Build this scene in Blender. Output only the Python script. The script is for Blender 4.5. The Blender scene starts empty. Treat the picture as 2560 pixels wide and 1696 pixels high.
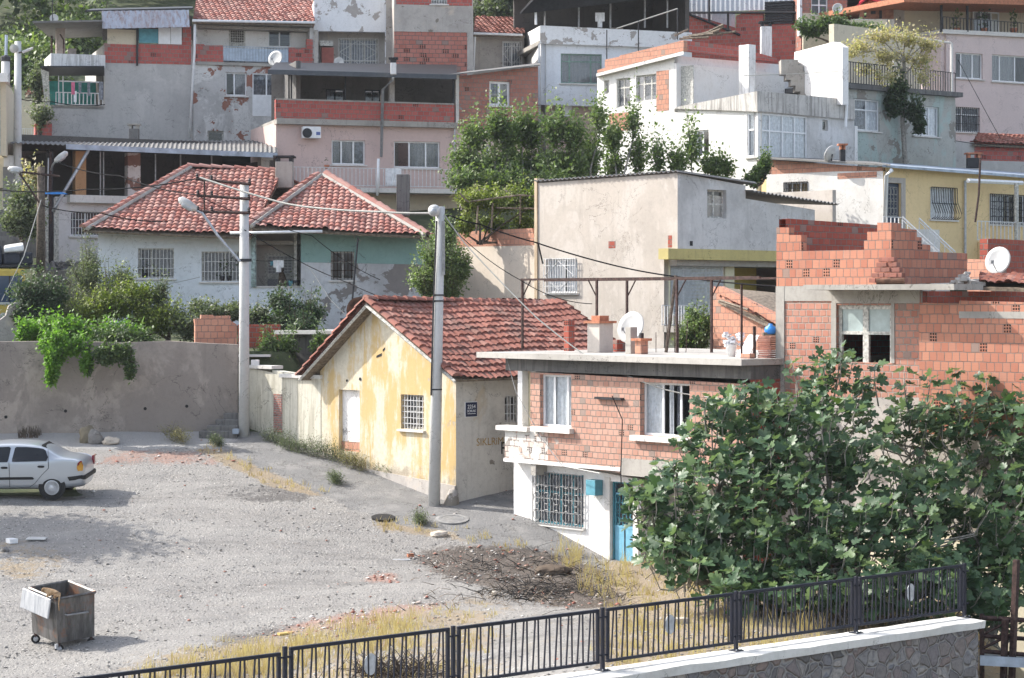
import bpy, math, random
import numpy as np
from mathutils import Vector, Matrix, geometry, noise
random.seed(7); RNG = np.random.default_rng(7)
F, CX, HY, ZC = 5500.0, 1280.0, 750.0, 10.0     # focal length in photo pixels, centre column, horizon row, camera height
C = bpy.context.scene.collection
R = math.radians
SUN = Vector((-0.74, 0.25, 0.62)).normalized()

def P(u, v, Y): return Vector(((u-CX)/F*Y, Y, ZC-(v-HY)/F*Y))
def px(p): return (CX+p.x/p.y*F, HY+(ZC-p.z)/p.y*F)

class Pl:
    """vertical plane through two ground points; t runs along it, n points to the street"""
    def __init__(s, u0, Y0, u1, Y1):
        s.a = Vector(((u0-CX)/F*Y0, Y0)); b = Vector(((u1-CX)/F*Y1, Y1))
        s.L = (b-s.a).length; s.d = (b-s.a).normalized(); s.n = Vector((s.d.y, -s.d.x))
    def sz(s, u, v):
        k = (u-CX)/F; t = (k*s.a.y-s.a.x)/(s.d.x-k*s.d.y); Y = s.a.y+s.d.y*t
        return t, ZC-(v-HY)/F*Y
    def w(s, t, z, off=0.0):
        q = s.a+s.d*t+s.n*off; return Vector((q.x, q.y, z))
    def shift(s, off):
        o = Pl.__new__(Pl); o.a = s.a+s.n*off; o.L = s.L; o.d = s.d; o.n = s.n; return o
    def side(s, t):
        """plane at right angles, leaving this one at t and going back"""
        o = Pl.__new__(Pl); o.a = s.a+s.d*t; o.L = 8; o.d = -s.n; o.n = s.d.copy(); return o

# ---------------------------------------------------------------- objects
def setp(o, label=None, cat=None, group=None, kind=None):
    if label: o['label'] = label
    if cat: o['category'] = cat
    if group: o['group'] = group
    if kind: o['kind'] = kind
    return o
def link(o, parent):
    C.objects.link(o)
    if parent is not None:
        o.parent = parent
        if parent.type == 'EMPTY' and parent.parent is None:
            o.matrix_parent_inverse = Matrix.Translation(-parent.location)
    return o
def thing(name, label, cat, loc, group=None):
    e = bpy.data.objects.new(name, None); e.empty_display_size = .3
    C.objects.link(e); e.location = loc
    return setp(e, label, cat, group)
def dup(root, loc, rotz=0, label=None):
    r = root.copy(); C.objects.link(r); r.location = loc; r.rotation_euler = (0, 0, rotz)
    if label: r['label'] = label
    for ch in list(root.children):
        c = ch.copy(); C.objects.link(c); c.parent = r
        for g in list(ch.children):
            d = g.copy(); C.objects.link(d); d.parent = c
    return r

class MB:
    def __init__(s): s.v = []; s.f = []; s.uv = None; s.uvs = {}
    def quad(s, *p):
        n = len(s.v); s.v += [tuple(q) for q in p]; s.f.append(tuple(range(n, n+len(p)))); return s
    def hexa(s, p):
        """8 points: bottom ring 0-3, top ring 4-7"""
        n = len(s.v); s.v += [tuple(q) for q in p]
        for f in ((0,3,2,1),(4,5,6,7),(0,1,5,4),(1,2,6,5),(2,3,7,6),(3,0,4,7)): s.f.append(tuple(n+i for i in f))
        return s
    def box(s, c, d, rz=0, tilt=0):
        c = Vector(c); M = Matrix.Rotation(rz, 3, 'Z') @ Matrix.Rotation(tilt, 3, 'Y'); x, y, z = d[0]/2, d[1]/2, d[2]/2
        return s.hexa([c+M@Vector(q) for q in ((-x,-y,-z),(x,-y,-z),(x,y,-z),(-x,y,-z),(-x,-y,z),(x,-y,z),(x,y,z),(-x,y,z))])
    def wb(s, W, t0, t1, z0, z1, o0, o1):
        """box on a wall plane; o0 nearer the street"""
        return s.hexa([W.w(t0,z0,o0),W.w(t1,z0,o0),W.w(t1,z0,o1),W.w(t0,z0,o1),W.w(t0,z1,o0),W.w(t1,z1,o0),W.w(t1,z1,o1),W.w(t0,z1,o1)])
    def tube(s, pts, r, n=6, r1=None, cap=True):
        pts = [Vector(p) for p in pts]; m = len(pts); base = len(s.v)
        for i, p in enumerate(pts):
            d = (pts[min(i+1,m-1)]-pts[max(i-1,0)]).normalized()
            a = d.cross(Vector((0,0,1)) if abs(d.z) < .9 else Vector((1,0,0))).normalized(); b = d.cross(a)
            rr = r if r1 is None else r+(r1-r)*i/(m-1)
            for k in range(n):
                w = 2*math.pi*k/n; s.v.append(tuple(p+(a*math.cos(w)+b*math.sin(w))*rr))
        for i in range(m-1):
            for k in range(n):
                q = base+i*n; s.f.append((q+k, q+(k+1)%n, q+n+(k+1)%n, q+n+k))
        if cap:
            s.f.append(tuple(base+k for k in range(n))[::-1]); s.f.append(tuple(base+(m-1)*n+k for k in range(n)))
        return s
    def lathe(s, c, prof, n=16, ax=None):
        """profile of (r, h) along axis ax through c"""
        c = Vector(c); ax = Vector(ax or (0,0,1)).normalized()
        a = ax.cross(Vector((0,0,1)) if abs(ax.z) < .9 else Vector((1,0,0))).normalized(); b = ax.cross(a); base = len(s.v)
        for r, h in prof:
            for k in range(n):
                w = 2*math.pi*k/n; s.v.append(tuple(c+ax*h+(a*math.cos(w)+b*math.sin(w))*r))
        for i in range(len(prof)-1):
            for k in range(n):
                q = base+i*n; s.f.append((q+k, q+(k+1)%n, q+n+(k+1)%n, q+n+k))
        s.f.append(tuple(base+k for k in range(n))[::-1]); s.f.append(tuple(base+(len(prof)-1)*n+k for k in range(n)))
        return s
    def build(s, name, mat, parent=None, smooth=False, bevel=0):
        me = bpy.data.meshes.new(name); me.from_pydata(s.v, [], s.f); me.materials.append(mat)
        V = np.array(s.v, dtype=float).reshape(-1, 3); ul = me.uv_layers.new(name='UVMap'); out = np.zeros(len(me.loops)*2)
        for i, f in enumerate(s.f):
            ls = me.polygons[i].loop_start
            if i in s.uvs:
                for k, w in enumerate(s.uvs[i]): out[2*(ls+k)] = w[0]; out[2*(ls+k)+1] = w[1]
                continue
            nn = me.polygons[i].normal
            if abs(nn.z) > .75:
                for k, q in enumerate(f): out[2*(ls+k)] = V[q,0]; out[2*(ls+k)+1] = V[q,1]
            else:
                h = math.hypot(nn.x, nn.y) or 1; dx, dy = -nn.y/h, nn.x/h
                for k, q in enumerate(f): out[2*(ls+k)] = V[q,0]*dx+V[q,1]*dy; out[2*(ls+k)+1] = V[q,2]
        ul.data.foreach_set('uv', out)
        if smooth: me.polygons.foreach_set('use_smooth', [True]*len(me.polygons))
        o = bpy.data.objects.new(name, me); link(o, parent)
        if bevel:
            b = o.modifiers.new('b', 'BEVEL'); b.width = bevel; b.segments = 2; b.limit_method = 'ANGLE'
        return o

def np_mesh(name, V, Fq, mat, parent=None, attr=None, smooth=False):
    """V (n,3), Fq (m,k) faces"""
    me = bpy.data.meshes.new(name); k = Fq.shape[1]
    me.vertices.add(len(V)); me.vertices.foreach_set('co', np.ascontiguousarray(V, dtype=np.float32).ravel())
    me.loops.add(Fq.size); me.loops.foreach_set('vertex_index', np.ascontiguousarray(Fq, dtype=np.int32).ravel())
    me.polygons.add(len(Fq)); me.polygons.foreach_set('loop_start', np.arange(0, Fq.size, k, dtype=np.int32))
    if attr is not None:
        a = me.attributes.new('rnd', 'FLOAT', 'POINT'); a.data.foreach_set('value', np.ascontiguousarray(attr, dtype=np.float32))
    me.update(calc_edges=True); me.validate()
    if smooth: me.polygons.foreach_set('use_smooth', np.ones(len(me.polygons), dtype=bool))
    me.materials.append(mat); o = bpy.data.objects.new(name, me); return link(o, parent)

# ---------------------------------------------------------------- materials
class NT:
    def __init__(s, name):
        s.m = bpy.data.materials.new(name); s.m.use_nodes = True; s.t = s.m.node_tree; s.N = s.t.nodes
        s.b = s.N['Principled BSDF']; s.L = s.t.links.new
    def n(s, ty, **k):
        x = s.N.new(ty)
        for a, b in k.items(): setattr(x, a, b)
        return x
    def put(s, sock, val):
        if isinstance(val, bpy.types.NodeSocket): s.L(val, sock)
        else:
            if isinstance(val, (tuple, list)) and len(val) == 3 and sock.type == 'RGBA': val = (*val, 1)
            sock.default_value = val
    def math(s, op, a, b=0.0, c=None, clamp=False):
        x = s.n('ShaderNodeMath', operation=op, use_clamp=clamp); s.put(x.inputs[0], a); s.put(x.inputs[1], b)
        if c is not None: s.put(x.inputs[2], c)
        return x.outputs[0]
    def mix(s, f, a, b, mode='MIX'):
        x = s.n('ShaderNodeMix', data_type='RGBA', blend_type=mode); s.put(x.inputs[0], f); s.put(x.inputs[6], a); s.put(x.inputs[7], b); return x.outputs[2]
    def obj(s): return s.n('ShaderNodeTexCoord').outputs['Object']
    def uv(s): return s.n('ShaderNodeTexCoord').outputs['UV']
    def scale(s, v, sc, loc=(0,0,0)):
        x = s.n('ShaderNodeMapping'); s.L(v, x.inputs[0]); x.inputs['Scale'].default_value = sc; x.inputs['Location'].default_value = loc; return x.outputs[0]
    def noise(s, v, sc, det=4, rough=.6, dist=0):
        x = s.n('ShaderNodeTexNoise'); s.L(v, x.inputs['Vector']); x.inputs['Scale'].default_value = sc
        x.inputs['Detail'].default_value = det; x.inputs['Roughness'].default_value = rough; x.inputs['Distortion'].default_value = dist; return x.outputs[0]
    def vor(s, v, sc, feat='F1'):
        x = s.n('ShaderNodeTexVoronoi', feature=feat); s.L(v, x.inputs['Vector']); x.inputs['Scale'].default_value = sc; return x
    def ramp(s, f, stops, interp='LINEAR'):
        x = s.n('ShaderNodeValToRGB'); s.put(x.inputs[0], f); cr = x.color_ramp; cr.interpolation = interp
        while len(cr.elements) < len(stops): cr.elements.new(.5)
        for e, (p, c) in zip(cr.elements, stops): e.position = p; e.color = (*c, 1) if len(c) == 3 else c
        return x.outputs[0]
    def step(s, f, lo, hi):
        x = s.n('ShaderNodeMapRange', interpolation_type='SMOOTHSTEP'); s.put(x.inputs[0], f); x.inputs[1].default_value = lo; x.inputs[2].default_value = hi; return x.outputs[0]
    def sep(s, v): x = s.n('ShaderNodeSeparateXYZ'); s.L(v, x.inputs[0]); return x.outputs
    def comb(s, a, b, c=0.0): x = s.n('ShaderNodeCombineXYZ'); s.put(x.inputs[0], a); s.put(x.inputs[1], b); s.put(x.inputs[2], c); return x.outputs[0]
    def white(s, v): x = s.n('ShaderNodeTexWhiteNoise', noise_dimensions='3D'); s.L(v, x.inputs[0]); return x.outputs['Value']
    def bump(s, h, st=.3, d=.02):
        x = s.n('ShaderNodeBump'); s.put(x.inputs['Height'], h); x.inputs['Strength'].default_value = st; x.inputs['Distance'].default_value = d; s.L(x.outputs[0], s.b.inputs['Normal'])
    def attr(s, name): return s.n('ShaderNodeAttribute', attribute_name=name)
    def out(s, col, rough=.85, metal=0.0, spec=.3):
        s.put(s.b.inputs['Base Color'], col); s.put(s.b.inputs['Roughness'], rough); s.put(s.b.inputs['Metallic'], metal); s.b.inputs['Specular IOR Level'].default_value = spec; return s.m

def plain(name, col, rough=.6, metal=0.0, var=.12, sc=6, spec=.4):
    t = NT(name); n = t.noise(t.obj(), sc, 5); d = tuple(c*(1-var*2) for c in col); e = tuple(min(1, c*(1+var)) for c in col)
    return t.out(t.ramp(n, [(.3, d), (.7, e)]), rough, metal, spec)

def plaster(name, col, dark=None, amt=.5, peel=None, thr=.62, psc=1.1, streak=.5, patch=None, pthr=.6, bump=.35, seed=0):
    """weathered render: clouded colour, run-down streaks, peeled patches showing what lies under the paint"""
    t = NT(name); o = t.scale(t.obj(), (1,1,1), (seed*3.7, seed*1.3, 0)); dark = dark or tuple(c*.55 for c in col)
    big = t.noise(o, .55, 6, .65); c = t.mix(t.math('MULTIPLY', t.step(big, .42, .68), amt), col, dark)
    if patch:
        pm = t.step(t.noise(t.scale(o, (1,1,.7)), .8, 8, .65, .4), pthr-.03, pthr+.05); c = t.mix(t.math('MULTIPLY', pm, .85), c, patch)
    st = t.noise(t.scale(o, (3.2, 3.2, .22) if streak < .7 else (5, 5, .35)), 1.6, 5, .7)
    c = t.mix(t.math('MULTIPLY', t.step(st, .5 if streak < .7 else .46, .78 if streak < .7 else .62), streak), c, dark)
    fine = t.noise(o, 9, 6, .7); c = t.mix(t.math('MULTIPLY', t.step(fine, .45, .75), .3), c, tuple(x*.7 for x in dark))
    md = t.noise(t.scale(o, (1,1,.8), (2,7,1)), 2.6, 9, .78); c = t.mix(t.math('MULTIPLY', t.step(md, .54, .66), .3), c, tuple(x*.8 for x in dark)); c = t.mix(t.math('MULTIPLY', t.step(md, .34, .46), -.25), t.mix(.25, c, tuple(min(1, x*1.25+.04) for x in col)), c)
    h = t.math('MULTIPLY', fine, .6)
    ck = t.math('ABSOLUTE', t.math('SUBTRACT', t.noise(t.scale(o, (1,1,1), (4,8,2)), .65, 8, .62, .6), .5)); ck = t.math('MULTIPLY', t.math('LESS_THAN', ck, .0028), t.math('GREATER_THAN', t.noise(o, .5, 2), .47)); c = t.mix(t.math('MULTIPLY', ck, .6), c, tuple(x*.35 for x in dark))
    if peel:
        m = t.step(t.noise(t.scale(o, (1,1,1.1), (9,4,2)), psc, 10, .62, .3), thr, thr+.012)
        pc = t.mix(t.noise(o, 5, 4), peel, tuple(x*.7 for x in peel)); c = t.mix(m, c, pc); h = t.math('SUBTRACT', h, t.math('MULTIPLY', m, .9))
    t.bump(h, bump, .02); return t.out(c, .93, 0, .15)

def brick(name, w=.2, h=.145, tones=((.42,.13,.08),(.50,.18,.11),(.36,.11,.07)), mortar=(.36,.33,.30), mw=.009, holes=.03, cover=None, cthr=.6, csc=1.0, grime=.25, seed=0):
    t = NT(name); uv = t.uv(); o = t.obj()
    wob = t.noise(o, 2.5, 3); x, y, _ = t.sep(uv)
    y = t.math('ADD', y, t.math('MULTIPLY', t.math('SUBTRACT', wob, .5), .035)); x = t.math('ADD', x, t.math('MULTIPLY', t.math('SUBTRACT', t.noise(o, 6, 2), .5), .02))
    row = t.math('FLOOR', t.math('DIVIDE', y, h)); ro = t.white(t.comb(row, seed+3.0, 0))
    uu = t.math('ADD', t.math('DIVIDE', x, w), t.math('ADD', t.math('MULTIPLY', t.math('MODULO', row, 2), .5), t.math('MULTIPLY', ro, .3)))
    col = t.math('FLOOR', uu); fx = t.math('SUBTRACT', uu, col); fy = t.math('SUBTRACT', t.math('DIVIDE', y, h), row)
    ex = t.math('MULTIPLY', t.math('MINIMUM', fx, t.math('SUBTRACT', 1, fx)), w); ey = t.math('MULTIPLY', t.math('MINIMUM', fy, t.math('SUBTRACT', 1, fy)), h)
    mw = mw*1.35; mm = t.math('SUBTRACT', 1, t.step(t.math('ADD', t.math('MINIMUM', ex, ey), t.math('MULTIPLY', t.math('SUBTRACT', t.noise(o, 18, 3), .5), .012)), mw*.4, mw))
    r1 = t.white(t.comb(col, row, seed+.5)); r1 = t.math('ADD', t.math('MULTIPLY', r1, .7), t.math('MULTIPLY', t.noise(o, .7, 5), .3)); r2 = t.white(t.comb(row, col, seed+7.5))
    st = [(i/(len(tones)-1 or 1), c) for i, c in enumerate(tones)]; c = t.ramp(r1, st)
    c = t.mix(t.math('MULTIPLY', t.step(t.noise(o, 3, 5), .5, .8), grime), c, tuple(v*.45 for v in tones[0]))
    gr = t.math('MULTIPLY', t.math('ABSOLUTE', t.math('SINE', t.math('MULTIPLY', fy, 12.57))), .12); c = t.mix(gr, c, tuple(v*.7 for v in tones[0]))
    hm = t.math('LESS_THAN', r2, holes)
    gx = t.math('GREATER_THAN', t.math('FRACT', t.math('MULTIPLY', fx, 3)), .35); gy = t.math('GREATER_THAN', t.math('FRACT', t.math('MULTIPLY', fy, 3)), .35)
    hm = t.math('MULTIPLY', hm, t.math('MULTIPLY', gx, gy)); c = t.mix(hm, c, (.03,.015,.012))
    gm = t.math('MULTIPLY', t.math('GREATER_THAN', r2, 1-holes*1.2), .7); c = t.mix(gm, c, (.22,.2,.18))
    mn = t.noise(o, 14, 3); c = t.mix(mm, c, t.mix(mn, mortar, tuple(v*.45 for v in mortar)))
    hgt = t.math('SUBTRACT', t.math('ADD', .5, t.math('MULTIPLY', r1, .2)), t.math('ADD', t.math('MULTIPLY', mm, .5), hm))
    if cover:
        m = t.step(t.noise(t.scale(o, (1,1,1), (seed*5, 2, 1)), csc, 8, .62, .3), cthr, cthr+.02)
        cc = t.mix(t.noise(o, 4, 5), cover, tuple(v*.72 for v in cover)); c = t.mix(m, c, cc); hgt = t.math('MULTIPLY', hgt, t.math('SUBTRACT', 1, t.math('MULTIPLY', m, .8)))
    t.bump(hgt, .9, .03); return t.out(c, .9, 0, .2)

def tiles(name, tones, moss=.35, mosscol=(.12,.10,.09)):
    t = NT(name); uv = t.uv(); x, y, _ = t.sep(uv); o = t.obj()
    r = t.white(t.comb(t.math('FLOOR', x), t.math('FLOOR', y), 0.5)); c = t.ramp(r, [(i/(len(tones)-1), q) for i, q in enumerate(tones)])
    c = t.mix(t.math('MULTIPLY', t.step(t.noise(o, .8, 7, .7), .48, .72), moss), c, mosscol)
    c = t.mix(t.math('MULTIPLY', t.step(t.noise(o, 12, 5, .7), .55, .75), .35), c, mosscol)
    c = t.mix(t.math('MULTIPLY', t.step(t.noise(o, 4, 4, .7), .62, .72), .4), c, (.55,.42,.36))
    t.bump(t.noise(o, 25, 4), .2, .01); return t.out(c, .85, 0, .25)

def leafmat(name, tones, trans=.35, rough=.5, back=None):
    t = NT(name); a = t.attr('rnd').outputs['Fac']; c = t.ramp(a, [(i/(len(tones)-1), q) for i, q in enumerate(tones)])
    if back:
        g = t.n('ShaderNodeNewGeometry'); c = t.mix(g.outputs['Backfacing'], c, back)
    t.out(c, rough, 0, .4); tr = t.n('ShaderNodeBsdfTranslucent'); t.put(tr.inputs[0], t.mix(1, c, (1.3,1.5,.7), 'MULTIPLY'))
    mx = t.n('ShaderNodeMixShader'); mx.inputs[0].default_value = trans; t.L(t.b.outputs[0], mx.inputs[1]); t.L(tr.outputs[0], mx.inputs[2])
    t.L(mx.outputs[0], t.N['Material Output'].inputs[0]); return t.m

def glassmat():
    t = NT('window_glass'); tr = t.n('ShaderNodeBsdfTransparent'); tr.inputs[0].default_value = (.93,.95,.96,1)
    gl = t.n('ShaderNodeBsdfGlossy'); gl.inputs['Roughness'].default_value = .04; gl.inputs[0].default_value = (.9,.93,1,1)
    fr = t.n('ShaderNodeFresnel'); fr.inputs[0].default_value = 1.5; f = t.math('ADD', t.math('MULTIPLY', fr.outputs[0], .7), .03)
    mx = t.n('ShaderNodeMixShader'); t.L(f, mx.inputs[0]); t.L(tr.outputs[0], mx.inputs[1]); t.L(gl.outputs[0], mx.inputs[2]); t.L(mx.outputs[0], t.N['Material Output'].inputs[0]); return t.m
def lacemat():
    t = NT('lace_curtain'); u = t.uv(); v = t.vor(u, 42).outputs['Distance']; c = t.mix(t.step(v, .2, .5), (.42,.42,.42), (.25,.25,.26)); t.out(c, .95); return t.m

M = {}
def mats():
    M['glass'] = glassmat(); M['lace'] = lacemat()
    M['white'] = plain('white_pvc', (.78,.79,.8), .4, 0, .05); M['oldwhite'] = plain('old_white_paint', (.55,.54,.5), .8, 0, .3, 14)
    M['cloth'] = plain('white_cloth', (.75,.76,.78), .95, 0, .12, 8); M['drape'] = plain('dim_drape', (.2,.21,.24), .95, 0, .3, 9)
    M['teal'] = plain('teal_paint', (.05,.2,.25), .55, 0, .2, 5); M['green'] = plain('grey_green_paint', (.2,.3,.26), .7, 0, .2, 8)
    M['dark'] = plain('dark_steel', (.03,.03,.035), .5, .3, .2); M['black'] = plain('black_rubber', (.012,.012,.013), .7, 0, .1)
    M['iron'] = plain('rusty_iron', (.07,.04,.035), .75, .3, .4, 12); M['wire'] = plain('wire_rubber', (.015,.015,.017), .95, 0, .1, 6, .05)
    M['palewire'] = plain('pale_wire', (.33,.33,.31), .8, 0, .1); M['galv'] = plain('galvanised', (.45,.47,.5), .45, .5, .15, 9)
    M['bar'] = plain('white_bar', (.66,.66,.66), .5, 0, .12, 10); M['greyw2'] = plain('dull_white_bar', (.5,.5,.5), .6); M['greybar'] = plain('grey_bar', (.3,.3,.3), .5, .3, .2, 10)
    M['navy'] = plain('navy_paint', (.004,.006,.018), .45, .05, .12, 4); M['concrete'] = plaster('bare_concrete', (.36,.34,.31), (.12,.11,.1), .6, streak=.5)
    M['dconc'] = plaster('dark_concrete', (.16,.155,.15), (.05,.05,.05), .7, streak=.8); M['pole'] = plaster('pole_concrete', (.5,.5,.49), (.3,.3,.3), .35, streak=.25, bump=.15)
    M['sill'] = plaster('sill_stone', (.62,.6,.57), (.3,.28,.25), .4, streak=.4); M['wood'] = plain('grey_wood', (.2,.16,.12), .85, 0, .35, 10)
    M['bark'] = plain('bark', (.12,.095,.075), .9, 0, .35, 14); M['figbark'] = plain('fig_bark', (.3,.28,.25), .85, 0, .25, 10)
    M['rust'] = plain('rusted_sheet', (.16,.08,.05), .8, .2, .4, 4); M['dish'] = plain('dish_paint', (.5,.5,.49), .5, 0, .12, 3)
    M['corr'] = plaster('corrugated_grey', (.19,.185,.18), (.08,.08,.08), .6, streak=.5); M['zinc'] = plain('blue_zinc', (.36,.42,.5), .5, .3, .2, 2)
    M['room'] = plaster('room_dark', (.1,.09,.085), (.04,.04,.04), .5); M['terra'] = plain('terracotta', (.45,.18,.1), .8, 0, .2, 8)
    M['pink'] = plain('pink_cloth', (.6,.15,.25), .9); M['blue'] = plain('blue_plastic', (.04,.25,.7), .4, 0, .1); M['cyan'] = plain('cyan_paint', (.1,.3,.38), .5)
    RD = [(.29,.115,.09),(.36,.155,.125),(.34,.19,.16),(.42,.24,.205),(.24,.09,.075)]
    M['tile'] = tiles('roof_tile', RD, .3); M['tileold'] = tiles('old_roof_tile', [(.24,.095,.07),(.31,.13,.1),(.2,.075,.055),(.34,.18,.145)], .7)
    M['brick'] = brick('hollow_brick'); M['obrick'] = brick('orange_brick', .21, .2, ((.46,.22,.15),(.51,.27,.19),(.41,.185,.13)), (.3,.26,.23), .007, .015, grime=.12)
    M['dbrick'] = brick('dark_or_shaded_brick', .24, .16, ((.30,.07,.05),(.36,.1,.07),(.24,.06,.045)), (.28,.26,.24), .01, .03)
mats()
# ---------------------------------------------------------------- building kit
def poly_wall(name, W, outline, holes, mat, parent, th=.22, ends=False, world=False):
    """upright wall with any outline (photo pixels) and rectangular openings (t0,z0,t1,z1)"""
    pts = [Vector(W.sz(u, v)) for u, v in outline] if not world else [Vector(q) for q in outline]
    V = list(pts); E = [(i, (i+1) % len(pts)) for i in range(len(pts))]
    for t0, z0, t1, z1 in holes:
        n = len(V); V += [Vector(q) for q in ((t0,z0),(t1,z0),(t1,z1),(t0,z1))]; E += [(n,n+1),(n+1,n+2),(n+2,n+3),(n+3,n)]
    ov, oe, of = geometry.delaunay_2d_cdt(V, E, [], 0, 1e-6)[:3]
    def inside(p):
        k = False; m = len(pts)
        for i in range(m):
            a, b = pts[i], pts[(i+1) % m]
            if (a.y > p.y) != (b.y > p.y) and p.x < (b.x-a.x)*(p.y-a.y)/(b.y-a.y)+a.x: k = not k
        return k
    keep = []
    for f in of:
        c = sum((ov[i] for i in f), Vector((0,0)))/len(f)
        if inside(c) and not any(t0 < c.x < t1 and z0 < c.y < z1 for t0,z0,t1,z1 in holes): keep.append(list(f))
    mb = MB(); n = len(ov)
    mb.v = [tuple(W.w(p.x, p.y, 0)) for p in ov]+[tuple(W.w(p.x, p.y, -th)) for p in ov]
    cnt = {}
    for f in keep:
        a, b, c = (ov[i] for i in f[:3])
        if (b-a).cross(c-a) < 0: f.reverse()
        mb.f.append(tuple(f)); mb.f.append(tuple(i+n for i in reversed(f)))
        for i in range(len(f)): e = (f[i], f[(i+1) % len(f)]); cnt[e] = 1
    tmin = min(p.x for p in pts); tmax = max(p.x for p in pts)
    for (i, j) in cnt:
        if (j, i) in cnt: continue
        x0, x1 = ov[i].x, ov[j].x
        if not ends and abs(x0-x1) < 1e-4 and (abs(x0-tmin) < 1e-3 or abs(x0-tmax) < 1e-3): continue
        mb.f.append((j, i, i+n, j+n))
    return mb.build(name, mat, parent)

def grille(W, t0, t1, z0, z1, off, mat, parent, style='v', n=None, r=.011):
    mb = MB(); w = t1-t0; h = z1-z0; o0, o1 = off+r, off-r
    if style in ('v', 'grid', 'diamond', 'fancy', 'rail', 'belly'):
        n = n or max(3, int(w/.12))
        for i in range(n+1):
            t = t0+w*i/n
            if style == 'belly':
                pts = [W.w(t, z1-h*q, off+b) for q, b in ((0,0),(.45,.02),(.6,.1),(.8,.2),(.93,.17),(1,0))]; mb.tube(pts, r, 4); continue
            mb.wb(W, t-r, t+r, z0, z1, o0, o1)
        hs = {'v': (0,.33,.66,1), 'grid': (0,.16,.33,.5,.66,.83,1), 'diamond': (0,.2,.8,1), 'fancy': (0,.25,.5,.75,1), 'rail': (0.04,1), 'belly': (0,.5,1)}[style]
        for q in hs: mb.wb(W, t0, t1, z0+h*q-r, z0+h*q+r, o0-.003, o1-.003)
        if style == 'diamond':
            c = W.w((t0+t1)/2, (z0+z1)/2, off+.02); a = [W.w((t0+t1)/2, z1-h*.08, off+.02), W.w(t1-.05, (z0+z1)/2, off+.02), W.w((t0+t1)/2, z0+h*.08, off+.02), W.w(t0+.05, (z0+z1)/2, off+.02)]
            for i in range(4): mb.tube([a[i], a[(i+1)%4]], r, 4)
        if style == 'fancy':
            nx = max(3, int(w/.38)); nz = max(3, int(h/.38))
            for i in range(nx):
                for k in range(nz):
                    ct, cz = t0+w*(i+.5)/nx, z0+h*(k+.5)/nz; a = w/nx*.33; b = h/nz*.33
                    q = [W.w(ct+a*math.cos(e)*1.08, cz+b*math.sin(e)*1.08, off+.02) for e in [math.pi/8+math.pi/4*j for j in range(8)]]
                    for j in range(8): mb.tube([q[j], q[(j+1)%8]], r*.8, 4, cap=False)
    return mb.build('grille' if style != 'rail' else 'railing', mat, parent)

def window(W, r, root, fr='white', nm=(.5,), tr=(), cur=None, gr=None, sill=True, dep=.1, gmat='bar', door=False, fw=.06, name=None, label=None, sub=None, goff=None, open_at=None, rect=None):
    """r = (u at one side, v top, u at other side, v bottom) in photo pixels; returns the opening"""
    if rect: t0, z0, t1, z1 = rect
    else:
        (t0, z1), (t1, _), (_, z0) = W.sz(r[0], r[1]), W.sz(r[2], r[1]), W.sz(r[0], r[3])
    w, h = t1-t0, z1-z0; o0, o1 = -dep, -dep-.05; fm = M[fr]
    mb = MB(); e = .003
    mb.wb(W, t0-.02, t0+fw, z0-.02, z1+.02, o0, o1); mb.wb(W, t1-fw, t1+.02, z0-.02, z1+.02, o0, o1)
    mb.wb(W, t0+fw-e, t1-fw+e, z1-fw, z1+.02, o0-e, o1+e); mb.wb(W, t0+fw-e, t1-fw+e, z0-.02, z0+fw, o0-e, o1+e)
    for q in nm: mb.wb(W, t0+w*q-fw*.55, t0+w*q+fw*.55, z0+fw, z1-fw, o0-2*e, o1+2*e)
    for q in tr: mb.wb(W, t0+fw, t1-fw, z0+h*q-fw*.5, z0+h*q+fw*.5, o0-3*e, o1+3*e)
    f = mb.build(name or ('door' if door else 'window'), fm, root)
    if label: f['label'] = label
    xs = [t0+fw]+[t0+w*q for q in nm]+[t1-fw]
    for i in range(len(xs)-1):
        if open_at is not None and i in open_at: continue
        MB().quad(W.w(xs[i],z0,o0-.02), W.w(xs[i+1],z0,o0-.02), W.w(xs[i+1],z1,o0-.02), W.w(xs[i],z1,o0-.02)).build('pane', M['glass'], f)
    if cur:
        for (a, b, zt, mt) in cur:
            m2 = MB(); n = max(4, int((b-a)*w/.05)); s0 = random.random()*9
            for i in range(n):
                q0, q1 = t0+w*(a+(b-a)*i/n), t0+w*(a+(b-a)*(i+1)/n); w0, w1 = .02*math.sin(s0+i*1.9), .02*math.sin(s0+(i+1)*1.9)
                m2.quad(W.w(q0,z0+h*zt,o1-.035+w0), W.w(q1,z0+h*zt,o1-.035+w1), W.w(q1,z1,o1-.035+w1), W.w(q0,z1,o1-.035+w0))
            m2.build('curtain', M[mt], f)
    if gr: grille(W, t0-.02 if goff else t0+.01, t1+.02 if goff else t1-.01, z0, z1, goff or -.03, M[gmat], f, gr)
    if sill: MB().wb(W, t0-.08, t1+.08, z0-.07, z0-.012, .09, -dep+.02).build('sill', M['sill'], f)
    if sub: sub(W, t0, t1, z0, z1, f)
    return (t0, z0, t1, z1)

def rail(W, u0, vt, u1, vb, root, mat='bar', off=0, n=None, r=.012, name='railing'):
    (t0, z1), (t1, _), (_, z0) = W.sz(u0, vt), W.sz(u1, vt), W.sz(u0, vb)
    o = grille(W, t0, t1, z0, z1, off, M[mat], root, 'rail', n or int((t1-t0)/.14), r); return o

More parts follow.
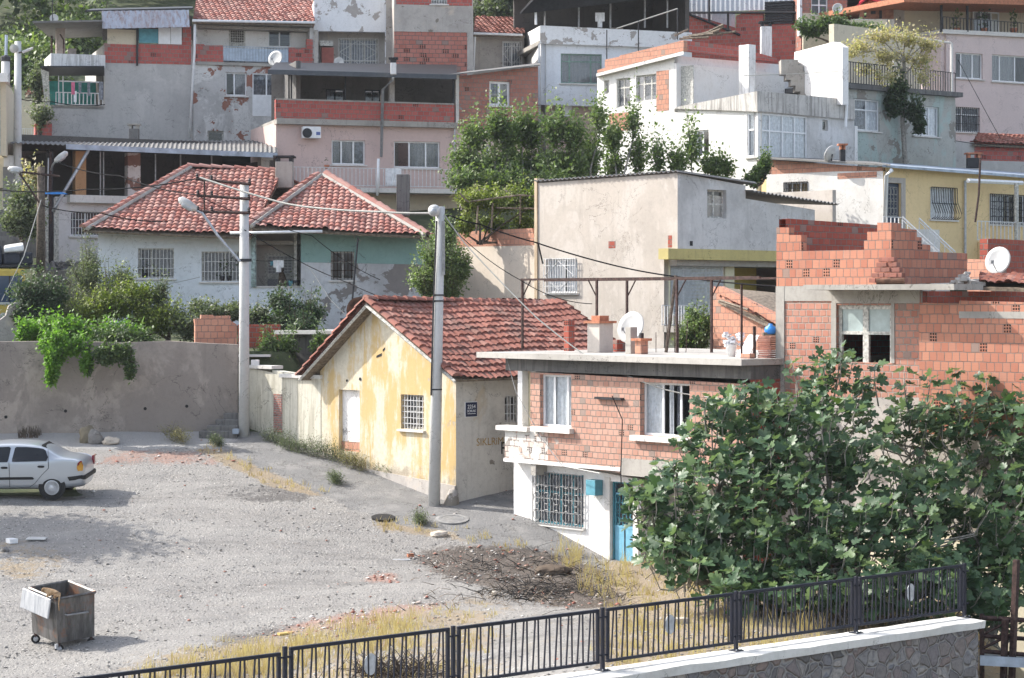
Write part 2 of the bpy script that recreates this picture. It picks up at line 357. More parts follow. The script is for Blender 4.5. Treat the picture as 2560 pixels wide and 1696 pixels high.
def shell(W, t0, t1, z0, z1, depth, mat, root, name='wall', th=.22, flat=True, rmat=None, sides='lrb'):
    """the sides, back and flat roof behind a front wall; stays just inside the front's thickness"""
    mb = MB(); e = .004; f = -th+.03
    if 'l' in sides: mb.wb(W, t0+e, t0+.2, z0, z1-e, -.01, -depth+.2)
    if 'r' in sides: mb.wb(W, t1-.2, t1-e, z0, z1-e, -.01, -depth+.2)
    if 'b' in sides: mb.wb(W, t0+e, t1-e, z0, z1-e, -depth+.2, -depth)
    o = mb.build(name, mat, root)
    if flat: MB().wb(W, t0+.21, t1-.21, z1-.16, z1-.02, f-.02, -depth+.19).build('roof', rmat or M['concrete'], root)
    return o

def tile_slope(e0, e1, r0, r1, mat, parent, tw=.22, th=.34, amp=.028, sag=.05, name='roof', gap=0, seed=1, thick=.06, uw=1):
    """clay tiles over a slope: eave e0->e1, ridge r0->r1, real barrel profile and stepped rows"""
    e0, e1, r0, r1 = map(Vector, (e0, e1, r0, r1)); ex = (e1-e0).normalized(); L = (e1-e0).length
    up = r0-e0; ey = (up-ex*up.dot(ex)).normalized(); nrm = ex.cross(ey)
    if nrm.z < 0: nrm = -nrm
    H = up.dot(ey); s0 = (r0-e0).dot(ex); s1 = (r1-e0).dot(ex)
    rows = max(2, int(round(H/th))); k = 6; cols = int(math.ceil(max(L, s1)-min(0, s0))/tw)+3; ca = math.floor(min(0, s0)/tw)
    S = [(ca+i/k)*tw for i in range(cols*k+1)]
    rg = random.Random(seed); mb = MB(); lines = []
    jit = {}
    for j in range(rows):
        for b in (0, 1):
            y = (j+b)*H/rows; q = y/H; a, c = s0*q, L+(s1-L)*q; line = []
            for i, s in enumerate(S):
                sc = min(max(s, a), c); ph = (s/tw) % 1
                hh = amp*(1-abs(2*ph-1)**2)*1.6 if True else 0
                cid = int(math.floor(s/tw-1e-6)); jj = jit.setdefault((cid, j), rg.uniform(-.018, .022) if rg.random() > .02 else rg.uniform(.03, .06))
                yy = y+(jj if b == 0 else 0)
                nn = hh+(.045+jj if b == 0 else .0)
                nn += sag*(noise.noise(Vector((sc*.35+seed*7, y*.4, 1)))-.2*math.sin(math.pi*min(max(sc/L,0),1)))
                line.append(e0+ex*sc+ey*yy+nrm*nn)
            lines.append((line, j))
    m = len(S)
    for line, j in lines: mb.v += [tuple(p) for p in line]
    for li in range(len(lines)-1):
        j = lines[li][1] if li % 2 == 0 else lines[li+1][1]
        for i in range(m-1):
            a = li*m+i; p, q2 = Vector(mb.v[a]), Vector(mb.v[a+1]); p2, q3 = Vector(mb.v[a+m]), Vector(mb.v[a+m+1])
            if (p-q2).length < 1e-4 and (p2-q3).length < 1e-4: continue
            fi = len(mb.f); mb.f.append((a, a+1, a+m+1, a+m))
            u = (S[i]/tw+.001, S[i+1]/tw-.001); vv = j+.5; mb.uvs[fi] = [(u[0], vv-.3), (u[1], vv-.3), (u[1], vv+.3), (u[0], vv+.3)]
    o = mb.build(name, mat, parent, smooth=False)
    d = nrm*-.09; b = MB(); b.hexa([e0+d*1.7, e1+d*1.7, r1+d*1.7, r0+d*1.7, e0+d*.8, e1+d*.8, r1+d*.8, r0+d*.8]); b.build('eaves_board', M['wood'], o)
    return o

def caps(pts, parent, mat, r=.11, step=.36, name='ridge_tile', seed=0):
    """half round ridge tiles lying along a line"""
    mb = MB(); rg = random.Random(seed)
    for a, b in zip(pts[:-1], pts[1:]):
        a, b = Vector(a), Vector(b); L = (b-a).length; d = (b-a)/L; n = max(1, int(L/step)); sd = d.cross(Vector((0,0,1))).normalized(); up = sd.cross(d)
        for i in range(n):
            p, q = a+d*(L*i/n-.03), a+d*(L*(i+1)/n+.02); j = rg.uniform(-.015, .015); ring = []
            for pt, rr, lift in ((p, r*1.12, .03), (q, r*.85, 0)):
                for k in range(7):
                    w = math.pi*k/6; ring.append(pt+sd*(math.cos(w)*rr+j)+up*(math.sin(w)*rr*.8+lift-.03))
            base = len(mb.v); mb.v += [tuple(v) for v in ring]
            for k in range(6): mb.uvs[len(mb.f)] = [(i+.5, k*.01)]*4; mb.f.append((base+k, base+k+1, base+7+k+1, base+7+k))
            mb.uvs[len(mb.f)] = [(i+.5, .5)]*7; mb.f.append(tuple(base+k for k in range(7)))
    return mb.build(name, mat, parent)

def sheet(p00, p10, p01, p11, mat, parent, name='roof', pitch=.15, amp=.025, th=.02, axis=0):
    """corrugated sheet between four corners; ridges run from the 0 side to the 1 side"""
    p00, p10, p01, p11 = map(Vector, (p00, p10, p01, p11)); L = ((p10-p00).length+(p11-p01).length)/2; n = int(L/pitch*4)
    nr = (p10-p00).cross(p01-p00).normalized()
    if nr.z < 0: nr = -nr
    mb = MB()
    for i in range(n+1):
        q = i/n; h = math.sin(i*math.pi/2+.4)*amp
        a, b = p00.lerp(p10, q)+nr*h, p01.lerp(p11, q)+nr*h; mb.v += [tuple(a), tuple(b), tuple(a-nr*th), tuple(b-nr*th)]
    for i in range(n):
        a = i*4; b = a+4; mb.f += [(a, b, b+1, a+1), (a+2, a+3, b+3, b+2), (a, a+2, b+2, b), (a+1, b+1, b+3, a+3)]
    mb.f += [(0,1,3,2), (n*4, n*4+2, n*4+3, n*4+1)]
    return mb.build(name, mat, parent)

def house(name, label, u, v, Y, cat='house'): return thing(name, label, cat, P(u, v, Y))
def slab(W, u0, v, u1, th, o0, o1, root, mat='concrete', name='slab', dv=0):
    (t0, z), (t1, z2) = W.sz(u0, v), W.sz(u1, v+dv)
    mb = MB(); mb.hexa([W.w(t0,z-th,o0),W.w(t1,z2-th,o0),W.w(t1,z2-th,o1),W.w(t0,z-th,o1),W.w(t0,z,o0),W.w(t1,z2,o0),W.w(t1,z2,o1),W.w(t0,z,o1)])
    return mb.build(name, M[mat], root)
def pbox(W, u0, v0, u1, v1, o0, o1, mat, root=None, name='panel', bevel=0):
    (t0, z1), (t1, _), (_, z0) = W.sz(u0, v0), W.sz(u1, v0), W.sz(u0, v1)
    return MB().wb(W, t0, t1, z0, z1, o0, o1).build(name, M[mat] if isinstance(mat, str) else mat, root, bevel=bevel)
def dish(u, v, Y, rad, label, aim=(-.3,-1,.25), mat='dish', base=None, name='satellite_dish'):
    c = P(u, v, Y); ax = Vector(aim).normalized()
    foot = Vector(base) if base else c+Vector((0,.1,-rad*1.5))
    r = thing(name, label, 'satellite dish', foot)
    mb = MB(); prof = [(rad*q, -.22*rad*(1-q*q)) for q in (.02,.25,.5,.75,1)]+[(rad*q, -.22*rad*(1-q*q)-.02) for q in (1,.7,.3,.02)]
    mb.lathe(c, [(a, b) for a, b in prof], 28, ax); mb.build('reflector', M[mat], r, smooth=True)
    m = MB(); f = c+ax*rad*.75+Vector((0,0,-rad*.35)); m.tube([c-Vector((0,0,rad*.9)), f], .014, 5); m.box(f, (.07,.07,.09)); m.build('receiver_arm', M['greybar'], r)
    MB().tube([foot, Vector((foot.x,foot.y,c.z-.15)), c-ax*.12], .025, 6).build('mast', M['dark'], r)
    return r
def cable(name, pts, r, label, mat='wire', sag=0.0, cat='cable'):
    """overhead wire hung between given points"""
    out = []
    for a, b in zip(pts[:-1], pts[1:]):
        a, b = Vector(a), Vector(b); n = 12
        for i in range(n): q = i/n; p = a.lerp(b, q); p.z -= sag*4*q*(1-q); out.append(p)
    out.append(Vector(pts[-1])); m = MB().tube(out, r, 5); o = m.build(name, M[mat], None); return setp(o, label, cat)

def text(s, W, t, z, size, mat, parent, off=.03, name='lettering'):
    """writing as a real mesh on a wall plane"""
    c = bpy.data.curves.new(name, 'FONT'); c.body = s; c.size = size; c.align_x = 'CENTER'; c.align_y = 'CENTER'; c.extrude = .002; c.resolution_u = 3
    tmp = bpy.data.objects.new(name, c); C.objects.link(tmp); dg = bpy.context.evaluated_depsgraph_get(); me = bpy.data.meshes.new_from_object(tmp.evaluated_get(dg)); bpy.data.objects.remove(tmp)
    p = W.w(t, z, off); Mx = Matrix(((W.d.x, 0, W.n.x, p.x), (W.d.y, 0, W.n.y, p.y), (0, 1, 0, p.z), (0, 0, 0, 1))); me.transform(Mx); me.materials.clear(); me.materials.append(mat); me.name = name
    return link(bpy.data.objects.new(name, me), parent)
# ---------------------------------------------------------------- light, camera
sc = bpy.context.scene
wd = bpy.data.worlds.new('World'); sc.world = wd; wd.use_nodes = True
sky = wd.node_tree.nodes.new('ShaderNodeTexSky'); sky.sky_type = 'NISHITA'; sky.sun_disc = False
sky.sun_elevation = math.asin(SUN.z); sky.sun_rotation = math.atan2(SUN.x, SUN.y); sky.dust_density = 2.5; sky.ozone_density = 1.5; sky.air_density = 1.0
bg = wd.node_tree.nodes['Background']; hs = wd.node_tree.nodes.new('ShaderNodeHueSaturation'); hs.inputs['Saturation'].default_value = .62; wd.node_tree.links.new(sky.outputs[0], hs.inputs['Color']); wd.node_tree.links.new(hs.outputs[0], bg.inputs[0]); bg.inputs[1].default_value = .15
sl = bpy.data.lights.new('sun', 'SUN'); sl.energy = 3.05; sl.angle = R(.5); sl.color = (1, .95, .87)
so = bpy.data.objects.new('sun', sl); C.objects.link(so); so.rotation_euler = (-SUN).to_track_quat('-Z', 'Y').to_euler()
sc.view_settings.view_transform = 'Standard'; sc.view_settings.look = 'None'; sc.view_settings.exposure = 1.3
cam = bpy.data.cameras.new('camera'); co = bpy.data.objects.new('camera', cam); C.objects.link(co); sc.camera = co
co.location = (0, 0, ZC); co.rotation_euler = (R(90), 0, 0); cam.sensor_width = 36; cam.lens = F/2560*36; cam.shift_y = -(848-HY)/2560; cam.clip_start = 1; cam.clip_end = 2000

# ---------------------------------------------------------------- the ground of the yard
GU = [-900, -400, 0, 600, 1100, 1500, 1900, 2300, 2700, 3300]
GV = [1060, 1083, 1150, 1240, 1250, 1300, 1400, 1520, 1640, 1760, 1900]
GT = [[69,69,69,69,70,70,70,74,80,84],[67.5,67.5,67.5,67.5,68.5,69,69,72,78,82],[64.6,64.6,64.6,64.6,65.2,66.5,66.5,69,75,79],[62.4,62.4,62.4,61.4,61.9,62,62.9,66.3,72.3,76.3],[61,61,61,61,61.5,61.5,62.5,66,72,76],
      [59,59,59,59,59.5,59.5,60,63,70,74],[55.5,55.5,55.5,55.5,56.3,57.2,56,58,66,70],[51.5,51.5,51.5,51,49.8,48.5,46,48,60,64],[47.8,47.8,47.8,46,43.5,40,39.2,43.5,55,59],
      [44.5,44.5,44.5,42.5,39.5,35.3,35.5,40,51,55],[41,41,41,39,36,32,32,37,47,51]]
WRA = Vector(((1507-CX)/F*37.2, 37.2)); WRD = (Vector(((2403-CX)/F*43.4, 43.4))-WRA).normalized()
def gY(u, v):
    u = min(max(u, GU[0]), GU[-1]-1e-3); v = min(max(v, GV[0]), GV[-1]-1e-3)
    i = max(k for k in range(len(GU)) if GU[k] <= u); j = max(k for k in range(len(GV)) if GV[k] <= v)
    a = (u-GU[i])/(GU[i+1]-GU[i]); b = (v-GV[j])/(GV[j+1]-GV[j]); b2 = b
    a = a*a*(3-2*a)
    return (GT[j][i]*(1-a)+GT[j][i+1]*a)*(1-b2)+(GT[j+1][i]*(1-a)+GT[j+1][i+1]*a)*b2
def G(u, v): return P(u, v, gY(u, v))
def front(p): return (p.x-WRA.x)*WRD.y-(p.y-WRA.y)*WRD.x > -.05
def sm(x, a, b): q = min(max((x-a)/(b-a), 0), 1); return q*q*(3-2*q)
def pld(u, v, pts, asp=2.6):
    best = 1e9
    for (a, b), (c, d) in zip(pts[:-1], pts[1:]):
        dx, dy = c-a, (d-b)*asp; px_, py_ = u-a, (v-b)*asp; q = min(max((px_*dx+py_*dy)/(dx*dx+dy*dy), 0), 1)
        best = min(best, math.hypot(px_-dx*q, py_-dy*q))
    return best
def ell(u, v, c, r, ang=0):
    x, y = u-c[0], v-c[1]; ca, sa = math.cos(ang), math.sin(ang); return math.hypot((x*ca+y*sa)/r[0], (-x*sa+y*ca)/r[1])
def masks(u, v):
    road = 1-sm(pld(u, v, [(600,1085),(760,1150),(900,1215),(1050,1275),(1180,1290),(1330,1370),(1420,1440)]), 75, 150)
    road = max(road, 1-sm(ell(u, v, (1200,1290), (150,55)), .7, 1.2))
    conc = (1-sm(v, 1112, 1132))*(1-sm(u, 520, 640))
    burnt = 1-sm(ell(u, v, (1290,1425), (270,62), .12), .6, 1.15); burnt = max(burnt, .9*(1-sm(ell(u, v, (1390,1475), (200,45), .15), .6, 1.15)))
    line = 1655-.16*(u-300)
    dry = .6*sm(v, line-60, line+20)*sm(u, 150, 500)*(1-.6*sm(u, 1150, 1300))
    dry = max(dry, .85*(1-sm(pld(u, v, [(980,1315),(1120,1330),(1250,1355),(1400,1425),(1560,1450)]), 10, 75)))
    dry = max(dry, sm(u, 1420, 1560)*sm(v, 1380, 1420), .5*(1-sm(ell(u, v, (60,1400), (150,80)), .4, 1.1)))
    dry = max(dry, .8*(1-sm(pld(u, v, [(520,1120),(600,1155),(690,1205),(790,1230)]), 12, 60)))
    red = .62*(1-sm(ell(u, v, (400,1145), (260,34)), .2, 1.15)); red = max(red, .6*(1-sm(ell(u, v, (955,1445), (60,22)), .4, 1.2)), .7*(1-sm(ell(u, v, (900,1550), (330,40), -.15), .3, 1.1)))
    dk = .8*(1-sm(ell(u, v, (760,1590), (420,55), -.15), .3, 1.1)); dk = max(dk, .6*(1-sm(ell(u, v, (690,1235), (180,30)), .4, 1.2)))
    return road, conc, burnt, dry, red, dk
def make_ground():
    us = np.linspace(-900, 3290, 300); vs = np.concatenate([np.linspace(1061, 1500, 150), np.linspace(1503, 1895, 100)]); nu, nv = len(us), len(vs)
    V = np.zeros((nu*nv, 3)); A = np.zeros((nu*nv, 4)); B = np.zeros((nu*nv, 4)); k = 0
    for v in vs:
        for u in us:
            p = G(u, v); m = masks(u, v)
            n1 = noise.noise(Vector((p.x*.6, p.y*.6, 0)))*.05+noise.noise(Vector((p.x*2.5, p.y*2.5, 4)))*.02
            p.z += n1*(1-.8*m[0]); p.z += m[2]*.08*noise.noise(Vector((p.x*3, p.y*3, 9)))
            q_ = (p.x-WRA.x)*WRD.y-(p.y-WRA.y)*WRD.x   # beyond the parapet towards the viewer the ground drops away
            if p.z > 3.55 and abs(q_) < 3 and (p.x-WRA.x)*WRD.x+(p.y-WRA.y)*WRD.y < 12: p.z = 3.55
            if q_ > .15 and (p.x-WRA.x)*WRD.x+(p.y-WRA.y)*WRD.y < 14: p.z = min(p.z, -1.2)
            V[k] = p; A[k] = (m[0], m[1], m[2], m[3]); B[k] = (m[4], m[5], 0, 1); k += 1
    I = np.arange(nu*nv).reshape(nv, nu); Fq = np.stack([I[1:,:-1], I[1:,1:], I[:-1,1:], I[:-1,:-1]], -1).reshape(-1, 4)
    t = NT('yard_ground'); o = t.obj(); a = t.attr('ma'); b = t.attr('mb')
    trk = t.math('ABSOLUTE', t.math('SINE', t.math('ADD', t.math('MULTIPLY', t.sep(o)[1], 1.15), t.math('MULTIPLY', t.noise(t.scale(o,(.12,.3,1)), 1.0, 3), 9))))
    ra = t.n('ShaderNodeSeparateColor'); t.L(a.outputs['Color'], ra.inputs[0]); rb = t.n('ShaderNodeSeparateColor'); t.L(b.outputs['Color'], rb.inputs[0])
    road, conc, burnt = ra.outputs; dry = a.outputs['Alpha']; red, dk = rb.outputs[0], rb.outputs[1]
    n1 = t.noise(o, 1.3, 8, .7); n2 = t.noise(o, 7, 6, .75); n3 = t.noise(o, 30, 4, .8); vo = t.vor(o, 16); vd = vo.outputs['Distance']; vc = vo.outputs['Color']
    g = t.mix(n3, (.2,.193,.185), (.37,.355,.337)); g = t.mix(t.step(n2, .35, .7), g, (.245,.236,.225)); g = t.mix(t.math('MULTIPLY', t.step(n1, .5, .72), .5), g, (.29,.27,.245)); g = t.mix(t.math('MULTIPLY', t.step(t.noise(t.scale(o, (.25,1,1)), 1.1, 6, .7), .5, .68), .45), g, (.13,.125,.12))
    g = t.mix(t.math('MULTIPLY', t.step(trk, .82, .98), .4), g, (.33,.318,.3))
    vs_ = t.sep(vc); g = t.mix(t.math('MULTIPLY', t.math('GREATER_THAN', vs_[0], .86), t.math('LESS_THAN', vd, .3)), g, (.5,.48,.45)); g = t.mix(t.math('MULTIPLY', t.math('LESS_THAN', vs_[1], .12), t.math('LESS_THAN', vd, .35)), g, (.08,.075,.075))
    n4 = t.noise(o, .9, 9, .72, .5)
    def msk(m, w=.35): return t.step(t.math('ADD', m, t.math('ADD', t.math('MULTIPLY', t.math('SUBTRACT', n2, .5), 1.2), t.math('MULTIPLY', t.math('SUBTRACT', n4, .5), 1.6))), .5-w*.5, .5+w*.5)
    asph = t.mix(n3, (.175,.173,.172), (.22,.217,.214)); asph = t.mix(t.math('MULTIPLY', t.step(n1, .46, .66), .55), asph, (.3,.292,.28)); cr = t.math('ABSOLUTE', t.math('SUBTRACT', t.noise(t.scale(o,(1,1,.1),(5,3,0)), .9, 7, .65), .5))
    asph = t.mix(t.math('MULTIPLY', t.math('LESS_THAN', cr, .006), .65), asph, (.07,.065,.06))
    g = t.mix(msk(dk), g, t.mix(n3, (.07,.065,.065), (.21,.2,.19)))
    g = t.mix(msk(red), g, t.mix(t.math('MULTIPLY', n3, .9), (.25,.15,.12), (.42,.32,.28))); g = t.mix(msk(dry), g, t.mix(n3, (.17,.135,.095), (.42,.35,.26)))
    g = t.mix(msk(road, .25), g, asph); g = t.mix(msk(conc, .3), g, t.mix(n2, (.3,.295,.29), (.4,.39,.38)))
    g = t.mix(t.math('MULTIPLY', msk(burnt, .5), .88), g, t.mix(t.step(n3, .35, .65), (.03,.026,.023), (.2,.165,.14)))
    h = t.math('ADD', t.math('MULTIPLY', n3, .5), t.math('ADD', t.math('MULTIPLY', n2, .8), t.math('MULTIPLY', t.math('SUBTRACT', .5, vd), .4)))
    t.bump(t.math('MULTIPLY', h, t.math('SUBTRACT', 1, t.math('MULTIPLY', road, .55))), .9, .06); t.out(g, .95, 0, .12)
    ob = np_mesh('ground', V, Fq, t.m, None, smooth=True); me = ob.data
    for nm, D in (('ma', A), ('mb', B)):
        at = me.attributes.new(nm, 'FLOAT_COLOR', 'POINT'); at.data.foreach_set('color', D.astype(np.float32).ravel())
    setp(ob, 'grey gravel yard with asphalt lane and burnt patch', None, None, 'structure'); ob['label'] = 'grey gravel yard with cracked asphalt lane and burnt patch'
make_ground()
HL = [(60,4),(68.2,6),(68.5,8.3),(80,9.2),(88,11.3),(95,14),(105,17),(115,20),(128,25),(150,35),(190,52),(300,75),(900,120)]
HR = [(60,2),(66,3.5),(75,5.8),(82,9.5),(90,12),(100,15),(110,17.5),(125,23),(150,35),(190,52),(300,75),(900,120)]
def hz(x, y):
    q = sm(x, -6.6, -5.2); a = np.interp(y, *zip(*HL)); b = np.interp(y, *zip(*HR)); return a*(1-q)+b*q
def make_hill():
    ys = np.concatenate([np.arange(62, 72, .4), np.arange(72, 150, 2), np.arange(150, 900, 25)]); xs = np.concatenate([np.arange(-400,-60,20), np.arange(-60,60,1.0), np.arange(60,401,20)])
    V = np.array([(x, y, hz(x, y)+.15*noise.noise(Vector((x*.3,y*.3,0)))) for y in ys for x in xs]); nu, nv = len(xs), len(ys)
    I = np.arange(nu*nv).reshape(nv, nu); Fq = np.stack([I[:-1,:-1], I[:-1,1:], I[1:,1:], I[1:,:-1]], -1).reshape(-1, 4)
    t = NT('hill_soil'); n = t.noise(t.obj(), 1.5, 8, .7); t.out(t.ramp(n, [(.3, (.03,.045,.02)), (.5, (.06,.075,.035)), (.7, (.12,.12,.07))]), .95)
    o = np_mesh('hillside', V, Fq, t.m); setp(o, 'green hillside rising behind the houses', None, None, 'structure')
make_hill()
# far low land so that the sheet reaches the horizon on every side
def make_plain():
    t = NT('plain_soil'); t.out(t.ramp(t.noise(t.obj(), .5, 6), [(.3, (.14,.13,.1)), (.7, (.25,.23,.2))]), .95)
    o = MB().quad((-900,-900,-1.5),(900,-900,-1.5),(900,900,-1.5),(-900,900,-1.5)).build('terrain', t.m); setp(o, 'low ground beyond the yard', None, None, 'structure')
make_plain()

# ---------------------------------------------------------------- foliage
def rot_basis(d):
    """(n,3) directions -> (n,3,3) bases with the leaf's long axis along d"""
    n = len(d); d = d/np.linalg.norm(d, axis=1, keepdims=True); r = RNG.normal(size=(n, 3)); a = np.cross(d, r); a /= np.linalg.norm(a, axis=1, keepdims=True); b = np.cross(d, a)
    return np.stack([a, d, b], axis=2)
LEAF = (np.array([(0,0,0),(.34,.45,.07),(0,1,-.06),(-.34,.45,.07)], float), np.array([(0,1,2),(0,2,3)]))
LONG = (np.array([(0,0,0),(.17,.45,.05),(0,1,-.1),(-.17,.45,.05)], float), np.array([(0,1,2),(0,2,3)]))
def figleaf():
    pts = [(0,0,0)]; prof = [(.2,-.04),(.42,.06),(.46,.22),(.3,.34),(.5,.46),(.54,.62),(.4,.7),(.2,.58),(.24,.8),(.16,.98),(0,1.05),(-.16,.98),(-.24,.8),(-.2,.58),(-.4,.7),(-.54,.62),(-.5,.46),(-.3,.34),(-.46,.22),(-.42,.06),(-.2,-.04)]
    for x, y in prof: pts.append((x, y, .16*abs(x)-.18*y*y*.6+(.05 if abs(x) > .4 else 0)))
    pts.append((0,.42,-.03)); c = len(pts)-1; f = [(c, i, i+1) for i in range(0, c-1)]+[(c, c-1, 0)]
    return np.array(pts, float), np.array(f)
FIG = figleaf()
def leaves(name, pos, dirs, size, mat, parent, tmpl=LEAF, rnd=None, up=None):
    n = len(pos); T, Fc = tmpl; Bm = rot_basis(dirs)
    if up is not None:   # face the blades to the light
        d = dirs/np.linalg.norm(dirs, axis=1, keepdims=True); upv = np.array(up)+RNG.normal(size=(n,3))*.45; a = np.cross(d, upv); a /= np.linalg.norm(a, axis=1, keepdims=True)+1e-9; Bm = np.stack([a, d, np.cross(a, d)], axis=2)
    S = np.asarray(size).reshape(-1, 1, 1)*T[None]; V = np.einsum('nij,nkj->nki', Bm, S)+pos[:, None, :]
    k = len(T); Fq = (Fc[None]+(np.arange(n)*k)[:, None, None]).reshape(-1, 3); rnd = RNG.random(n) if rnd is None else rnd
    return np_mesh(name, V.reshape(-1, 3), Fq, mat, parent, np.repeat(np.clip(rnd, 0, 1), k))
def grow(base, blobs, nsh, nlf, lsz, curve=.35, spread=.06, upw=.5, seed=1, tree=True, trunk_r=.07, lmin=.35):
    """shoots from a branching frame out to points in the blobs (centre, radii); returns leaf arrays and twig tubes"""
    rng = np.random.default_rng(seed); pos, dr, col = [], [], []; tw = []
    for c, rad, w in blobs:
        c = np.array(c); rad = np.array(rad if hasattr(rad, '__len__') else (rad,)*3, float); m = int(nsh*w)
        hub = c-np.array((0,0,rad[2]*.75)); tint = rng.normal(0, .07)
        for i in range(m):
            d = rng.normal(size=3); d /= np.linalg.norm(d); d[2] = abs(d[2])*.9-.25*rng.random() if rng.random() < .75 else d[2]
            lg = rng.random() < .16; d = d*np.array((.7,.7,1))+np.array((0,0,.45)) if lg else d; tip = c+d*rad*(rng.uniform(1.1, 1.5) if lg else rng.uniform(.4, 1.12)); start = hub+(tip-hub)*rng.uniform(.1, .45)
            q = np.linspace(0, 1, nlf)[:, None]; mid = (start+tip)/2+np.array((0,0,curve*rad[2]*rng.uniform(-.2, .6)))
            p = (1-q)**2*start+2*q*(1-q)*mid+q*q*tip
            ax = (tip-start); ax /= np.linalg.norm(ax)+1e-9
            p = p+rng.normal(size=p.shape)*spread; dd = ax*.5+rng.normal(size=p.shape)*.75+np.array((0,0,-.1))
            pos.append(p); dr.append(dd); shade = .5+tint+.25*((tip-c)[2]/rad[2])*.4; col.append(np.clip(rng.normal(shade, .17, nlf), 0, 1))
            if i % 3 == 0: tw.append([start, mid, tip])
        if tree: tw.append([np.array(base)+rng.normal(size=3)*.04, (np.array(base)+hub)/2+rng.normal(size=3)*.1, hub, c])
    return np.concatenate(pos), np.concatenate(dr), np.concatenate(col), tw
def plant(name, label, cat, base, blobs, mat, nsh=40, nlf=14, lsz=.09, tmpl=LEAF, group=None, bark='bark', seed=1, spread=.06, tr=.06, up=(-.4,-.3,.9), kind=None, twr=.008, crown='crown', stems=True):
    r = thing(name, label, cat, base, group)
    p, d, c, tw = grow(base, blobs, nsh, nlf, lsz, seed=seed, spread=spread, tree=stems)
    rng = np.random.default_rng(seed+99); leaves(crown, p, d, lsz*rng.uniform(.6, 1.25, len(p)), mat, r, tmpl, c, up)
    m = MB(); th = [q for q in tw if len(q) == 4]
    for q in tw: m.tube(q, tr if len(q) == 4 else twr*1.6, 5 if len(q) == 4 else 3, (twr if len(q) == 4 else twr*.5), cap=False)
    m.build('trunk' if stems else 'twigs', M[bark], r, smooth=True)
    return r
M['leaf'] = leafmat('leaf_green', [(.03,.055,.02),(.06,.1,.035),(.1,.15,.055),(.16,.21,.08)])
M['leafd'] = leafmat('leaf_dark', [(.02,.04,.022),(.04,.068,.036),(.065,.1,.055),(.11,.14,.08)])
M['leafg'] = leafmat('leaf_greygreen', [(.05,.07,.04),(.085,.11,.065),(.13,.155,.09),(.2,.215,.13)])
M['leafy'] = leafmat('leaf_yellowgreen', [(.06,.09,.015),(.12,.16,.03),(.2,.24,.05),(.28,.3,.07)])
M['leafv'] = leafmat('leaf_vine', [(.05,.11,.015),(.1,.2,.03),(.16,.3,.05),(.24,.36,.06)], .45)
M['leafo'] = leafmat('leaf_autumn', [(.24,.2,.12),(.38,.31,.17),(.48,.42,.26),(.22,.26,.13)], .4)
M['leafh'] = leafmat('leaf_hill', [(.035,.06,.03),(.08,.12,.04),(.14,.19,.06),(.22,.27,.09)], .3)
M['leaff'] = leafmat('leaf_fig', [(.028,.06,.028),(.045,.09,.04),(.07,.125,.055),(.12,.175,.055)], .22, .45, back=(.17,.23,.14))
M['dry'] = leafmat('dry_stalk', [(.26,.18,.1),(.42,.31,.19),(.55,.44,.3),(.34,.24,.15)], .3, .8)
# ---------------------------------------------------------------- walls round the yard
M['yel'] = plaster('yellow_limewash', (.66,.53,.29), (.56,.33,.11), .5, peel=(.66,.62,.54), psc=.6, thr=.64, streak=.55, patch=(.72,.68,.57), pthr=.46)
def limewash():
    t = NT('ochre_limewash'); o = t.obj(); a = t.noise(t.scale(o,(1,1,.42)), 1.1, 9, .68, .3); b = t.noise(t.scale(o,(3,3,.3),(3,1,0)), 1.8, 8, .75); f = t.noise(o, 8, 7, .75)
    c = t.mix(t.step(f, .3, .7), (.52,.47,.37), (.64,.59,.48)); oc = t.mix(b, (.42,.26,.09), (.62,.46,.2))
    c = t.mix(t.math('MULTIPLY', t.step(t.math('ADD', a, t.math('MULTIPLY', t.math('SUBTRACT', b, .5), .5)), .44, .6), .85), c, oc)
    c = t.mix(t.math('MULTIPLY', t.step(b, .58, .72), .45), c, (.36,.2,.07)); z = t.sep(o)[2]; low = t.step(t.math('ADD', z, t.math('MULTIPLY', t.math('SUBTRACT', t.noise(o, 1.3, 7, .7), .5), 2.6)), 5.3, 4.9)
    c = t.mix(t.math('MULTIPLY', low, .75), c, t.mix(f, (.2,.16,.12), (.42,.36,.28))); gr = t.step(t.noise(o, 2.1, 9, .75), .6, .66); c = t.mix(t.math('MULTIPLY', gr, .7), c, t.mix(f, (.3,.28,.25), (.5,.47,.42)))
    t.bump(t.math('ADD', t.math('MULTIPLY', f, .6), t.math('MULTIPLY', t.math('ADD', gr, low), -.5)), .5, .02); return t.out(c, .93, 0, .15)
M['yel'] = limewash()
M['greyw'] = plaster('stained_grey_render', (.42,.39,.36), (.17,.15,.14), .6, peel=(.27,.24,.2), thr=.64, streak=.6, patch=(.5,.42,.34))
M['retain'] = plaster('retaining_render', (.36,.31,.27), (.12,.105,.1), .8, streak=.4, patch=(.19,.165,.15), pthr=.49, bump=1.0)
M['gard'] = plaster('garden_wall_render', (.6,.57,.48), (.3,.27,.2), .6, peel=(.3,.12,.08), psc=.6, thr=.68, streak=.8)
M['beige'] = plaster('beige_render', (.44,.395,.35), (.3,.27,.24), .6, streak=.6, patch=(.5,.46,.42), pthr=.52)
M['grey'] = plaster('grey_render', (.56,.55,.54), (.27,.265,.26), .75, streak=.6, patch=(.62,.62,.63), pthr=.58)
M['wht'] = plaster('white_limewash', (.72,.71,.7), (.5,.46,.4), .3, streak=.25)
M['whtdirty'] = plaster('dirty_white_paint', (.68,.68,.68), (.2,.19,.18), .35, peel=(.42,.4,.37), thr=.66, streak=.7)
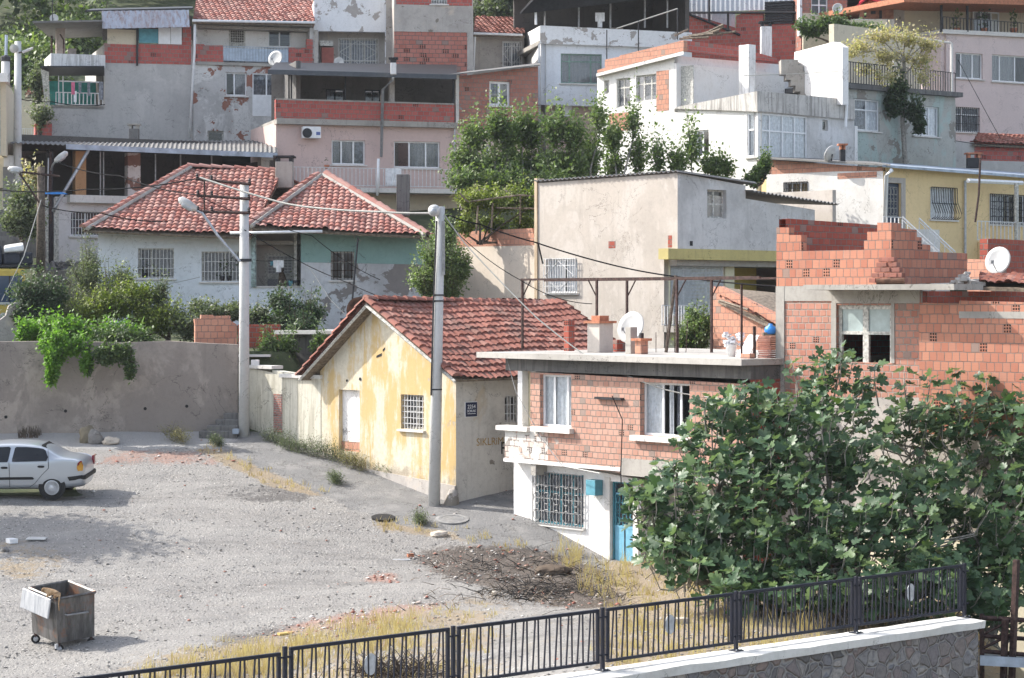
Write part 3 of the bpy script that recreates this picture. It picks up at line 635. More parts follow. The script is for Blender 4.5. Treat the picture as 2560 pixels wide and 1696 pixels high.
M['cbrick'] = brick('corner_house_brick', .2, .155, ((.46,.26,.195),(.5,.3,.235),(.41,.22,.165),(.5,.35,.29)), (.34,.29,.25), .011, .025, cover=(.5,.42,.37), cthr=.68, csc=2.2, grime=.12)
M['pbrick'] = brick('whitewashed_brick', .2, .155, ((.6,.55,.5),(.66,.6,.56),(.55,.3,.22)), (.3,.26,.23), .012, .06, cover=(.68,.66,.62), cthr=.5, csc=2.5)
M['sbrick'] = brick('unfinished_brick', .2, .215, ((.44,.19,.125),(.49,.23,.155),(.39,.155,.105),(.5,.28,.2)), (.3,.25,.22), .008, .03, grime=.2)
M['sbrick2'] = brick('lower_brick', .2, .16, ((.43,.2,.145),(.47,.24,.18),(.38,.165,.12),(.45,.28,.22)), (.42,.37,.33), .012, .02, cover=(.42,.38,.34), cthr=.72, csc=1.3)

W = Pl(-400, 67.0, 594, 67.9)
o = poly_wall('retaining_wall', W, [(-400,1130),(-400,852),(0,855),(150,853),(300,857),(420,853),(500,858),(594,862),(594,1120)], [], M['retain'], None, .5, True)
setp(o, 'long stained retaining wall with vines over its top', 'wall')
mb = MB()
for u, v in ((164,1028),(363,1022),(467,1016),(15,1043)): t, z = W.sz(u, v); MB().lathe(W.w(t, z, .012), [(.05, 0), (.05, .006)], 10, (0,-1,0)).build('drain_hole', M['black'], o)
# return of the wall and the steps beside the pole
r = thing('stone_steps', 'worn concrete steps climbing beside the big pole foot', 'steps', P(560, 1090, 67.3))
for i, (u, v, v1) in enumerate(((505,1075,1090),(523,1062,1078),(542,1048,1064),(560,1033,1050))):
    a = P(u, v, 67.6); b = P(600, v, 67.6); MB().hexa([(a.x,66.9+i*.2,a.z-.4),(b.x,66.9+i*.2,a.z-.4),(b.x,67.75+i*.0,a.z-.4),(a.x,67.75,a.z-.4),(a.x,66.9+i*.2,a.z),(b.x,66.9+i*.2,a.z),(b.x,67.75,a.z),(a.x,67.75,a.z)]).build('step', M['dconc'], r, bevel=.02)
W = Pl(625, 68.0, 802, 65.75)
r = thing('garden_wall', 'low flaking garden wall between pole and yellow house', 'wall', P(700, 1100, 67))
poly_wall('wall', W, [(618,1110),(618,918),(681,932),(681,926),(802,944),(802,1150)], [], M['gard'], r, .3, True)
mb = MB(); (a, za), (b, _), (c, zc), (d, _) = W.sz(612, 916), W.sz(684, 928), W.sz(703, 938), W.sz(806, 942)
mb.wb(W, a, b, za-.06, za+.04, .08, -.38); mb.wb(W, c, d, zc-.07, zc+.04, .09, -.39); mb.build('coping', M['sill'], r)
(a, z1), (b, _), (_, z0) = W.sz(684, 985), W.sz(706, 985), W.sz(684, 1082); m = MB().wb(W, a, b, z0, z1, .006, -.01); m.build('brick_patch', brick('old_small_brick', .16, .07, ((.33,.12,.1),(.42,.2,.16),(.3,.14,.12)), (.4,.36,.33), .012, .1), r)
# slab roof and dark lean-to between garden wall and the tiled house
r = thing('garden_shed', 'low dark shed under a concrete slab behind garden wall', 'shed', P(760, 930, 69.5))
W = Pl(705, 70.2, 860, 69.2); poly_wall('wall', W, [(705,990),(705,838),(860,838),(860,990)], [], M['dconc'], r, .2); slab(W, 700, 826, 870, .12, .4, -2.5, r, 'sill', 'roof_slab')
b = MB().hexa([P(720,838,68.5),P(860,838,68.5),P(860,838,67.5),P(720,838,67.5),P(720,829,68.5),P(860,829,68.5),P(860,829,67.5),P(720,829,67.5)])
shell(W, *[W.sz(705,838)[0], W.sz(860,838)[0]], 5, W.sz(705,838)[1], 2.5, M['dconc'], r, flat=False)
# brick stack wall beside the big pole and red wall beyond it
r = thing('brick_wall', 'stub of orange hollow brick wall beside the big pole', 'wall', P(540, 862, 68.6)); W = Pl(486, 68.6, 592, 68.9)
poly_wall('wall', W, [(488,866),(488,812),(486,798),(503,797),(503,788),(533,788),(536,791),(576,790),(576,801),(592,812),(592,866)], [], M['obrick'], r, .4, True)
r = thing('brick_wall', 'dark red brick wall partly hidden by shrubs behind pole', 'wall', P(660, 880, 70.5)); W = Pl(594, 70.5, 700, 70.5)
poly_wall('wall', W, [(594,960),(594,812),(700,812),(700,960)], [], M['dbrick'], r, .3, True)
W = Pl(575, 69, 690, 69); r = thing('concrete_ledge', 'thin concrete ledge slab crossing behind the big pole', 'ledge', P(630, 890, 69)); slab(W, 572, 886, 680, .07, .5, -.6, r, 'sill', 'slab')
MB().wb(W, *[W.sz(585,886)[0], W.sz(600,886)[0]], 5.5, 8.25, .2, -.2).build('pier', M['dconc'], r)
o = MB().box(P(638, 909, 68.0), (.24,.2,.22)).build('plaster_block', M['wht'], None, bevel=.01); setp(o, 'small white block on the garden wall end by pole', 'block')

# ---------------------------------------------------------------- yellow gabled house
WG = Pl(800, 65.8, 1140, 61.2); L = WG.L
r = house('gabled_house', 'flaking yellow gabled house with grilled window and blocked door', 960, 1200, 63.5)
ta, za = WG.sz(942, 762)
WS = WG.side(L)
def door_panel(W, t0, t1, z0, z1, f):
    MB().wb(W, t0+.02, t1-.02, z0, z1, -.1, -.16).build('panel', M['whtdirty'], f); MB().wb(W, t0+.02, t1-.02, z0-.5, z0+.22, -.06, -.13).build('brick_infill', M['obrick'], f)
h1 = window(WG, (1002,986,1059,1072), r, 'oldwhite', (.5,), (.5,), [(.1,.5,.5,'drape')], 'grid', dep=.2, goff=-.06, gmat='greyw2')
t0, z1 = WG.sz(847, 974); t1 = WG.sz(899, 974)[0]; z0 = WG.sz(847, 1127)[1]; h2 = (t0, z0, t1, z1)
d = MB().wb(WG, t0, t1, z0-.6, z1+.05, -.14, -.2).build('door', plaster('white_door', (.76,.74,.72), (.5,.46,.42), .4, peel=(.45,.43,.42), thr=.62), r); d['label'] = 'white blocked up door'
MB().wb(WG, t0, t1, z0-.6, z0+.28, -.1, -.139).build('brick_infill', M['obrick'], r)
poly_wall('wall', WG, [(800,1175),(800,928),(942,762),(1140,935),(1140,1300)], [h1, h2], M['yel'], r, .22)
zb = WG.sz(1140, 1300)[1]; MB().hexa([WG.w(1.2,zb,.09),WG.w(L+.0,zb,.09),WG.w(L+.0,zb,-.05),WG.w(1.2,zb,-.05),WG.w(1.2,WG.sz(900,1165)[1],.05),WG.w(L,WG.sz(1140,1215)[1],.05),WG.w(L,WG.sz(1140,1215)[1],-.05),WG.w(1.2,WG.sz(900,1165)[1],-.05)]).build('plinth', M['greyw'], r)
MB().tube([WG.w(L-.05,zb,.18), WG.w(L-.02,WG.sz(1140,1215)[1]-.1,.08)], .35, 10, .12).build('corner_buttress', M['greyw'], r, smooth=True)
h3 = window(WS, (1262,990,1300,1057), r, 'oldwhite', (.5,), (), None, 'v', sill=False, dep=.15, gmat='bar', goff=-.02, label='narrow side window')
poly_wall('wall', WS, [(1140,1310),(1140,931),(1560,935),(1560,1300)], [h3], plaster('side_render', (.58,.55,.5), (.2,.18,.16), .6, peel=(.3,.27,.23), thr=.66, streak=.5, patch=(.5,.4,.27), pthr=.6), r, .22)
zt = WG.sz(1140, 931)[1]; shell(WG, 0, L, 3.5, zt-.1, 7.2, M['greyw'], r, flat=False, sides='lb')
za2 = za+.1; RF, RB = .4, -7.3
e0, e1, r0, r1 = WG.w(L+.42, zt-.12, RF), WG.w(L+.42, zt-.12, RB), WG.w(ta, za2+.03, RF), WG.w(ta, za2-.12, RB)
roof = tile_slope(e0, e1, r0, r1, M['tileold'], r, sag=.14, seed=3)
f0, f1 = WG.w(-.5, WG.sz(800, 925)[1]-.2, RF), WG.w(-.5, WG.sz(800, 925)[1]-.2, RB); tile_slope(f0, f1, r0, r1, M['tileold'], r, sag=.1, seed=4)
caps([r0+Vector((0,0,.05)), r1+Vector((0,0,.05))], r, M['tileold'], .13, seed=2); caps([e0+Vector((0,0,.05)), r0+Vector((0,0,.05))], r, M['tileold'], .12, .4, 'verge_tile', 5); caps([f0+Vector((0,0,.05)), r0+Vector((0,0,.05))], r, M['tileold'], .12, .4, 'verge_tile', 6)
MB().tube([e0+Vector((0,0,-.12)), r0+Vector((0,0,-.16))], .05, 4).build('verge_board', M['oldwhite'], r); MB().tube([f0+Vector((0,0,-.12)), r0+Vector((0,0,-.17))], .05, 4).build('verge_board', M['oldwhite'], r)
mb = MB()
for u, v, q in ((901,948,.05),(868,952,.04)): t, z = WG.sz(u, v); MB().lathe(WG.w(t, z, .012), [(q, 0), (q, .006)], 10, (WG.n.x, WG.n.y, 0)).build('wall_hole', M['black'], r)
for u, v, w_, a in ((948,890,.12,.03),(960,875,.05,.02)): t, z = WG.sz(u, v); MB().hexa([WG.w(t-w_,z-.03-a,.01),WG.w(t+w_,z+.0,.01),WG.w(t+w_,z+.0,-.02),WG.w(t-w_,z-.03-a,-.02),WG.w(t-w_,z+.03-a,.01),WG.w(t+w_,z+.05+a,.01),WG.w(t+w_,z+.05+a,-.02),WG.w(t-w_,z+.03-a,-.02)]).build('wall_hole', M['black'], r)
# street sign and the painted words on the side wall
t, z = WS.sz(1177, 1024); s = thing('street_sign', 'small dark blue street name plate on the side wall', 'sign', WS.w(t, z, .02)); q = .0
MB().wb(WS, t-.21, t+.21, z-.2, z+.2, .03, .004).build('plate', plain('sign_blue', (.012,.018,.06), .35, 0, .05), s)
MB().wb(WS, t-.225, t+.225, z-.215, z+.215, .02, .002).build('border', M['white'], s)
text('2254', WS, t, z+.075, .15, M['white'], s, .033); text('SOKAK', WS, t, z-.045, .1, M['white'], s, .033); MB().wb(WS, t-.15, t+.15, z-.125, z-.11, .034, .03).build('line', M['white'], s)
t, z = WS.sz(1225, 1105); text('SIKLRiM', WS, t, z, .3, plain('ochre_paint', (.42,.27,.1), .9, 0, .3), r, .006, 'graffiti'); t, z = WS.sz(1255, 1122); text('R', WS, t+.08, z, .5, M['black'], r, .006, 'graffiti'); t, z = WS.sz(1257, 1100); text('n', WS, t+.1, z+.14, .24, M['rust'], r, .006, 'graffiti')

# ---------------------------------------------------------------- corner house with brick upper floor
U1 = Pl(1262, 59.75, 1880, 52.85); U0 = U1.shift(-.42); r = house('corner_house', 'two-storey corner house with raw brick upper floor and white base', 1450, 1390, 57)
T = lambda u: U1.sz(u, 900)[0]
zs = U1.sz(1262, 881)[1]; zbm = zs-.5; tr = T(1876)
w1 = window(U1, (1350,936,1428,1066), r, 'white', (.36,.78), (), [(0,.33,0,'cloth'),(.36,1,0,'cloth')], sill=False, dep=.12, label='white window with white curtains')
w2 = window(U1, (1600,955,1724,1088), r, 'white', (.38,.74), (), [(0,.36,0,'cloth'),(.45,.55,0,'cloth'),(.62,.72,0,'drape')], sill=False, dep=.16, label='wide white window with drawn back curtains')
for u0, v0, u1, w_ in ((1338,1070,1427,w1),(1583,1094,1730,w2)): MB().wb(U1, w_[0]-.22, w_[2]+.1, w_[1]-.14, w_[1]-.005, .16, -.12).build('window_sill', M['sill'], r)
poly_wall('wall', U1, [(1326,1075),(1326,930),(1876,962),(1876,1230),(1370,1158),(1370,1082)], [w1, w2], M['cbrick'], r, .24).data
poly_wall('wall', U1, [(1262,1146),(1262,1068),(1326,1074),(1369.5,1082),(1369.5,1158)], [], M['pbrick'], r, .24)['label'] = 'whitewashed brick parapet'
pz0, pz1 = U1.sz(1553, 1148)[1], U1.sz(1553, 1180)[1]; MB().wb(U1, T(1553), tr, U1.sz(1553,1182)[1]-.06, pz0+.03, .02, -.26).build('floor_beam', M['concrete'], r)
MB().wb(U1, T(1262)-.02, T(1552), U1.sz(1262,1154)[1]-.0, U1.sz(1262,1147)[1]+.02, .03, -.8).build('floor_slab', M['wht'], r)
MB().wb(U1, T(1264), tr+.01, zbm+.01, zs-.155, .004, -.3).build('roof_beam', M['dconc'], r)
mb = MB(); mb.wb(U1, -.7, tr+.1, zs-.15, zs, .42, -7.2); mb.build('roof_slab', plaster('slab_concrete', (.42,.4,.37), (.14,.13,.12), .5, streak=.3), r)
MB().wb(U1, T(1293), T(1304), U1.sz(1293,1066)[1], zbm+.02, -.02, -.24).build('column', M['wht'], r)
MB().wb(U1, T(1304), T(1330), U1.sz(1293,1066)[1]-.1, zbm+.02, -.25, -.35).build('loggia_wall', plaster('cream_paint', (.6,.53,.36), (.45,.4,.3), .3), r)
MB().wb(U1, T(1253)-.1, T(1325), U1.sz(1262,1069)[1]-.07, U1.sz(1262,1066)[1]+.02, .12, -.3).build('parapet_cap', M['sill'], r)
t, z = U1.sz(1494, 992); t2, z2 = U1.sz(1560, 996); MB().wb(U1, t, t2, z-.06, z, .12, .004).build('angle_iron', M['dark'], r)
UR = U1.side(tr); poly_wall('wall', UR, [(0,3),(0,zs-.15),(7.2,zs-.15),(7.2,3)], [], M['dbrick'], r, .24, world=True)  # darker brick than the front: this side's shade is in its colour
MB().wb(UR, .01, 7.1, zbm, zs-.16, .01, -.05).build('roof_beam', M['dconc'], r)
shell(U1, T(1326), tr, 5.3, zs-.16, 7.1, M['concrete'], r, flat=False, sides='lb')
g1 = window(U0, (1340,1178,1459,1306), r, 'teal', (.25,.5,.75), (.62,), [(0,1,0,'drape')], 'fancy', dep=.06, gmat='greybar', goff=.1, label='teal framed window behind ornate bars')
gd0 = U0.sz(1521, 1203); gd1 = U0.sz(1586, 1203)[0]; gz = U0.sz(1521, 1417)[1]; hd = (gd0[0]+.08, gz, gd1-.02, gd0[1])
poly_wall('wall', U0, [(1284,1330),(1284,1140),(1602,1200),(1602,1460)], [g1, hd], M['wht'], r, .24)
zz1 = U1.sz(1262,1154)[1]; shell(U0, U0.sz(1284,1200)[0], tr, 2.0, zz1, 6.6, M['wht'], r, flat=True)
t0, z0, t1, z1 = hd; zm = z0+(z1-z0)*.47
d = MB().wb(U0, t0+.05, t1-.05, z0+.02, zm, -.1, -.15).wb(U0, t0+.05, t0+.11, zm, z1, -.1, -.16).wb(U0, t1-.11, t1-.05, zm, z1, -.1, -.16).wb(U0, t0+.05, t1-.05, z1-.34, z1-.27, -.1, -.16).wb(U0, t0+.05, t1-.05, zm-.02, zm+.05, -.09, -.16).build('door', plain('sky_blue_paint', (.15,.37,.5), .5, 0, .1), r); d['label'] = 'blue iron street door'
MB().wb(U0, t0+.02, t0+.06, z0, z1, -.06, -.2).wb(U0, t1-.06, t1-.02, z0, z1, -.06, -.2).wb(U0, t0+.02, t1-.02, z1-.04, z1, -.06, -.2).build('frame', M['teal'], d)
grille(U0, t0+.1, t1-.1, zm+.03, z1-.34, -.1, M['teal'], d, 'fancy', 5, .012); grille(U0, t0+.1, t1-.1, z1-.28, z1-.02, -.1, M['dark'], d, 'v', 6, .01)
MB().wb(U0, t0+.1, t1-.1, zm, z1, -.17, -.18).build('pane', M['room'], d); MB().wb(U0, (t0+t1)/2-.012, (t0+t1)/2+.012, z0+.03, zm-.03, -.085, -.1).build('seam', M['dark'], d)
MB().wb(U0, t1-.2, t1-.12, z0+.75, z0+.78, -.04, -.1).build('handle', M['dark'], d)
t, z = U0.sz(1484, 1198); MB().wb(U0, t, t+.36, z-.4, z, .28, .004).build('meter_box', M['cyan'], r, bevel=.01)
MB().wb(U0, gd0[0]-.12, hd[0]-.002, gz-.1, gd0[1]+.1, .03, -.2).wb(U0, hd[2]+.002, hd[2]+.2, gz-.3, gd0[1]+.1, .04, -.2).build('door_surround', M['sill'], r)
WQ = U0.shift(-.9); poly_wall('wall', WQ, [(1602,1500),(1602,1180),(1990,1250),(1990,1560)], [], M['concrete'], r, .2); pbox(WQ, 1640, 1335, 1700, 1460, .06, 0, 'corr', r, 'roller_shutter')
MB().wb(U0, hd[0]-.1, hd[2]+.3, gz-.5, gz-.01, .35, -.1).build('door_step', M['concrete'], r)

# roof things on the corner house
def on(off, u, v=None): w_ = U1.shift(off); return w_, w_.sz(u, 880)[0]
def chim(u0, u1, v, off, dep, label, mat='concrete', name='chimney', cap=None, base=None, capmat='terra'):
    w_ = U1.shift(off); (a, z1), (b, _) = w_.sz(u0, v), w_.sz(u1, v); z0 = base or zs; q = thing(name, label, 'chimney', w_.w((a+b)/2, z0, -dep/2)); b = a+(b-a)*.62
    MB().wb(w_, a, b, z0+.0, z1, 0, -dep).build('stack', M[mat], q, bevel=.01)
    if cap: MB().wb(w_, a-.07, b+.07, z1-.005, z1+.06, .07, -dep-.07).build('cap', M[capmat], q); MB().wb(w_, a+.08, b-.08, z1+.055, z1+.2, -.08, -dep+.08).build('flue', M[cap], q)
    return q
chim(1468,1518,808,-1.6,.5,'square rendered chimney with a brick on its cap','beige',cap='terra')
chim(1409,1430,800,-2.2,.22,'slim pier of stacked red bricks on roof slab','dbrick','brick_pier')
chim(1587,1612,852,-1.2,.26,'tiny orange brick chimney with a flat cap','obrick',cap='dark')
q = chim(1563,1585,818,-1.3,.25,'pale concrete stump in front of the satellite dish','concrete','concrete_stump'); q['category'] = 'stump'
q = chim(1515,1560,850,-2.6,.5,'crumbling heap of dark roof bricks beside chimney','dbrick','brick_pile'); q['category'] = 'brick pile'
dish(1576, 818, 60.0, .45, 'big white satellite dish on the corner house roof', (-.75,-.8,.35), base=P(1576,876,60.2))
W = U1.shift(-3.0); r = thing('steel_pergola', 'rusty steel pergola frame standing on the corner roof', 'pergola', W.w(W.sz(1500,880)[0], zs, 0)); mb = []
zt_ = W.sz(1306,697)[1]
for k, (a, b) in enumerate(((0, zt_), (-.9, zt_-.02))): w2_ = W.shift(a); MB().wb(w2_, W.sz(1306,697)[0]-.05, W.sz(1900,700)[0], b-.06, b, .03, -.03).build('beam', M['iron'], r)
for u, o_ in ((1306,0),(1492,0),(1509,-.9),(1692,0),(1720,-.9)):
    t = W.sz(u, 800)[0]; MB().wb(W, t-.03, t+.03, zs, zt_-.06, o_+.027, o_-.027).build('post', M['iron'], r)
    MB().tube([W.w(t, zt_-.55, o_), W.w(t+(-.35 if u == 1492 else .35), zt_-.06, o_)], .025, 4).build('brace', M['iron'], r)
t0 = W.sz(1665,700)[0]; o = MB().tube([W.w(t0+.08, zt_+.05, -.3), W.w(t0-.1, zs, -.1)], .05, 6).build('wooden_post', M['bark'], None); setp(o, 'thick dark leaning wooden post wired to the pergola', 'post')
for u, v, lab in ((1854,712,'tall dark steel post in front of the small tiled shed'),(1886,816,'short black steel pipe at the roof slab end')):
    W2 = U1.shift(-.7); t, z = W2.sz(u, v); o = MB().tube([W2.w(t, zs, 0), W2.w(t, z, 0)], .04 if u > 1860 else .03, 8).build('steel_post', M['iron'], None); setp(o, lab, 'post')
W2 = U1.shift(-1.2); t = W2.sz(1828, 880)[0]; q = thing('laundry_bucket', 'white bucket heaped with pale cloths on roof slab', 'bucket', W2.w(t, zs, 0))
MB().lathe(W2.w(t, zs, 0), [(.1,0),(.14,.3),(.15,.31),(.02,.3)], 16).build('bucket', M['white'], q, smooth=True)
mb = MB(); rg = random.Random(4)
for i in range(26): c = W2.w(t, zs+.36, 0)+Vector((rg.uniform(-.16,.28),rg.uniform(-.1,.1),rg.uniform(-.06,.2))); mb.box(c, (rg.uniform(.08,.2),rg.uniform(.08,.16),rg.uniform(.02,.07)), rg.uniform(0,3), rg.uniform(-.9,.9))
mb.build('cloth_heap', M['cloth'], q, bevel=.01)
W2 = U1.shift(-1.9); t, z = W2.sz(1862, 838); o = MB().hexa([W2.w(t-.12,zs,.2),W2.w(t+.3,zs,.2),W2.w(t+.3,zs,.17),W2.w(t-.12,zs,.17),W2.w(t-.05,z,-.2),W2.w(t+.3,z,-.2),W2.w(t+.3,z,-.23),W2.w(t-.05,z,-.23)]).build('white_board', M['white'], None); setp(o, 'white board leaning behind the heaped bucket', 'board')
q = thing('tile_stack', 'neat stack of flat roof tiles against concrete column', 'tile stack', U1.shift(-1.1).w(U1.shift(-1.1).sz(1908,880)[0], zs, 0)); W2 = U1.shift(-.9); t = W2.sz(1895, 880)[0]; mb = MB()
for i in range(12): mb.wb(W2, t+rg.uniform(-.02,.02), t+.42+rg.uniform(-.02,.02), zs+i*.045, zs+i*.045+.032, rg.uniform(-.02,.02), -.28)
mb.build('tile', M['tileold'], q)
c = W2.w(W2.sz(1917,826)[0], zs+.69, -.14); o = MB().lathe(c+Vector((0,0,-.1)), [(.02,-.02),(.12,0),(.16,.08),(.14,.16),(.05,.21),(.05,.25)], 16).build('blue_jug', M['blue'], None, smooth=True); setp(o, 'round blue plastic jug on top of the tile stack', 'jug')
o = MB().box(W2.w(W2.sz(1913,800)[0], zs+.585, -.14), (.3,.25,.08)).build('wood_block', M['wood'], None); setp(o, 'wooden block under the blue jug', 'block')
W2 = U1.shift(-.2); t = W2.sz(1852, 890)[0]; o = MB().wb(W2, t, t+.3, zs, zs+.12, 0, -.18).build('loose_brick', M['obrick'], None, bevel=.01); setp(o, 'loose orange brick at the slab edge below bucket', 'brick')
mb = MB()
for i in range(5):
    a = W.w(W.sz(1640+i*14, 880)[0], zs, -.5*(i % 2)); mb.tube([a, a+Vector((rg.uniform(-.05,.05), 0, rg.uniform(.5,1.1)))], .01, 4)
setp(mb.build('rebar', M['iron'], None), 'thin rusty rebar rods sticking up from the roof slab', 'rebar')

# ---------------------------------------------------------------- unfinished red brick house
S1 = Pl(1941, 53.7, 2300, 50.8); r = house('brick_house', 'unfinished red brick house with stepped parapet and broken window', 2120, 1100, 55.5)
def lowdark(W, t0, t1, z0, z1, f): pass
t0, z1 = S1.sz(2092, 763); t1 = S1.sz(2228, 763)[0]; zc, z0 = S1.sz(2092, 832)[1], S1.sz(2092, 905)[1]; ws = (t0, z0, t1, z1); fm = M['oldwhite']; mb = MB(); tm = (t0+t1)/2
for a, b, c, d_ in ((t0,t0+.09,z0,z1),(t1-.09,t1,z0,z1),(tm-.08,tm+.08,z0,z1)): mb.wb(S1, a, b, c, d_, -.08, -.16)
for a, b in ((t0+.09,tm-.08),(tm+.08,t1-.09)): mb.wb(S1, a, b, z1-.1, z1, -.08, -.15); mb.wb(S1, a, b, zc-.04, zc+.04, -.08, -.15)
f = mb.build('window', fm, r); f['label'] = 'old wooden window with empty lower half'
for a, b in ((t0+.09,tm-.08),(tm+.08,t1-.09)): MB().wb(S1, a, b, zc+.04, z1-.1, -.11, -.12).build('pane', plain('frosted_glass', (.4,.48,.48), .25, 0, .2, 2), f)
poly_wall('wall', S1, [(1941,994),(1941,729),(2302,729),(2302,994)], [ws], M['sbrick2'], r, .25); poly_wall('base_wall', S1, [(1941,1330),(1941,994.3),(2302,994.3),(2302,1330)], [], M['greyw'], r, .27)
t = S1.sz; MB().wb(S1, 0, t(1962,800)[0], 3, t(1941,716)[1]-.002, .03, -.2).build('column', M['concrete'], r)
MB().wb(S1, t(1962,800)[0], t(2092,800)[0]-.12, t(1941,753)[1], t(1941,716)[1], .022, -.1).wb(S1, t(2090,800)[0]-.12, t(2300,800)[0], t(2090,758)[1], t(2090,727)[1], .02, -.1).wb(S1, t0-.16, t0-.01, z0, z1+.05, .018, -.09).wb(S1, t1+.01, t1+.1, z0, z1+.05, .018, -.09).build('lintel', M['concrete'], r)
MB().hexa([S1.w(t(2065,720)[0],t(2065,720)[1]-.05,.9),S1.w(t(2440,720)[0],t(2065,727)[1],.9),S1.w(t(2440,720)[0],t(2065,727)[1],-.3),S1.w(t(2075,720)[0],t(2065,727)[1],-.3),S1.w(t(2065,720)[0],t(2065,713)[1],.9),S1.w(t(2440,720)[0],t(2065,713)[1],.9),S1.w(t(2440,720)[0],t(2065,713)[1],-.3),S1.w(t(2075,720)[0],t(2065,713)[1],-.3)]).build('canopy_slab', M['concrete'], r)
poly_wall('parapet_wall', S1, [(1941,716),(1941,569),(1972,569),(1972,588),(2003,588),(2003,628),(2160,625),(2160,602),(2168,602),(2168,580),(2193,580),(2193,557),(2228,557),(2228,712)], [], M['sbrick'], r, .22)
SL = S1.side(.26); poly_wall('parapet_wall', SL, [(1964,716),(1964,548),(1972,547),(2195,563),(2195,716)], [], M['dbrick'], r, .2)  # inner face in a darker brick, its shade put into the colour
SR = S1.side(t(2228,700)[0]); poly_wall('parapet_wall', SR, [(2228,712),(2228,557),(2252,559),(2252,571),(2292,575),(2292,593),(2304,594),(2304,611),(2326,613),(2326,630),(2418,634),(2418,706)], [], M['sbrick'], r, .22)
shell(S1, 0, S1.L, 3, t(1941,729)[1], 7, M['dbrick'], r, flat=True, sides='lrb')
mb = MB(); rg = random.Random(8)
for j in range(5):
    for i in range(7-j):
        c = S1.w(t(2200+i*12+j*5, 700)[0]+rg.uniform(-.02,.02), t(2065,712)[1]+.09+j*.12, .2+rg.uniform(-.03,.03)); mb.box(c, (.19,.15,.1), math.atan2(S1.d.y, S1.d.x)+rg.uniform(-.1,.1), rg.uniform(-.05,.05))
o = mb.build('brick_pile', M['tileold'], None, bevel=.01); setp(o, 'crumbling pile of old small bricks on the canopy slab', 'brick pile')
a, b = S1.w(t(2238,705)[0], t(2238,706)[1], .75), S1.w(t(2290,705)[0], t(2290,703)[1], .45); o = MB().tube([a, b], .075, 12).build('drain_pipe', M['rust'], None); setp(o, 'brown pipe lying on the canopy slab edge', 'pipe')
S2 = Pl(2298, 50.5, 2760, 47.3); tt = S2.sz
poly_wall('wall', S2, [(2298,1085),(2298,757),(2398,760),(2398,752),(2760,762),(2760,1100)], [], M['sbrick'], r, .3, True)['label'] = 'bright large brick wall'
poly_wall('base_wall', S2, [(2298,1400),(2298,1085.3),(2760,1100.3),(2760,1450)], [], M['greyw'], r, .3, True)
MB().wb(S2, tt(2398,790)[0], tt(2760,790)[0], tt(2398,796)[1], tt(2398,779)[1], .012, -.1).build('mortar_band', M['concrete'], r)
pr = [P(2449,710,51.4), P(2800,722,48.5), P(2449,682,54.3), P(2800,690,51.5)]; tile_slope(*pr, M['tileold'], r, seed=12, sag=.08)
W = Pl(2418,59,2478,58.4); poly_wall('wall', W, [(2418,740),(2418,648),(2478,650),(2478,740)], [], M['obrick'], r, .2)
r = thing('brick_wall', 'freestanding dark brick wall behind the right satellite dish', 'wall', P(2520,690,60)); r['label'] = 'freestanding dark brick wall behind the dish over broken tiles'
W = Pl(2470,59.5,2640,62.5); poly_wall('wall', W, [(2470,740),(2470,598),(2482,597),(2640,606),(2640,740)], [], M['dbrick'], r, .25, True); W = Pl(2456,60.6,2471,59.6)
dish(2494, 651, 55.8, .36, 'white satellite dish above the broken tile roof', (-.7,-.75,.3), base=P(2494,700,56))
mb = MB()
for i in range(22): u = rg.uniform(2385, 2450); mb.box(P(u, 712-rg.uniform(0, 28)*(1-abs(u-2415)/40), 51.2+rg.random()), (rg.uniform(.1,.25), .15, rg.uniform(.05,.12)), rg.uniform(0,3), rg.uniform(-.7,.7))
setp(mb.build('rubble_heap', M['concrete'], None, bevel=.01), 'rubble heap of block bits beside the broken tiles', 'rubble heap')

# small tiled brick shed
r = thing('brick_shed', 'small orange brick shed with a slipped tile roof', 'shed', P(1860, 890, 65)); W = Pl(1782, 66.2, 1950, 63.8)
poly_wall('wall', W, [(1782,905),(1782,722),(1798,716),(1945,790),(1950,905)], [], M['obrick'], r, .2)
shell(W, 0, W.L, 7.8, W.sz(1782,735)[1]-.4, 3, M['obrick'], r, flat=False)
tile_slope(P(1798,745,65.9), P(1955,822,63.2), P(1786,712,69.2), P(1955,728,68), M['tileold'], r, seed=21, sag=.22)
for i, (a, b) in enumerate((((1800,752),(1870,775)),((1850,765),(1915,800)),((1880,778),(1935,805)))): MB().tube([P(*a,65.6), P(*b,64.1)], .04, 4).build('rafter', M['wood'], r)

# ---------------------------------------------------------------- beige house
R1 = Pl(1345, 78.0, 1694, 73.0); r = house('beige_house', 'tall beige rendered house with corrugated roof and grilled window', 1560, 860, 75)
tz = R1.sz; wl = window(R1, (1366,648,1443,733), r, 'white', (.5,), (), [(0,.45,0,'cloth'),(.55,1,0,'cloth')], 'diamond', dep=.1, goff=.12, sill=True)
poly_wall('wall', R1, [(1345,930),(1345,458),(1694,433),(1694,623),(1660,623),(1660,930)], [wl], M['beige'], r, .22)
mb = MB()
for u, v, w_, h_ in ((1530,612,.16,.12),(1675,604,.09,.2)): a, z = tz(u, v); MB().wb(R1, a-w_, a+w_, z-h_, z+h_, .008, -.02).build('exposed_brick', M['dbrick'], r)
R2 = R1.side(tz(1694,500)[0]); rz = R2.sz
w2 = window(R2, (1768,474,1816,545), r, 'oldwhite', (.5,), (.5,), None, None, sill=False, dep=.16, label='old two leaf window in the grey face')
poly_wall('wall', R2, [(1694,623),(1694,432),(1864,464),(1864,497),(2037,525),(2037,652)], [w2], M['grey'], r, .22)
q = MB(); a, z = rz(1728,609); q.wb(R2, a-.07, a+.07, z-.08, z+.08, .008, -.02); q.build('wall_hole', M['black'], r)
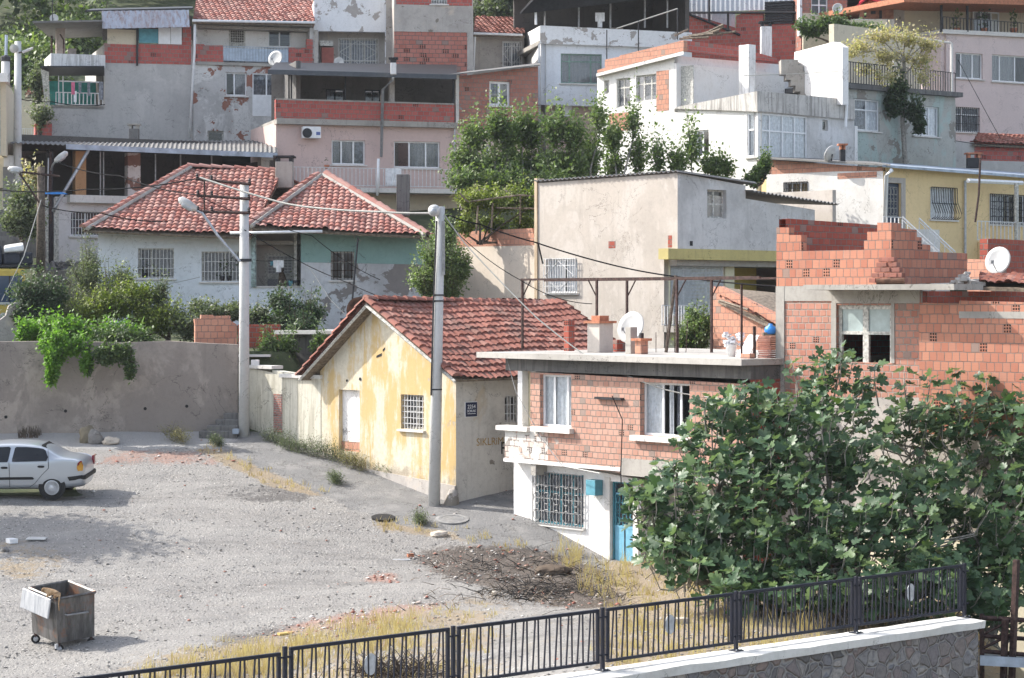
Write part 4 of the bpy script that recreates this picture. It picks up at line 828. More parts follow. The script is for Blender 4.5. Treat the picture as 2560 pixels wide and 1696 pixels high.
z5 = rz(1694,622)[1]; z6 = z5-.36; MB().wb(R2, -.5, rz(2037,600)[0], z6, z5, .05, -.4).build('yellow_beam', plaster('yellow_beam_paint', (.48,.41,.17), (.25,.2,.1), .5, streak=.6), r)
R3 = R1.side(tz(1660,700)[0]); qz = R3.sz; pale = plaster('pale_yellow_paint', (.6,.58,.42), (.4,.38,.28), .4)
ws = window(R3, (1676,664,1813,786), r, 'white', (.27,.68), (), None, None, sill=True, dep=.08, label='tall window with grey roller shutters down')
mb = MB()
for i in range(34): z = ws[1]+(ws[3]-ws[1])*i/34; mb.wb(R3, ws[0]+.07, ws[2]-.07, z+.006, z+(ws[3]-ws[1])/34*.86, -.04, -.06)
mb.build('roller_shutter', M['galv'], r); a, z = qz(1676,641); mb = MB()
for i in range(40): b = a+(ws[2]-a+.1)*i/40; mb.wb(R3, b, b+(ws[2]-a+.1)/46, z-.3, z, .06 if i % 2 else .05, -.05)
mb.build('shutter_box', M['galv'], r)
h9 = (qz(1836,700)[0], 8.5, qz(1836,700)[0]+3.2, z6-.05)
poly_wall('wall', R3, [(1660,930),(1660,625),(2100,645),(2100,930)], [ws, h9], pale, r, .22)
MB().wb(R3, h9[0], h9[2], 8.5, z6, -1.8, -2.0).build('porch_wall', plaster('ochre_wall', (.4,.32,.08), (.22,.18,.06), .4), r)
a, z = qz(1661,816); MB().wb(R3, 0, qz(1790,800)[0], z-.2, z, .7, -.05).build('balcony_slab', M['concrete'], r); rail(R3.shift(.62), 1655, 764, 1778, 814, r, n=18)
zr_ = R1.w(0,0,0); z0 = tz(1345,456)[1]; p00, p10 = R1.w(-.1, tz(1345,452)[1], .12), R1.w(R1.L+.15, tz(1694,430)[1]+.03, .12); dd = rz(1885,464); p11 = R2.w(dd[0], dd[1]+.1, .15); p01 = R1.w(-.1, dd[1]-.15, -dd[0])
sheet(p00, p10, p01, p11, M['corr'], r, pitch=.22, amp=.035)
l0, l1 = rz(1864,487), rz(2080,520); sheet(R2.w(l0[0]-.05,l0[1]+.12,.35), R2.w(l1[0],l1[1]+.12,.35), R2.w(l0[0]-.05,l0[1]+.3,-3), R2.w(l1[0],l1[1]+.3,-3), M['corr'], r, pitch=.2, amp=.035)
shell(R1, 0, tz(1660,600)[0], 5.5, tz(1345,470)[1], 9, M['beige'], r, flat=False, sides='lb')
MB().wb(R1, 0, R1.L-.25, z6-.2, z6, -.24, -8.8).build('floor_slab', M['concrete'], r)
MB().wb(R1, -.14, -.003, 6, tz(1345,446)[1], .05, -.3).build('corner_pier', plaster('tan_pier', (.52,.42,.3), (.25,.17,.1), .6, streak=.8), r)
r = thing('side_wall', 'pale rendered wall topped with orange bricks behind the ridge', 'wall', P(1240,800,80)); W = Pl(1138, 82, 1344, 78.4)
poly_wall('wall', W, [(1138,860),(1138,618),(1340,614),(1344,860)], [], plaster('pink_beige', (.6,.53,.45), (.42,.35,.28), .4, streak=.5), r, .3, True)
poly_wall('brick_band', W.shift(-.03), [(1142,617.5),(1142,582),(1200,577),(1330,571),(1340,613.5)], [], M['obrick'], r, .22, True)
# ---------------------------------------------------------------- white house with hipped tile roofs
M['bluew'] = plaster('blueish_limewash', (.66,.7,.74), (.38,.42,.42), .35, peel=(.5,.5,.5), thr=.7, streak=.3, patch=(.42,.55,.53), pthr=.64, seed=1)
M['tealw'] = plaster('teal_stained', (.23,.37,.35), (.15,.22,.21), .5, peel=(.5,.5,.5), thr=.66, streak=.4, seed=2)
M['lowgrey'] = plaster('damp_render', (.52,.54,.56), (.22,.21,.21), .7, peel=(.27,.25,.24), psc=.6, thr=.53, streak=.4, seed=3)
M['mauve'] = plaster('mauve_paint', (.55,.42,.385), (.42,.31,.28), .35, streak=.3, seed=4); M['pinkp'] = plaster('pale_pink_paint', (.6,.5,.48), (.46,.38,.37), .3, streak=.3, seed=5)
M['greyc'] = plaster('grey_cement', (.43,.415,.4), (.26,.25,.25), .6, streak=.5, patch=(.5,.48,.46), seed=6); M['rough'] = plaster('rough_cement', (.46,.45,.44), (.22,.21,.2), .5, peel=(.33,.16,.12), psc=.9, thr=.565, streak=.4, patch=(.66,.65,.63), pthr=.5, seed=7)
M['peelw'] = plaster('peeling_white', (.7,.71,.73), (.45,.45,.46), .3, peel=(.44,.41,.39), psc=1.6, thr=.56, streak=.3, seed=8); M['tealo'] = plaster('faded_teal', (.4,.4,.37), (.22,.22,.2), .6, peel=(.3,.28,.25), psc=.9, thr=.57, streak=.6, patch=(.34,.46,.44), pthr=.5, seed=9)
M['yelw'] = plaster('warm_yellow_paint', (.7,.54,.3), (.52,.4,.22), .3, streak=.3, seed=10); M['cream'] = plaster('cream_wall', (.55,.49,.38), (.36,.32,.25), .3, streak=.3); M['crack'] = plaster('cracked_white', (.62,.61,.59), (.33,.3,.26), .5, streak=.35, patch=(.6,.57,.52), pthr=.6, bump=.6)
M['brickd'] = brick('greyed_brick', .22, .19, ((.36,.15,.11),(.4,.19,.15),(.3,.12,.09)), (.3,.28,.26), .012, .02, cover=(.33,.31,.3), cthr=.66, grime=.35); M['brickr'] = brick('deep_red_brick', .26, .19, ((.40,.10,.08),(.47,.13,.11),(.34,.08,.07)), (.34,.3,.28), .012, .02, grime=.2)
M['trans'] = plaster('ribbed_plastic', (.5,.53,.57), (.3,.32,.35), .3, streak=.2)
W = Pl(245, 77.5, 1062, 78.0); z_ = W.sz; r = house('tiled_house', 'low white and teal house with two hipped red tile roofs', 650, 790, 78)
w1 = window(W, (345,621,435,696), r, 'oldwhite', (.36,), (), [(.02,.34,.3,'drape'),(.4,1,.1,'lace')], 'v', goff=-.02, label='grilled window with a pot plant'); w2 = window(W, (504,629,598,704), r, 'oldwhite', (.62,), (), [(0,1,0,'lace')], 'v', goff=-.02, label='grilled window with potted plants on its sill')
poly_wall('wall', W, [(245,815),(245,570),(640,582),(640,815)], [w1, w2], M['bluew'], r, .25)
WT = W.shift(.35); w3 = window(WT, (827,629,886,700), r, 'oldwhite', (.5,), (.62,), None, 'v', goff=-.02, gmat='iron', label='window with open brown shutter')
zm = WT.sz(800, 660)[1]
qa, qb = WT.sz(752,656), WT.sz(1066,662); zl = lambda t: qa[1]+(qb[1]-qa[1])*(t-qa[0])/(qb[0]-qa[0]); a_, b_ = w3[0], w3[2]
poly_wall('wall', WT, [qa, (a_,zl(a_)), (a_,w3[3]), (b_,w3[3]), (b_,zl(b_)), qb, WT.sz(1066,588), WT.sz(752,580)], [], M['tealw'], r, .2, world=True)['label'] = 'teal upper band of wall'
poly_wall('wall', WT, [WT.sz(752,850), (qa[0],qa[1]-.003), (a_,zl(a_)-.003), (a_,w3[1]), (b_,w3[1]), (b_,zl(b_)-.003), (qb[0],qb[1]-.003), WT.sz(1066,850)], [], M['lowgrey'], r, .2, world=True)
# porch between the two roofs
WP = W.shift(-1.1); a, b = z_(632,700)[0], z_(760,700)[0]; dz0 = WP.sz(662,719)[1]; dt = (WP.sz(662,640)[0], dz0-1, WP.sz(738,640)[0], WP.sz(662,634)[1])
MB().wb(WP, a-.3, b+.5, z_(640,815)[1], z_(640,575)[1], 0, -.2).build('porch_wall', M['cream'] if False else plaster('porch_beige', (.46,.43,.4), (.3,.28,.26), .3), r)
d = MB().wb(WP, dt[0], dt[0]+.1, dt[1], dt[3], .07, .003).wb(WP, dt[2]-.1, dt[2], dt[1], dt[3], .07, .003).wb(WP, dt[0]+.1, dt[2]-.1, dt[3]-.09, dt[3], .07, .003).wb(WP, dt[0]+.1, dt[2]-.1, dz0+.3, dz0+.5, .05, .003).build('door', M['oldwhite'], r); MB().wb(WP, dt[0]+.1, dt[2]-.1, dt[1], dt[3]-.09, .02, .002).build('pane', M['lace'], d); grille(WP, dt[0]+.12, dt[2]-.12, dz0+.5, dt[3]-.1, .04, M['bar'], d, 'grid', 6, .008)
MB().wb(W, a, z_(753,719)[0], z_(640,815)[1], z_(640,720)[1], -.01, -.25).build('porch_parapet', M['bluew'], r); MB().wb(W, a, z_(753,719)[0], z_(640,720)[1]+.001, z_(640,717)[1]+.02, .04, -.3).build('parapet_cap', M['sill'], r)
MB().wb(W, b-.35, b-.25, z_(640,720)[1], z_(640,582)[1], 0, -1.1).build('porch_post', M['oldwhite'], r)
t, z = z_(635, 718); m = MB().tube([W.w(t, z, .1), W.w(t, z_(635,584)[1], .1)], .09, 12); m.build('porch_column', plain('flaking_teal_column', (.45,.58,.58), .8, 0, .35, 9), r, smooth=True)
EAV = 1.0
def V3(W, u, v, off): t, z = W.shift(off).sz(u, v); return W.w(t, z, off)
zE = z_(400,573)[1]
a0, a1 = V3(W, 208, 572, EAV), V3(W, 628, 590, EAV); rdg0, rdg1 = V3(W, 470, 419, -4.5), V3(W, 706, 431, -4.5)
tile_slope(a0, a1, rdg0, rdg1, M['tile'], r, tw=.215, th=.3, amp=.032, sag=.1, seed=31, thick=.1)
bk = V3(W, 208, 572, EAV)+(-W.n.to_3d()*11 if hasattr(W.n, 'to_3d') else Vector((0,0,0))); bk = Vector((a0.x-.3, a0.y+11, a0.z)); tile_slope(bk, a0, rdg0, rdg0+Vector((.02,.02,0)), M['tile'], r, tw=.25, seed=32)
bk2 = Vector((rdg1.x+3, a0.y+11, a0.z)); tile_slope(bk2, bk, rdg1, rdg0, M['tile'], r, tw=.25, seed=35)
c0, c1, cp = V3(W, 618, 566, EAV+.5), V3(W, 1068, 588, EAV+.5), V3(W, 796, 438, -3.2)
tile_slope(c0, c1, cp, cp+Vector((.3,0,0)), M['tile'], r, tw=.215, th=.3, amp=.032, sag=.12, seed=33)
c2 = Vector((c1.x+.3, c1.y+9.5, c1.z)); tile_slope(c1, c2, cp+Vector((.3,0,0)), cp+Vector((.35,.3,0)), M['tile'], r, tw=.25, seed=34); c3 = Vector((c0.x-.5, c0.y+9.5, c0.z)); tile_slope(c3, c0, cp+Vector((0,.3,0)), cp, M['tile'], r, tw=.25, seed=36)
U_ = Vector((0,0,.06))
for i, pp in enumerate(([a0+U_,rdg0+U_],[rdg0+U_,rdg1+U_],[c0+U_,cp+U_],[cp+Vector((.3,0,.06)),c1+U_])): caps(pp, r, M['tile'], .14, .42, seed=i+40)
for pp in ((a0,rdg0),(c0,cp),(cp,c1)): MB().tube([pp[0]+Vector((.16,-.1,0)), pp[1]+Vector((.12 if pp[0] is not cp else -.1,-.1,-.0))], .08, 5).build('mortar_bed', M['concrete'], r)
shell(W, 0, W.L, 8, z_(300,600)[1], 9, M['bluew'], r, flat=True)
g0, g1 = V3(W, 575, 583, 1.6), V3(W, 806, 579, 1.6); MB().tube([g0, g1], .05, 8).build('gutter', M['white'], r, smooth=True)
def chimney(u0, u1, v0, v1, Y, dep, label, mat='concrete', top=None, cat='chimney'):
    a, b = P(u0, v0, Y), P(u1, v1, Y); q = thing('chimney', label, cat, Vector(((a.x+b.x)/2, Y+dep/2, b.z)))
    MB().hexa([(a.x,Y,b.z),(b.x,Y,b.z),(b.x,Y+dep,b.z),(a.x,Y+dep,b.z),(a.x,Y,a.z),(b.x,Y,a.z),(b.x,Y+dep,a.z),(a.x,Y+dep,a.z)]).build('stack', M[mat], q, bevel=.02)
    if top:
        w_ = b.x-a.x
        for k in (0, 1): MB().wb(Pl(u0, Y, u1, Y), k*(w_-.12), k*(w_-.12)+.12, a.z+.002, a.z+.16, -.02, -dep+.02).build('flue_brick', M[top], q)
        MB().wb(Pl(u0, Y, u1, Y), -.08, w_+.08, a.z+.16, a.z+.22, .06, -dep-.06).build('cap', M[top], q)
    return q
chimney(688,730,404,470,81.5,.7,'stubby chimney with soot black top between the tile roofs','concrete','dark'); chimney(991,1023,436,540,80.5,.5,'tall grey block chimney rising before the pink balcony','dconc')
r = thing('brown_dog', 'brown dog sitting on the porch parapet looking sideways', 'dog', V3(W, 708, 716, -.1)); b = V3(W, 708, 716, -.1)
m = MB(); m.lathe(b, [(.02,0),(.14,.02),(.16,.15),(.12,.35),(.09,.48),(.05,.52)], 12, (-.12,0,1)); m.lathe(b+Vector((-.04,-.02,.5)), [(.02,-.02),(.07,.02),(.085,.07),(.05,.12),(.02,.13)], 10); m.lathe(b+Vector((-.05,-.03,.55)), [(.05,0),(.035,.09),(.03,.13),(.01,.14)], 8, (-1,-.2,-.1))
for sx in (-.09, .05): m.tube([b+Vector((sx,-.12,.22)), b+Vector((sx-.01,-.14,.01))], .025, 6, .03); m.tube([b+Vector((sx*.6-.02,.02,.6)), b+Vector((sx*.7-.02,.02,.67))], .025, 5, .008)
m.build('dog', plain('dog_fur', (.09,.065,.05), .95, 0, .35, 16), r, smooth=True)
def pot(name, p, rr, h, mat, label, leaf='leafd', n=26, sz_=.09, hh=.35, cat='pot plant'):
    q = thing(name, label, cat, p); MB().lathe(p, [(rr*.7,0),(rr,h),(rr*.9,h),(.02,h-.03)], 12).build('pot', M[mat], q, smooth=True)
    if n:
        pos = np.array([p+Vector((0,0,h))]*n)+RNG.normal(size=(n,3))*(.1,.08,.1)+np.linspace(.02,hh,n)[:,None]*np.array((0,0,1)); leaves('leaves', pos, RNG.normal(size=(n,3))+(0,-.3,.5), RNG.uniform(.6,1.2,n)*sz_, M[leaf], q)
    return q
pot('bucket', V3(W,727,716,-.1), .1, .2, 'cyan', 'small turquoise bucket on porch parapet', n=0, cat='bucket'); pot('planter', V3(W,741,714,-.1), .14, .18, 'dark', 'dark planter with a spindly plant on porch parapet', 'leafg', 18)
for i, (u, v, l) in enumerate(((360,694,'little potted plant behind the bars of first window'),(556,702,'dark leafy pot plant on the grilled sill'),(573,702,'tallest dark pot plant on the grilled sill'))): pot('pot_plant', V3(W,u,v,-.07), .09, .16, 'dark', l, n=30+12*i, hh=.35+.1*i)
def cloth(u, v, w_, h, Y, mat, label, cut=0, name='laundry'):
    p = P(u, v, Y); n = 8; m = MB(); s = random.random()*6
    for i in range(n):
        for k in range(5):
            x0, x1 = p.x+w_*i/n, p.x+w_*(i+1)/n; q0, q1 = k/5, (k+1)/5; f = lambda x, q: Y+.04*math.sin(x*28+s)*(q+.3)
            if cut and k > 2 and (i < 2 or i > 5): continue
            m.quad((x0, f(x0,q1), p.z-h*q1), (x1, f(x1,q1), p.z-h*q1), (x1, f(x1,q0), p.z-h*q0), (x0, f(x0,q0), p.z-h*q0))
    o = m.build(name, M[mat], None); return setp(o, label, 'laundry')
cloth(683,651,.37,.42,77.3,'cloth','white shirt hung on the porch line',1); cloth(676,654,.1,.15,77.32,'cyan','small blue cloth beside the white porch shirt')
a = P(640,652,77.35); b = P(750,650,77.35); cable('washing_line', [a, b], .008, 'thin washing line strung across the porch', sag=.03, cat='line')
t, z = WT.sz(884, 810); o = MB().tube([P(877,795,76.2), P(895,595,76.6)], .035, 6).build('iron_rod', M['dark'], None); setp(o, 'long dark leaning iron rod set in a barrel', 'rod')
q = thing('barrel', 'dark blue barrel beside the gable roof edge', 'barrel', P(871,825,76)); MB().lathe(P(871,825,76), [(.27,0),(.29,.15),(.27,.3),(.29,.4),(.02,.39)], 18).build('barrel', M['dark'], q, smooth=True)
dish(898, 778, 75.5, .48, 'rust brown satellite dish behind the yellow gable', (.6,-1,.1), 'rust', base=P(898,815,75.7))

# ---------------------------------------------------------------- open porch house behind
W = Pl(122, 87.0, 692, 92.0); z_ = W.sz; r = house('porch_house', 'house with long shadowed open storey under a corrugated porch roof', 200, 650, 88)
w1 = window(W, (176,528,262,590), r, 'white', (.45,), (), [(0,.2,0,'drape')], 'v', goff=-.03, sill=True)
poly_wall('wall', W, [(138,720),(138,492),(692,508),(692,720)], [w1], plaster('pinkish_white', (.62,.6,.6), (.42,.38,.36), .3, streak=.3), r, .25)
MB().wb(W, z_(168,500)[0], z_(330,500)[0], z_(168,507)[1], z_(168,488)[1], .35, -.3).build('parapet', M['sill'], r)
zt = z_(400,384)[1]; zf = z_(168,506)[1]
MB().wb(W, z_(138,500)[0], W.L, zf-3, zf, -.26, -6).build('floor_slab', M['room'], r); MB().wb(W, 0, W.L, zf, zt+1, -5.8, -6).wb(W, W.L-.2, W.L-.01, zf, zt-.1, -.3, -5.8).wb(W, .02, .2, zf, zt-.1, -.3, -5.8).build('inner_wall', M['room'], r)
for u0, u1, m in ((195,222,'tan'),(326,358,'br'),(660,690,'cn')):
    MB().wb(W, z_(u0,450)[0], z_(u1,450)[0], zf, zt, -.3, -.65).build('column', {'tan': plaster('ochre_column', (.42,.24,.12), (.3,.16,.08), .3), 'br': plaster('worn_column', (.55,.5,.48), (.2,.1,.08), .7, peel=(.25,.13,.1), psc=.7, thr=.5), 'cn': M['concrete']}[m], r)
for u in (254,262,392,455,533): MB().wb(W, z_(u,450)[0], z_(u,450)[0]+.05, zf, zt, -.2, -.25).build('post', M['greybar'], r)
p00, p10 = V3(W, 24, 357, .9), V3(W, 694, 383, .9); sheet(p00, p10, P(60,350,99.3), P(694,352,99.3), M['corr'], r, pitch=.2, amp=.03)
MB().hexa([p00+Vector((2.2,-.06,-.26)),p10+Vector((0,-.06,-.2)),p10+Vector((0,0,-.2)),p00+Vector((2.2,0,-.26)),p00+Vector((2.2,-.06,-.06)),p10+Vector((0,-.06,.0)),p10,p00+Vector((2.2,0,-.06))]).build('gutter', M['zinc'], r)
MB().tube([P(222,372,87.3), P(219,380,87.2), P(143,510,86.6), P(133,530,86.6)], .07, 8).build('downpipe', M['galv'], r, smooth=True)
o = MB().wb(W, 0, .18, 11, zt, .02, -.2).build('steel_column', plain('black_brown_steel', (.02,.015,.02), .5, .2, .2), r); MB().wb(W, -.25, -.02, 11, z_(122,495)[1], .02, -.25).wb(W, .2, .4, 11, z_(122,495)[1], .02, -.2).build('pillar', M['oldwhite'], r)
o = MB().hexa([P(108,486,86.2),P(170,486,86.2),P(170,486,86),P(108,486,86),P(108,478,86.2),P(158,481,86.2),P(158,481,86),P(108,478,86)]).build('tarpaulin', M['blue'], None); setp(o, 'bright blue tarpaulin strip behind the wooden pole', 'tarpaulin')
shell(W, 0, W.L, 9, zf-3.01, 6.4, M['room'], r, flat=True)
chimney(322,345,322,372,95,.4,'small soot stained chimney through the corrugated porch roof','dconc','concrete')

# ---------------------------------------------------------------- the row along the skyline
r = house('grey_house', 'tall grey rendered house with brick band and coloured panels', 300, 355, 100); W = Pl(125, 99, 482, 101); z_ = W.sz
poly_wall('wall', W, [(125,380),(125,264),(261,268),(261,157),(482,162),(482,380)], [], M['greyc'], r, .25)
poly_wall('brick_band', W.shift(.02), [(261,157),(261,108),(478,112),(478,162)], [], M['brickr'], r, .24); poly_wall('brick_band', W.shift(.02), [(456,112),(457,66),(478,66),(478,112)], [], M['brickr'], r, .2)
for u0, u1, v0, v1, m, l in ((268,342,73,110,'cream','cream board panel'),(347,396,72,107,'cyan','turquoise board panel'),(396,427,70,110,'white','white board panel'),(427,455,69,111,'white','white board panel at the end')): MB().wb(W, z_(u0,90)[0], z_(u1,90)[0]-.02, z_(u0,v1)[1], z_(u0,v0)[1], .03, 0).build('board', M[m] if m != 'cyan' else plain('turq_board', (.1,.3,.36), .6), r)['label'] = l
sheet(V3(W,256,72,.8), V3(W,474,68,.8), V3(W,254,28,.5), V3(W,472,25,.5), plaster('rusting_zinc', (.4,.44,.52), (.24,.13,.08), .4, streak=.8), r, 'sheet_front', .3, .02)
MB().hexa([V3(W,256,100,-.02),V3(W,480,100,-.02),V3(W,480,100,-.4),V3(W,256,100,-.4),V3(W,256,40,-.02),V3(W,480,40,-.02),V3(W,480,40,-.4),V3(W,256,40,-.4)]).build('dark_lining', M['room'], r)
MB().hexa([V3(W,214,30,.4),V3(W,482,24,.4),V3(W,482,20,-6),V3(W,230,26,-6),V3(W,214,26,.4),V3(W,482,20,.4),V3(W,482,16,-6),V3(W,230,22,-6)]).build('roof', M['dark'], r)
MB().tube([V3(W,343,165,.1), V3(W,343,72,.1)], .05, 6).build('post', M['dark'], r); shell(W, z_(261,100)[0], W.L, 10, z_(261,110)[1], 7, M['greyc'], r, flat=False)
# its balcony wing
zt, zfl = z_(140,190)[1], z_(140,263)[1]; m = MB(); m.wb(W, .05, z_(261,200)[0], zfl, zt, -2.4, -2.5).build('balcony_wall', plain('turquoise_wall', (.03,.22,.2), .7, 0, .2, 3), r); MB().wb(W, .05, z_(261,200)[0], zfl-.15, zfl, 0, -2.5).build('slab', M['greyc'], r); MB().wb(W, .01, z_(261,200)[0], z_(140,168)[1], z_(140,136)[1], .3, -2.5).build('slab', M['whtdirty'], r)
MB().wb(W, .03, .2, zfl, zt+.3, -2.4, -2.3).wb(W, z_(257,200)[0], z_(261,200)[0], zfl, zt+.3, -.3, -2.4).build('side_wall', M['room'], r)
MB().hexa([V3(W,100,168,1.3),V3(W,261,168,1.3),V3(W,261,190,.0),V3(W,118,190,.0),V3(W,100,165,1.3),V3(W,261,165,1.3),V3(W,261,187,.0),V3(W,118,187,.0)]).build('awning', M['dark'], r)
MB().hexa([V3(W,102,172,.9),V3(W,122,180,.9),V3(W,127,320,0),V3(W,119,320,0),V3(W,102,172,.7),V3(W,122,180,.7),V3(W,127,320,-.2),V3(W,119,320,-.2)]).build('slanting_fin', M['oldwhite'], r)
rail(W.shift(.1), 140, 231, 257, 262, r, 'pinkbar' if 'pinkbar' in M else 'bar', n=12, r=.02); MB().wb(W, z_(145,250)[0], z_(145,250)[0]+.04, zfl, zt, .1, .06).wb(W, z_(156,250)[0], z_(156,250)[0]+.04, zfl, zt, .1, .06).wb(W, z_(145,203)[0], z_(257,203)[0], z_(145,205)[1], z_(145,202)[1], .1, .06).build('clothes_frame', M['bar'], r)
MB().wb(W, z_(144,100)[0], z_(166,100)[0], z_(140,136)[1], z_(140,66)[1], -.5, -.9).wb(W, z_(175,100)[0], z_(194,100)[0], z_(140,136)[1], z_(140,117)[1], -.5, -.9).build('column', plain('dusty_column', (.32,.27,.24), .9), r)
MB().hexa([V3(W,82,58,1.2),V3(W,256,54,1.2),V3(W,262,92,-3.5),V3(W,128,98,-3.5),V3(W,80,53,1.2),V3(W,256,50,1.2),V3(W,262,88,-3.5),V3(W,128,94,-3.5)]).build('canopy', M['corr'], r); MB().tube([V3(W,129,136,-1),V3(W,129,90,-1)], .05, 6).tube([V3(W,159,136,0),V3(W,159,100,0),V3(W,150,86,0)], .04, 6).build('canopy_post', M['iron'], r)
for u, v, w_, h, m, l in ((178,206,.16,.55,'pink','pink cloth drying on the turquoise balcony'),(196,205,.14,.5,'drape','dim blue grey cloth drying beside the pink one'),(218,206,.14,.6,'drape','grey cloth drying on turquoise balcony'),(247,205,.2,.8,'drape','long blue grey towel at the balcony wall end'),(184,228,.14,.5,'cloth','pale cloth hanging low through balcony rail')): cloth(u, v, w_, h, 98.4, m, l)
r = thing('brick_parapet', 'small red brick block wall above the porch roof end', 'wall', P(108,346,98)); W2 = Pl(88,98,128,98.2); poly_wall('wall', W2, [(88,352),(88,309),(130,308),(130,352)], [], M['brickr'], r, .8, True)
dish(135, 46, 99.5, .2, 'small white dome dish on the far canopy', (0,-1,.2), base=P(135,55,99.6)); o = MB().tube([P(131,55,99), P(131,-20,99)], .02, 5).build('aerial_mast', M['dark'], None); setp(o, 'thin aerial mast beside the small white dome', 'mast')

r = house('tile_roof_house', 'three-storey house with red tile roof and patchy exposed brick', 630, 360, 101); W = Pl(483, 101, 785, 102.5); z_ = W.sz
w1 = window(W, (564,181,617,239), r, 'white', (.42,), (), [(.46,1,0,'lace')], sill=True, label='white window half open'); w2 = window(W, (631,183,702,291), r, 'white', (.5,), (.46,), [(0,1,.5,'drape')], sill=False, dep=.04, label='tall white glazed door'); MB().wb(W, w2[0], w2[2], w2[1], w2[1]+(w2[3]-w2[1])*.5, .02, -.03).build('door_panel', M['white'], r)
w3 = window(W, (519,327,559,361), r, 'oldwhite', (), (), None, sill=False); w4 = window(W, (632,325,690,372), r, 'oldwhite', (.35,.7), (.6,), None, sill=False)
ob = (z_(490,156)[0], z_(490,154)[1], z_(783,156)[0], z_(490,57)[1]); poly_wall('wall', W, [(483,390),(483,52),(785,52),(785,392)], [w1, w2, w3, w4, ob], M['rough'], r, .25)
W3 = W.shift(-.85); a1 = window(W3, (671,68,728,117), r, 'white', (.5,), (), None, sill=True); 
poly_wall('balcony_wall', W3, [(483,160),(483,48),(786,48),(786,160)], [a1], M['wht'], r, .15); d = pbox(W3, 572, 66, 613, 156, .03, 0, 'oldwhite', r, 'door'); a, z = W3.sz(576,70); MB().wb(W3, a, a+.62, z-.68, z, .04, .031).build('pane', M['room'], d); grille(W3, a, a+.62, z-.68, z, .06, M['oldwhite'], d, 'grid', 6, .01)
MB().wb(W, ob[0]-.01, ob[2], ob[1]-.15, ob[1]-.003, .1, -.85).build('balcony_floor', M['concrete'], r); rail(W, 558, 116, 720, 153, r, 'zinc', .03, 22, .012)
sh = pbox(W.shift(.02), 560, 120, 720, 152, 0, -.01, plain('pale_blue_sheet', (.45,.53,.62), .6), r, 'railing_sheet')
poly_wall('brick_parapet', W.shift(.04), [(488,156),(488,111),(510,111),(512,114),(558,114),(560,156)], [], M['brickr'], r, .2, True); poly_wall('brick_parapet', W.shift(.04), [(722,159),(722,119),(766,120),(766,98),(782,99),(782,160)], [], M['brickr'], r, .2, True)
tile_slope(V3(W,482,52,.7), V3(W,787,56,.7), V3(W,492,-8,-4), V3(W,782,-6,-4), M['tile'], r, tw=.24, seed=51, sag=.06); MB().tube([V3(W,481,52,.8), V3(W,788,57,.8)], .06, 6).build('gutter', M['white'], r)
MB().tube([V3(W,487,52,.6), V3(W,486,130,.3), V3(W,474,345,.3)], .06, 8).build('downpipe', M['white'], r, smooth=True); shell(W, 0, W.L, 12, z_(500,60)[1], 8, M['rough'], r, flat=True)
dish(688, 146, 99.5, .37, 'cream satellite dish beside the brick balcony end', (-.5,-1,.3), base=P(690,165,99.8))

r = house('peeling_house', 'white peeling house front with a recessed grilled window', 880, 180, 102); W = Pl(785, 102.5, 985, 103); z_ = W.sz
ob = (z_(796,167)[0], z_(796,167)[1], z_(963,167)[0], z_(796,78)[1]); poly_wall('wall', W, [(785,230),(785,-10),(985,-10),(985,230)], [ob], M['peelw'], r, .25); W3 = W.shift(-.9)
w1 = window(W3, (847,97,944,165), r, 'oldwhite', (.3,.66), (.2,), [(0,1,0,'drape')], 'diamond', goff=.1); poly_wall('recess_wall', W3, [(780,190),(780,60),(990,60),(990,190)], [w1], M['greyw'], r, .15); MB().wb(W, ob[0]-.1, ob[2]+.1, ob[1]-.14, ob[1]-.002, -.02, -.9).build('floor_slab', M['concrete'], r)
MB().wb(W, z_(785,200)[0], z_(985,200)[0], z_(785,230)[1], z_(785,170)[1], .1, .002).build('base_band', M['greyw'], r); MB().wb(W, z_(965,100)[0], z_(985,100)[0], z_(785,230)[1], z_(785,-10)[1], .12, .002).wb(W, z_(785,100)[0]+.02, z_(795,100)[0], z_(785,230)[1], z_(785,76)[1], .08, .002).build('column', M['greyw'], r)
q = pbox(W3, 803, 122, 833, 160, .5, .1, plain('rusty_red_cabinet', (.3,.09,.07), .7), None, 'balcony_cabinet'); setp(q, 'rusty red cabinet in the recess beside grilled window', 'cabinet'); q = pbox(W3, 798, 105, 831, 118, .52, .1, 'oldwhite', None, 'old_appliance'); setp(q, 'white boxy appliance stacked above the red cabinet', 'appliance'); shell(W, 0, W.L, 12, z_(785,0)[1], 8, M['peelw'], r, flat=True)
dish(847, 156, 100.5, .24, 'small white round dish before the recessed window', (-.1,-1,.2), base=P(848,172,100.8))
r = house('brick_tower_house', 'tall bare brick and concrete house beside the peeling front', 1080, 190, 102); W = Pl(985, 101.5, 1183, 102); z_ = W.sz
w1 = window(W, (1078,-14,1118,10), r, 'oldwhite', (.5,), (), None, 'v'); poly_wall('wall', W, [(985,240),(985,79),(1168,82),(1168,240)], [], brick('tower_brick', .3, .2, ((.4,.15,.12),(.45,.19,.15),(.36,.12,.09)), (.25,.2,.18), .012, .06), r, .25); poly_wall('wall', W.shift(.03), [(985,79),(985,11),(1183,16),(1183,240),(1168,240),(1168,82)], [], M['greyw'], r, .3)['label'] = 'grey concrete band'
poly_wall('wall', W, [(990,11),(990,-30),(1180,-30),(1180,15)], [w1], M['brickr'], r, .2); shell(W, 0, W.L, 12, z_(985,-30)[1], 8, M['greyw'], r)
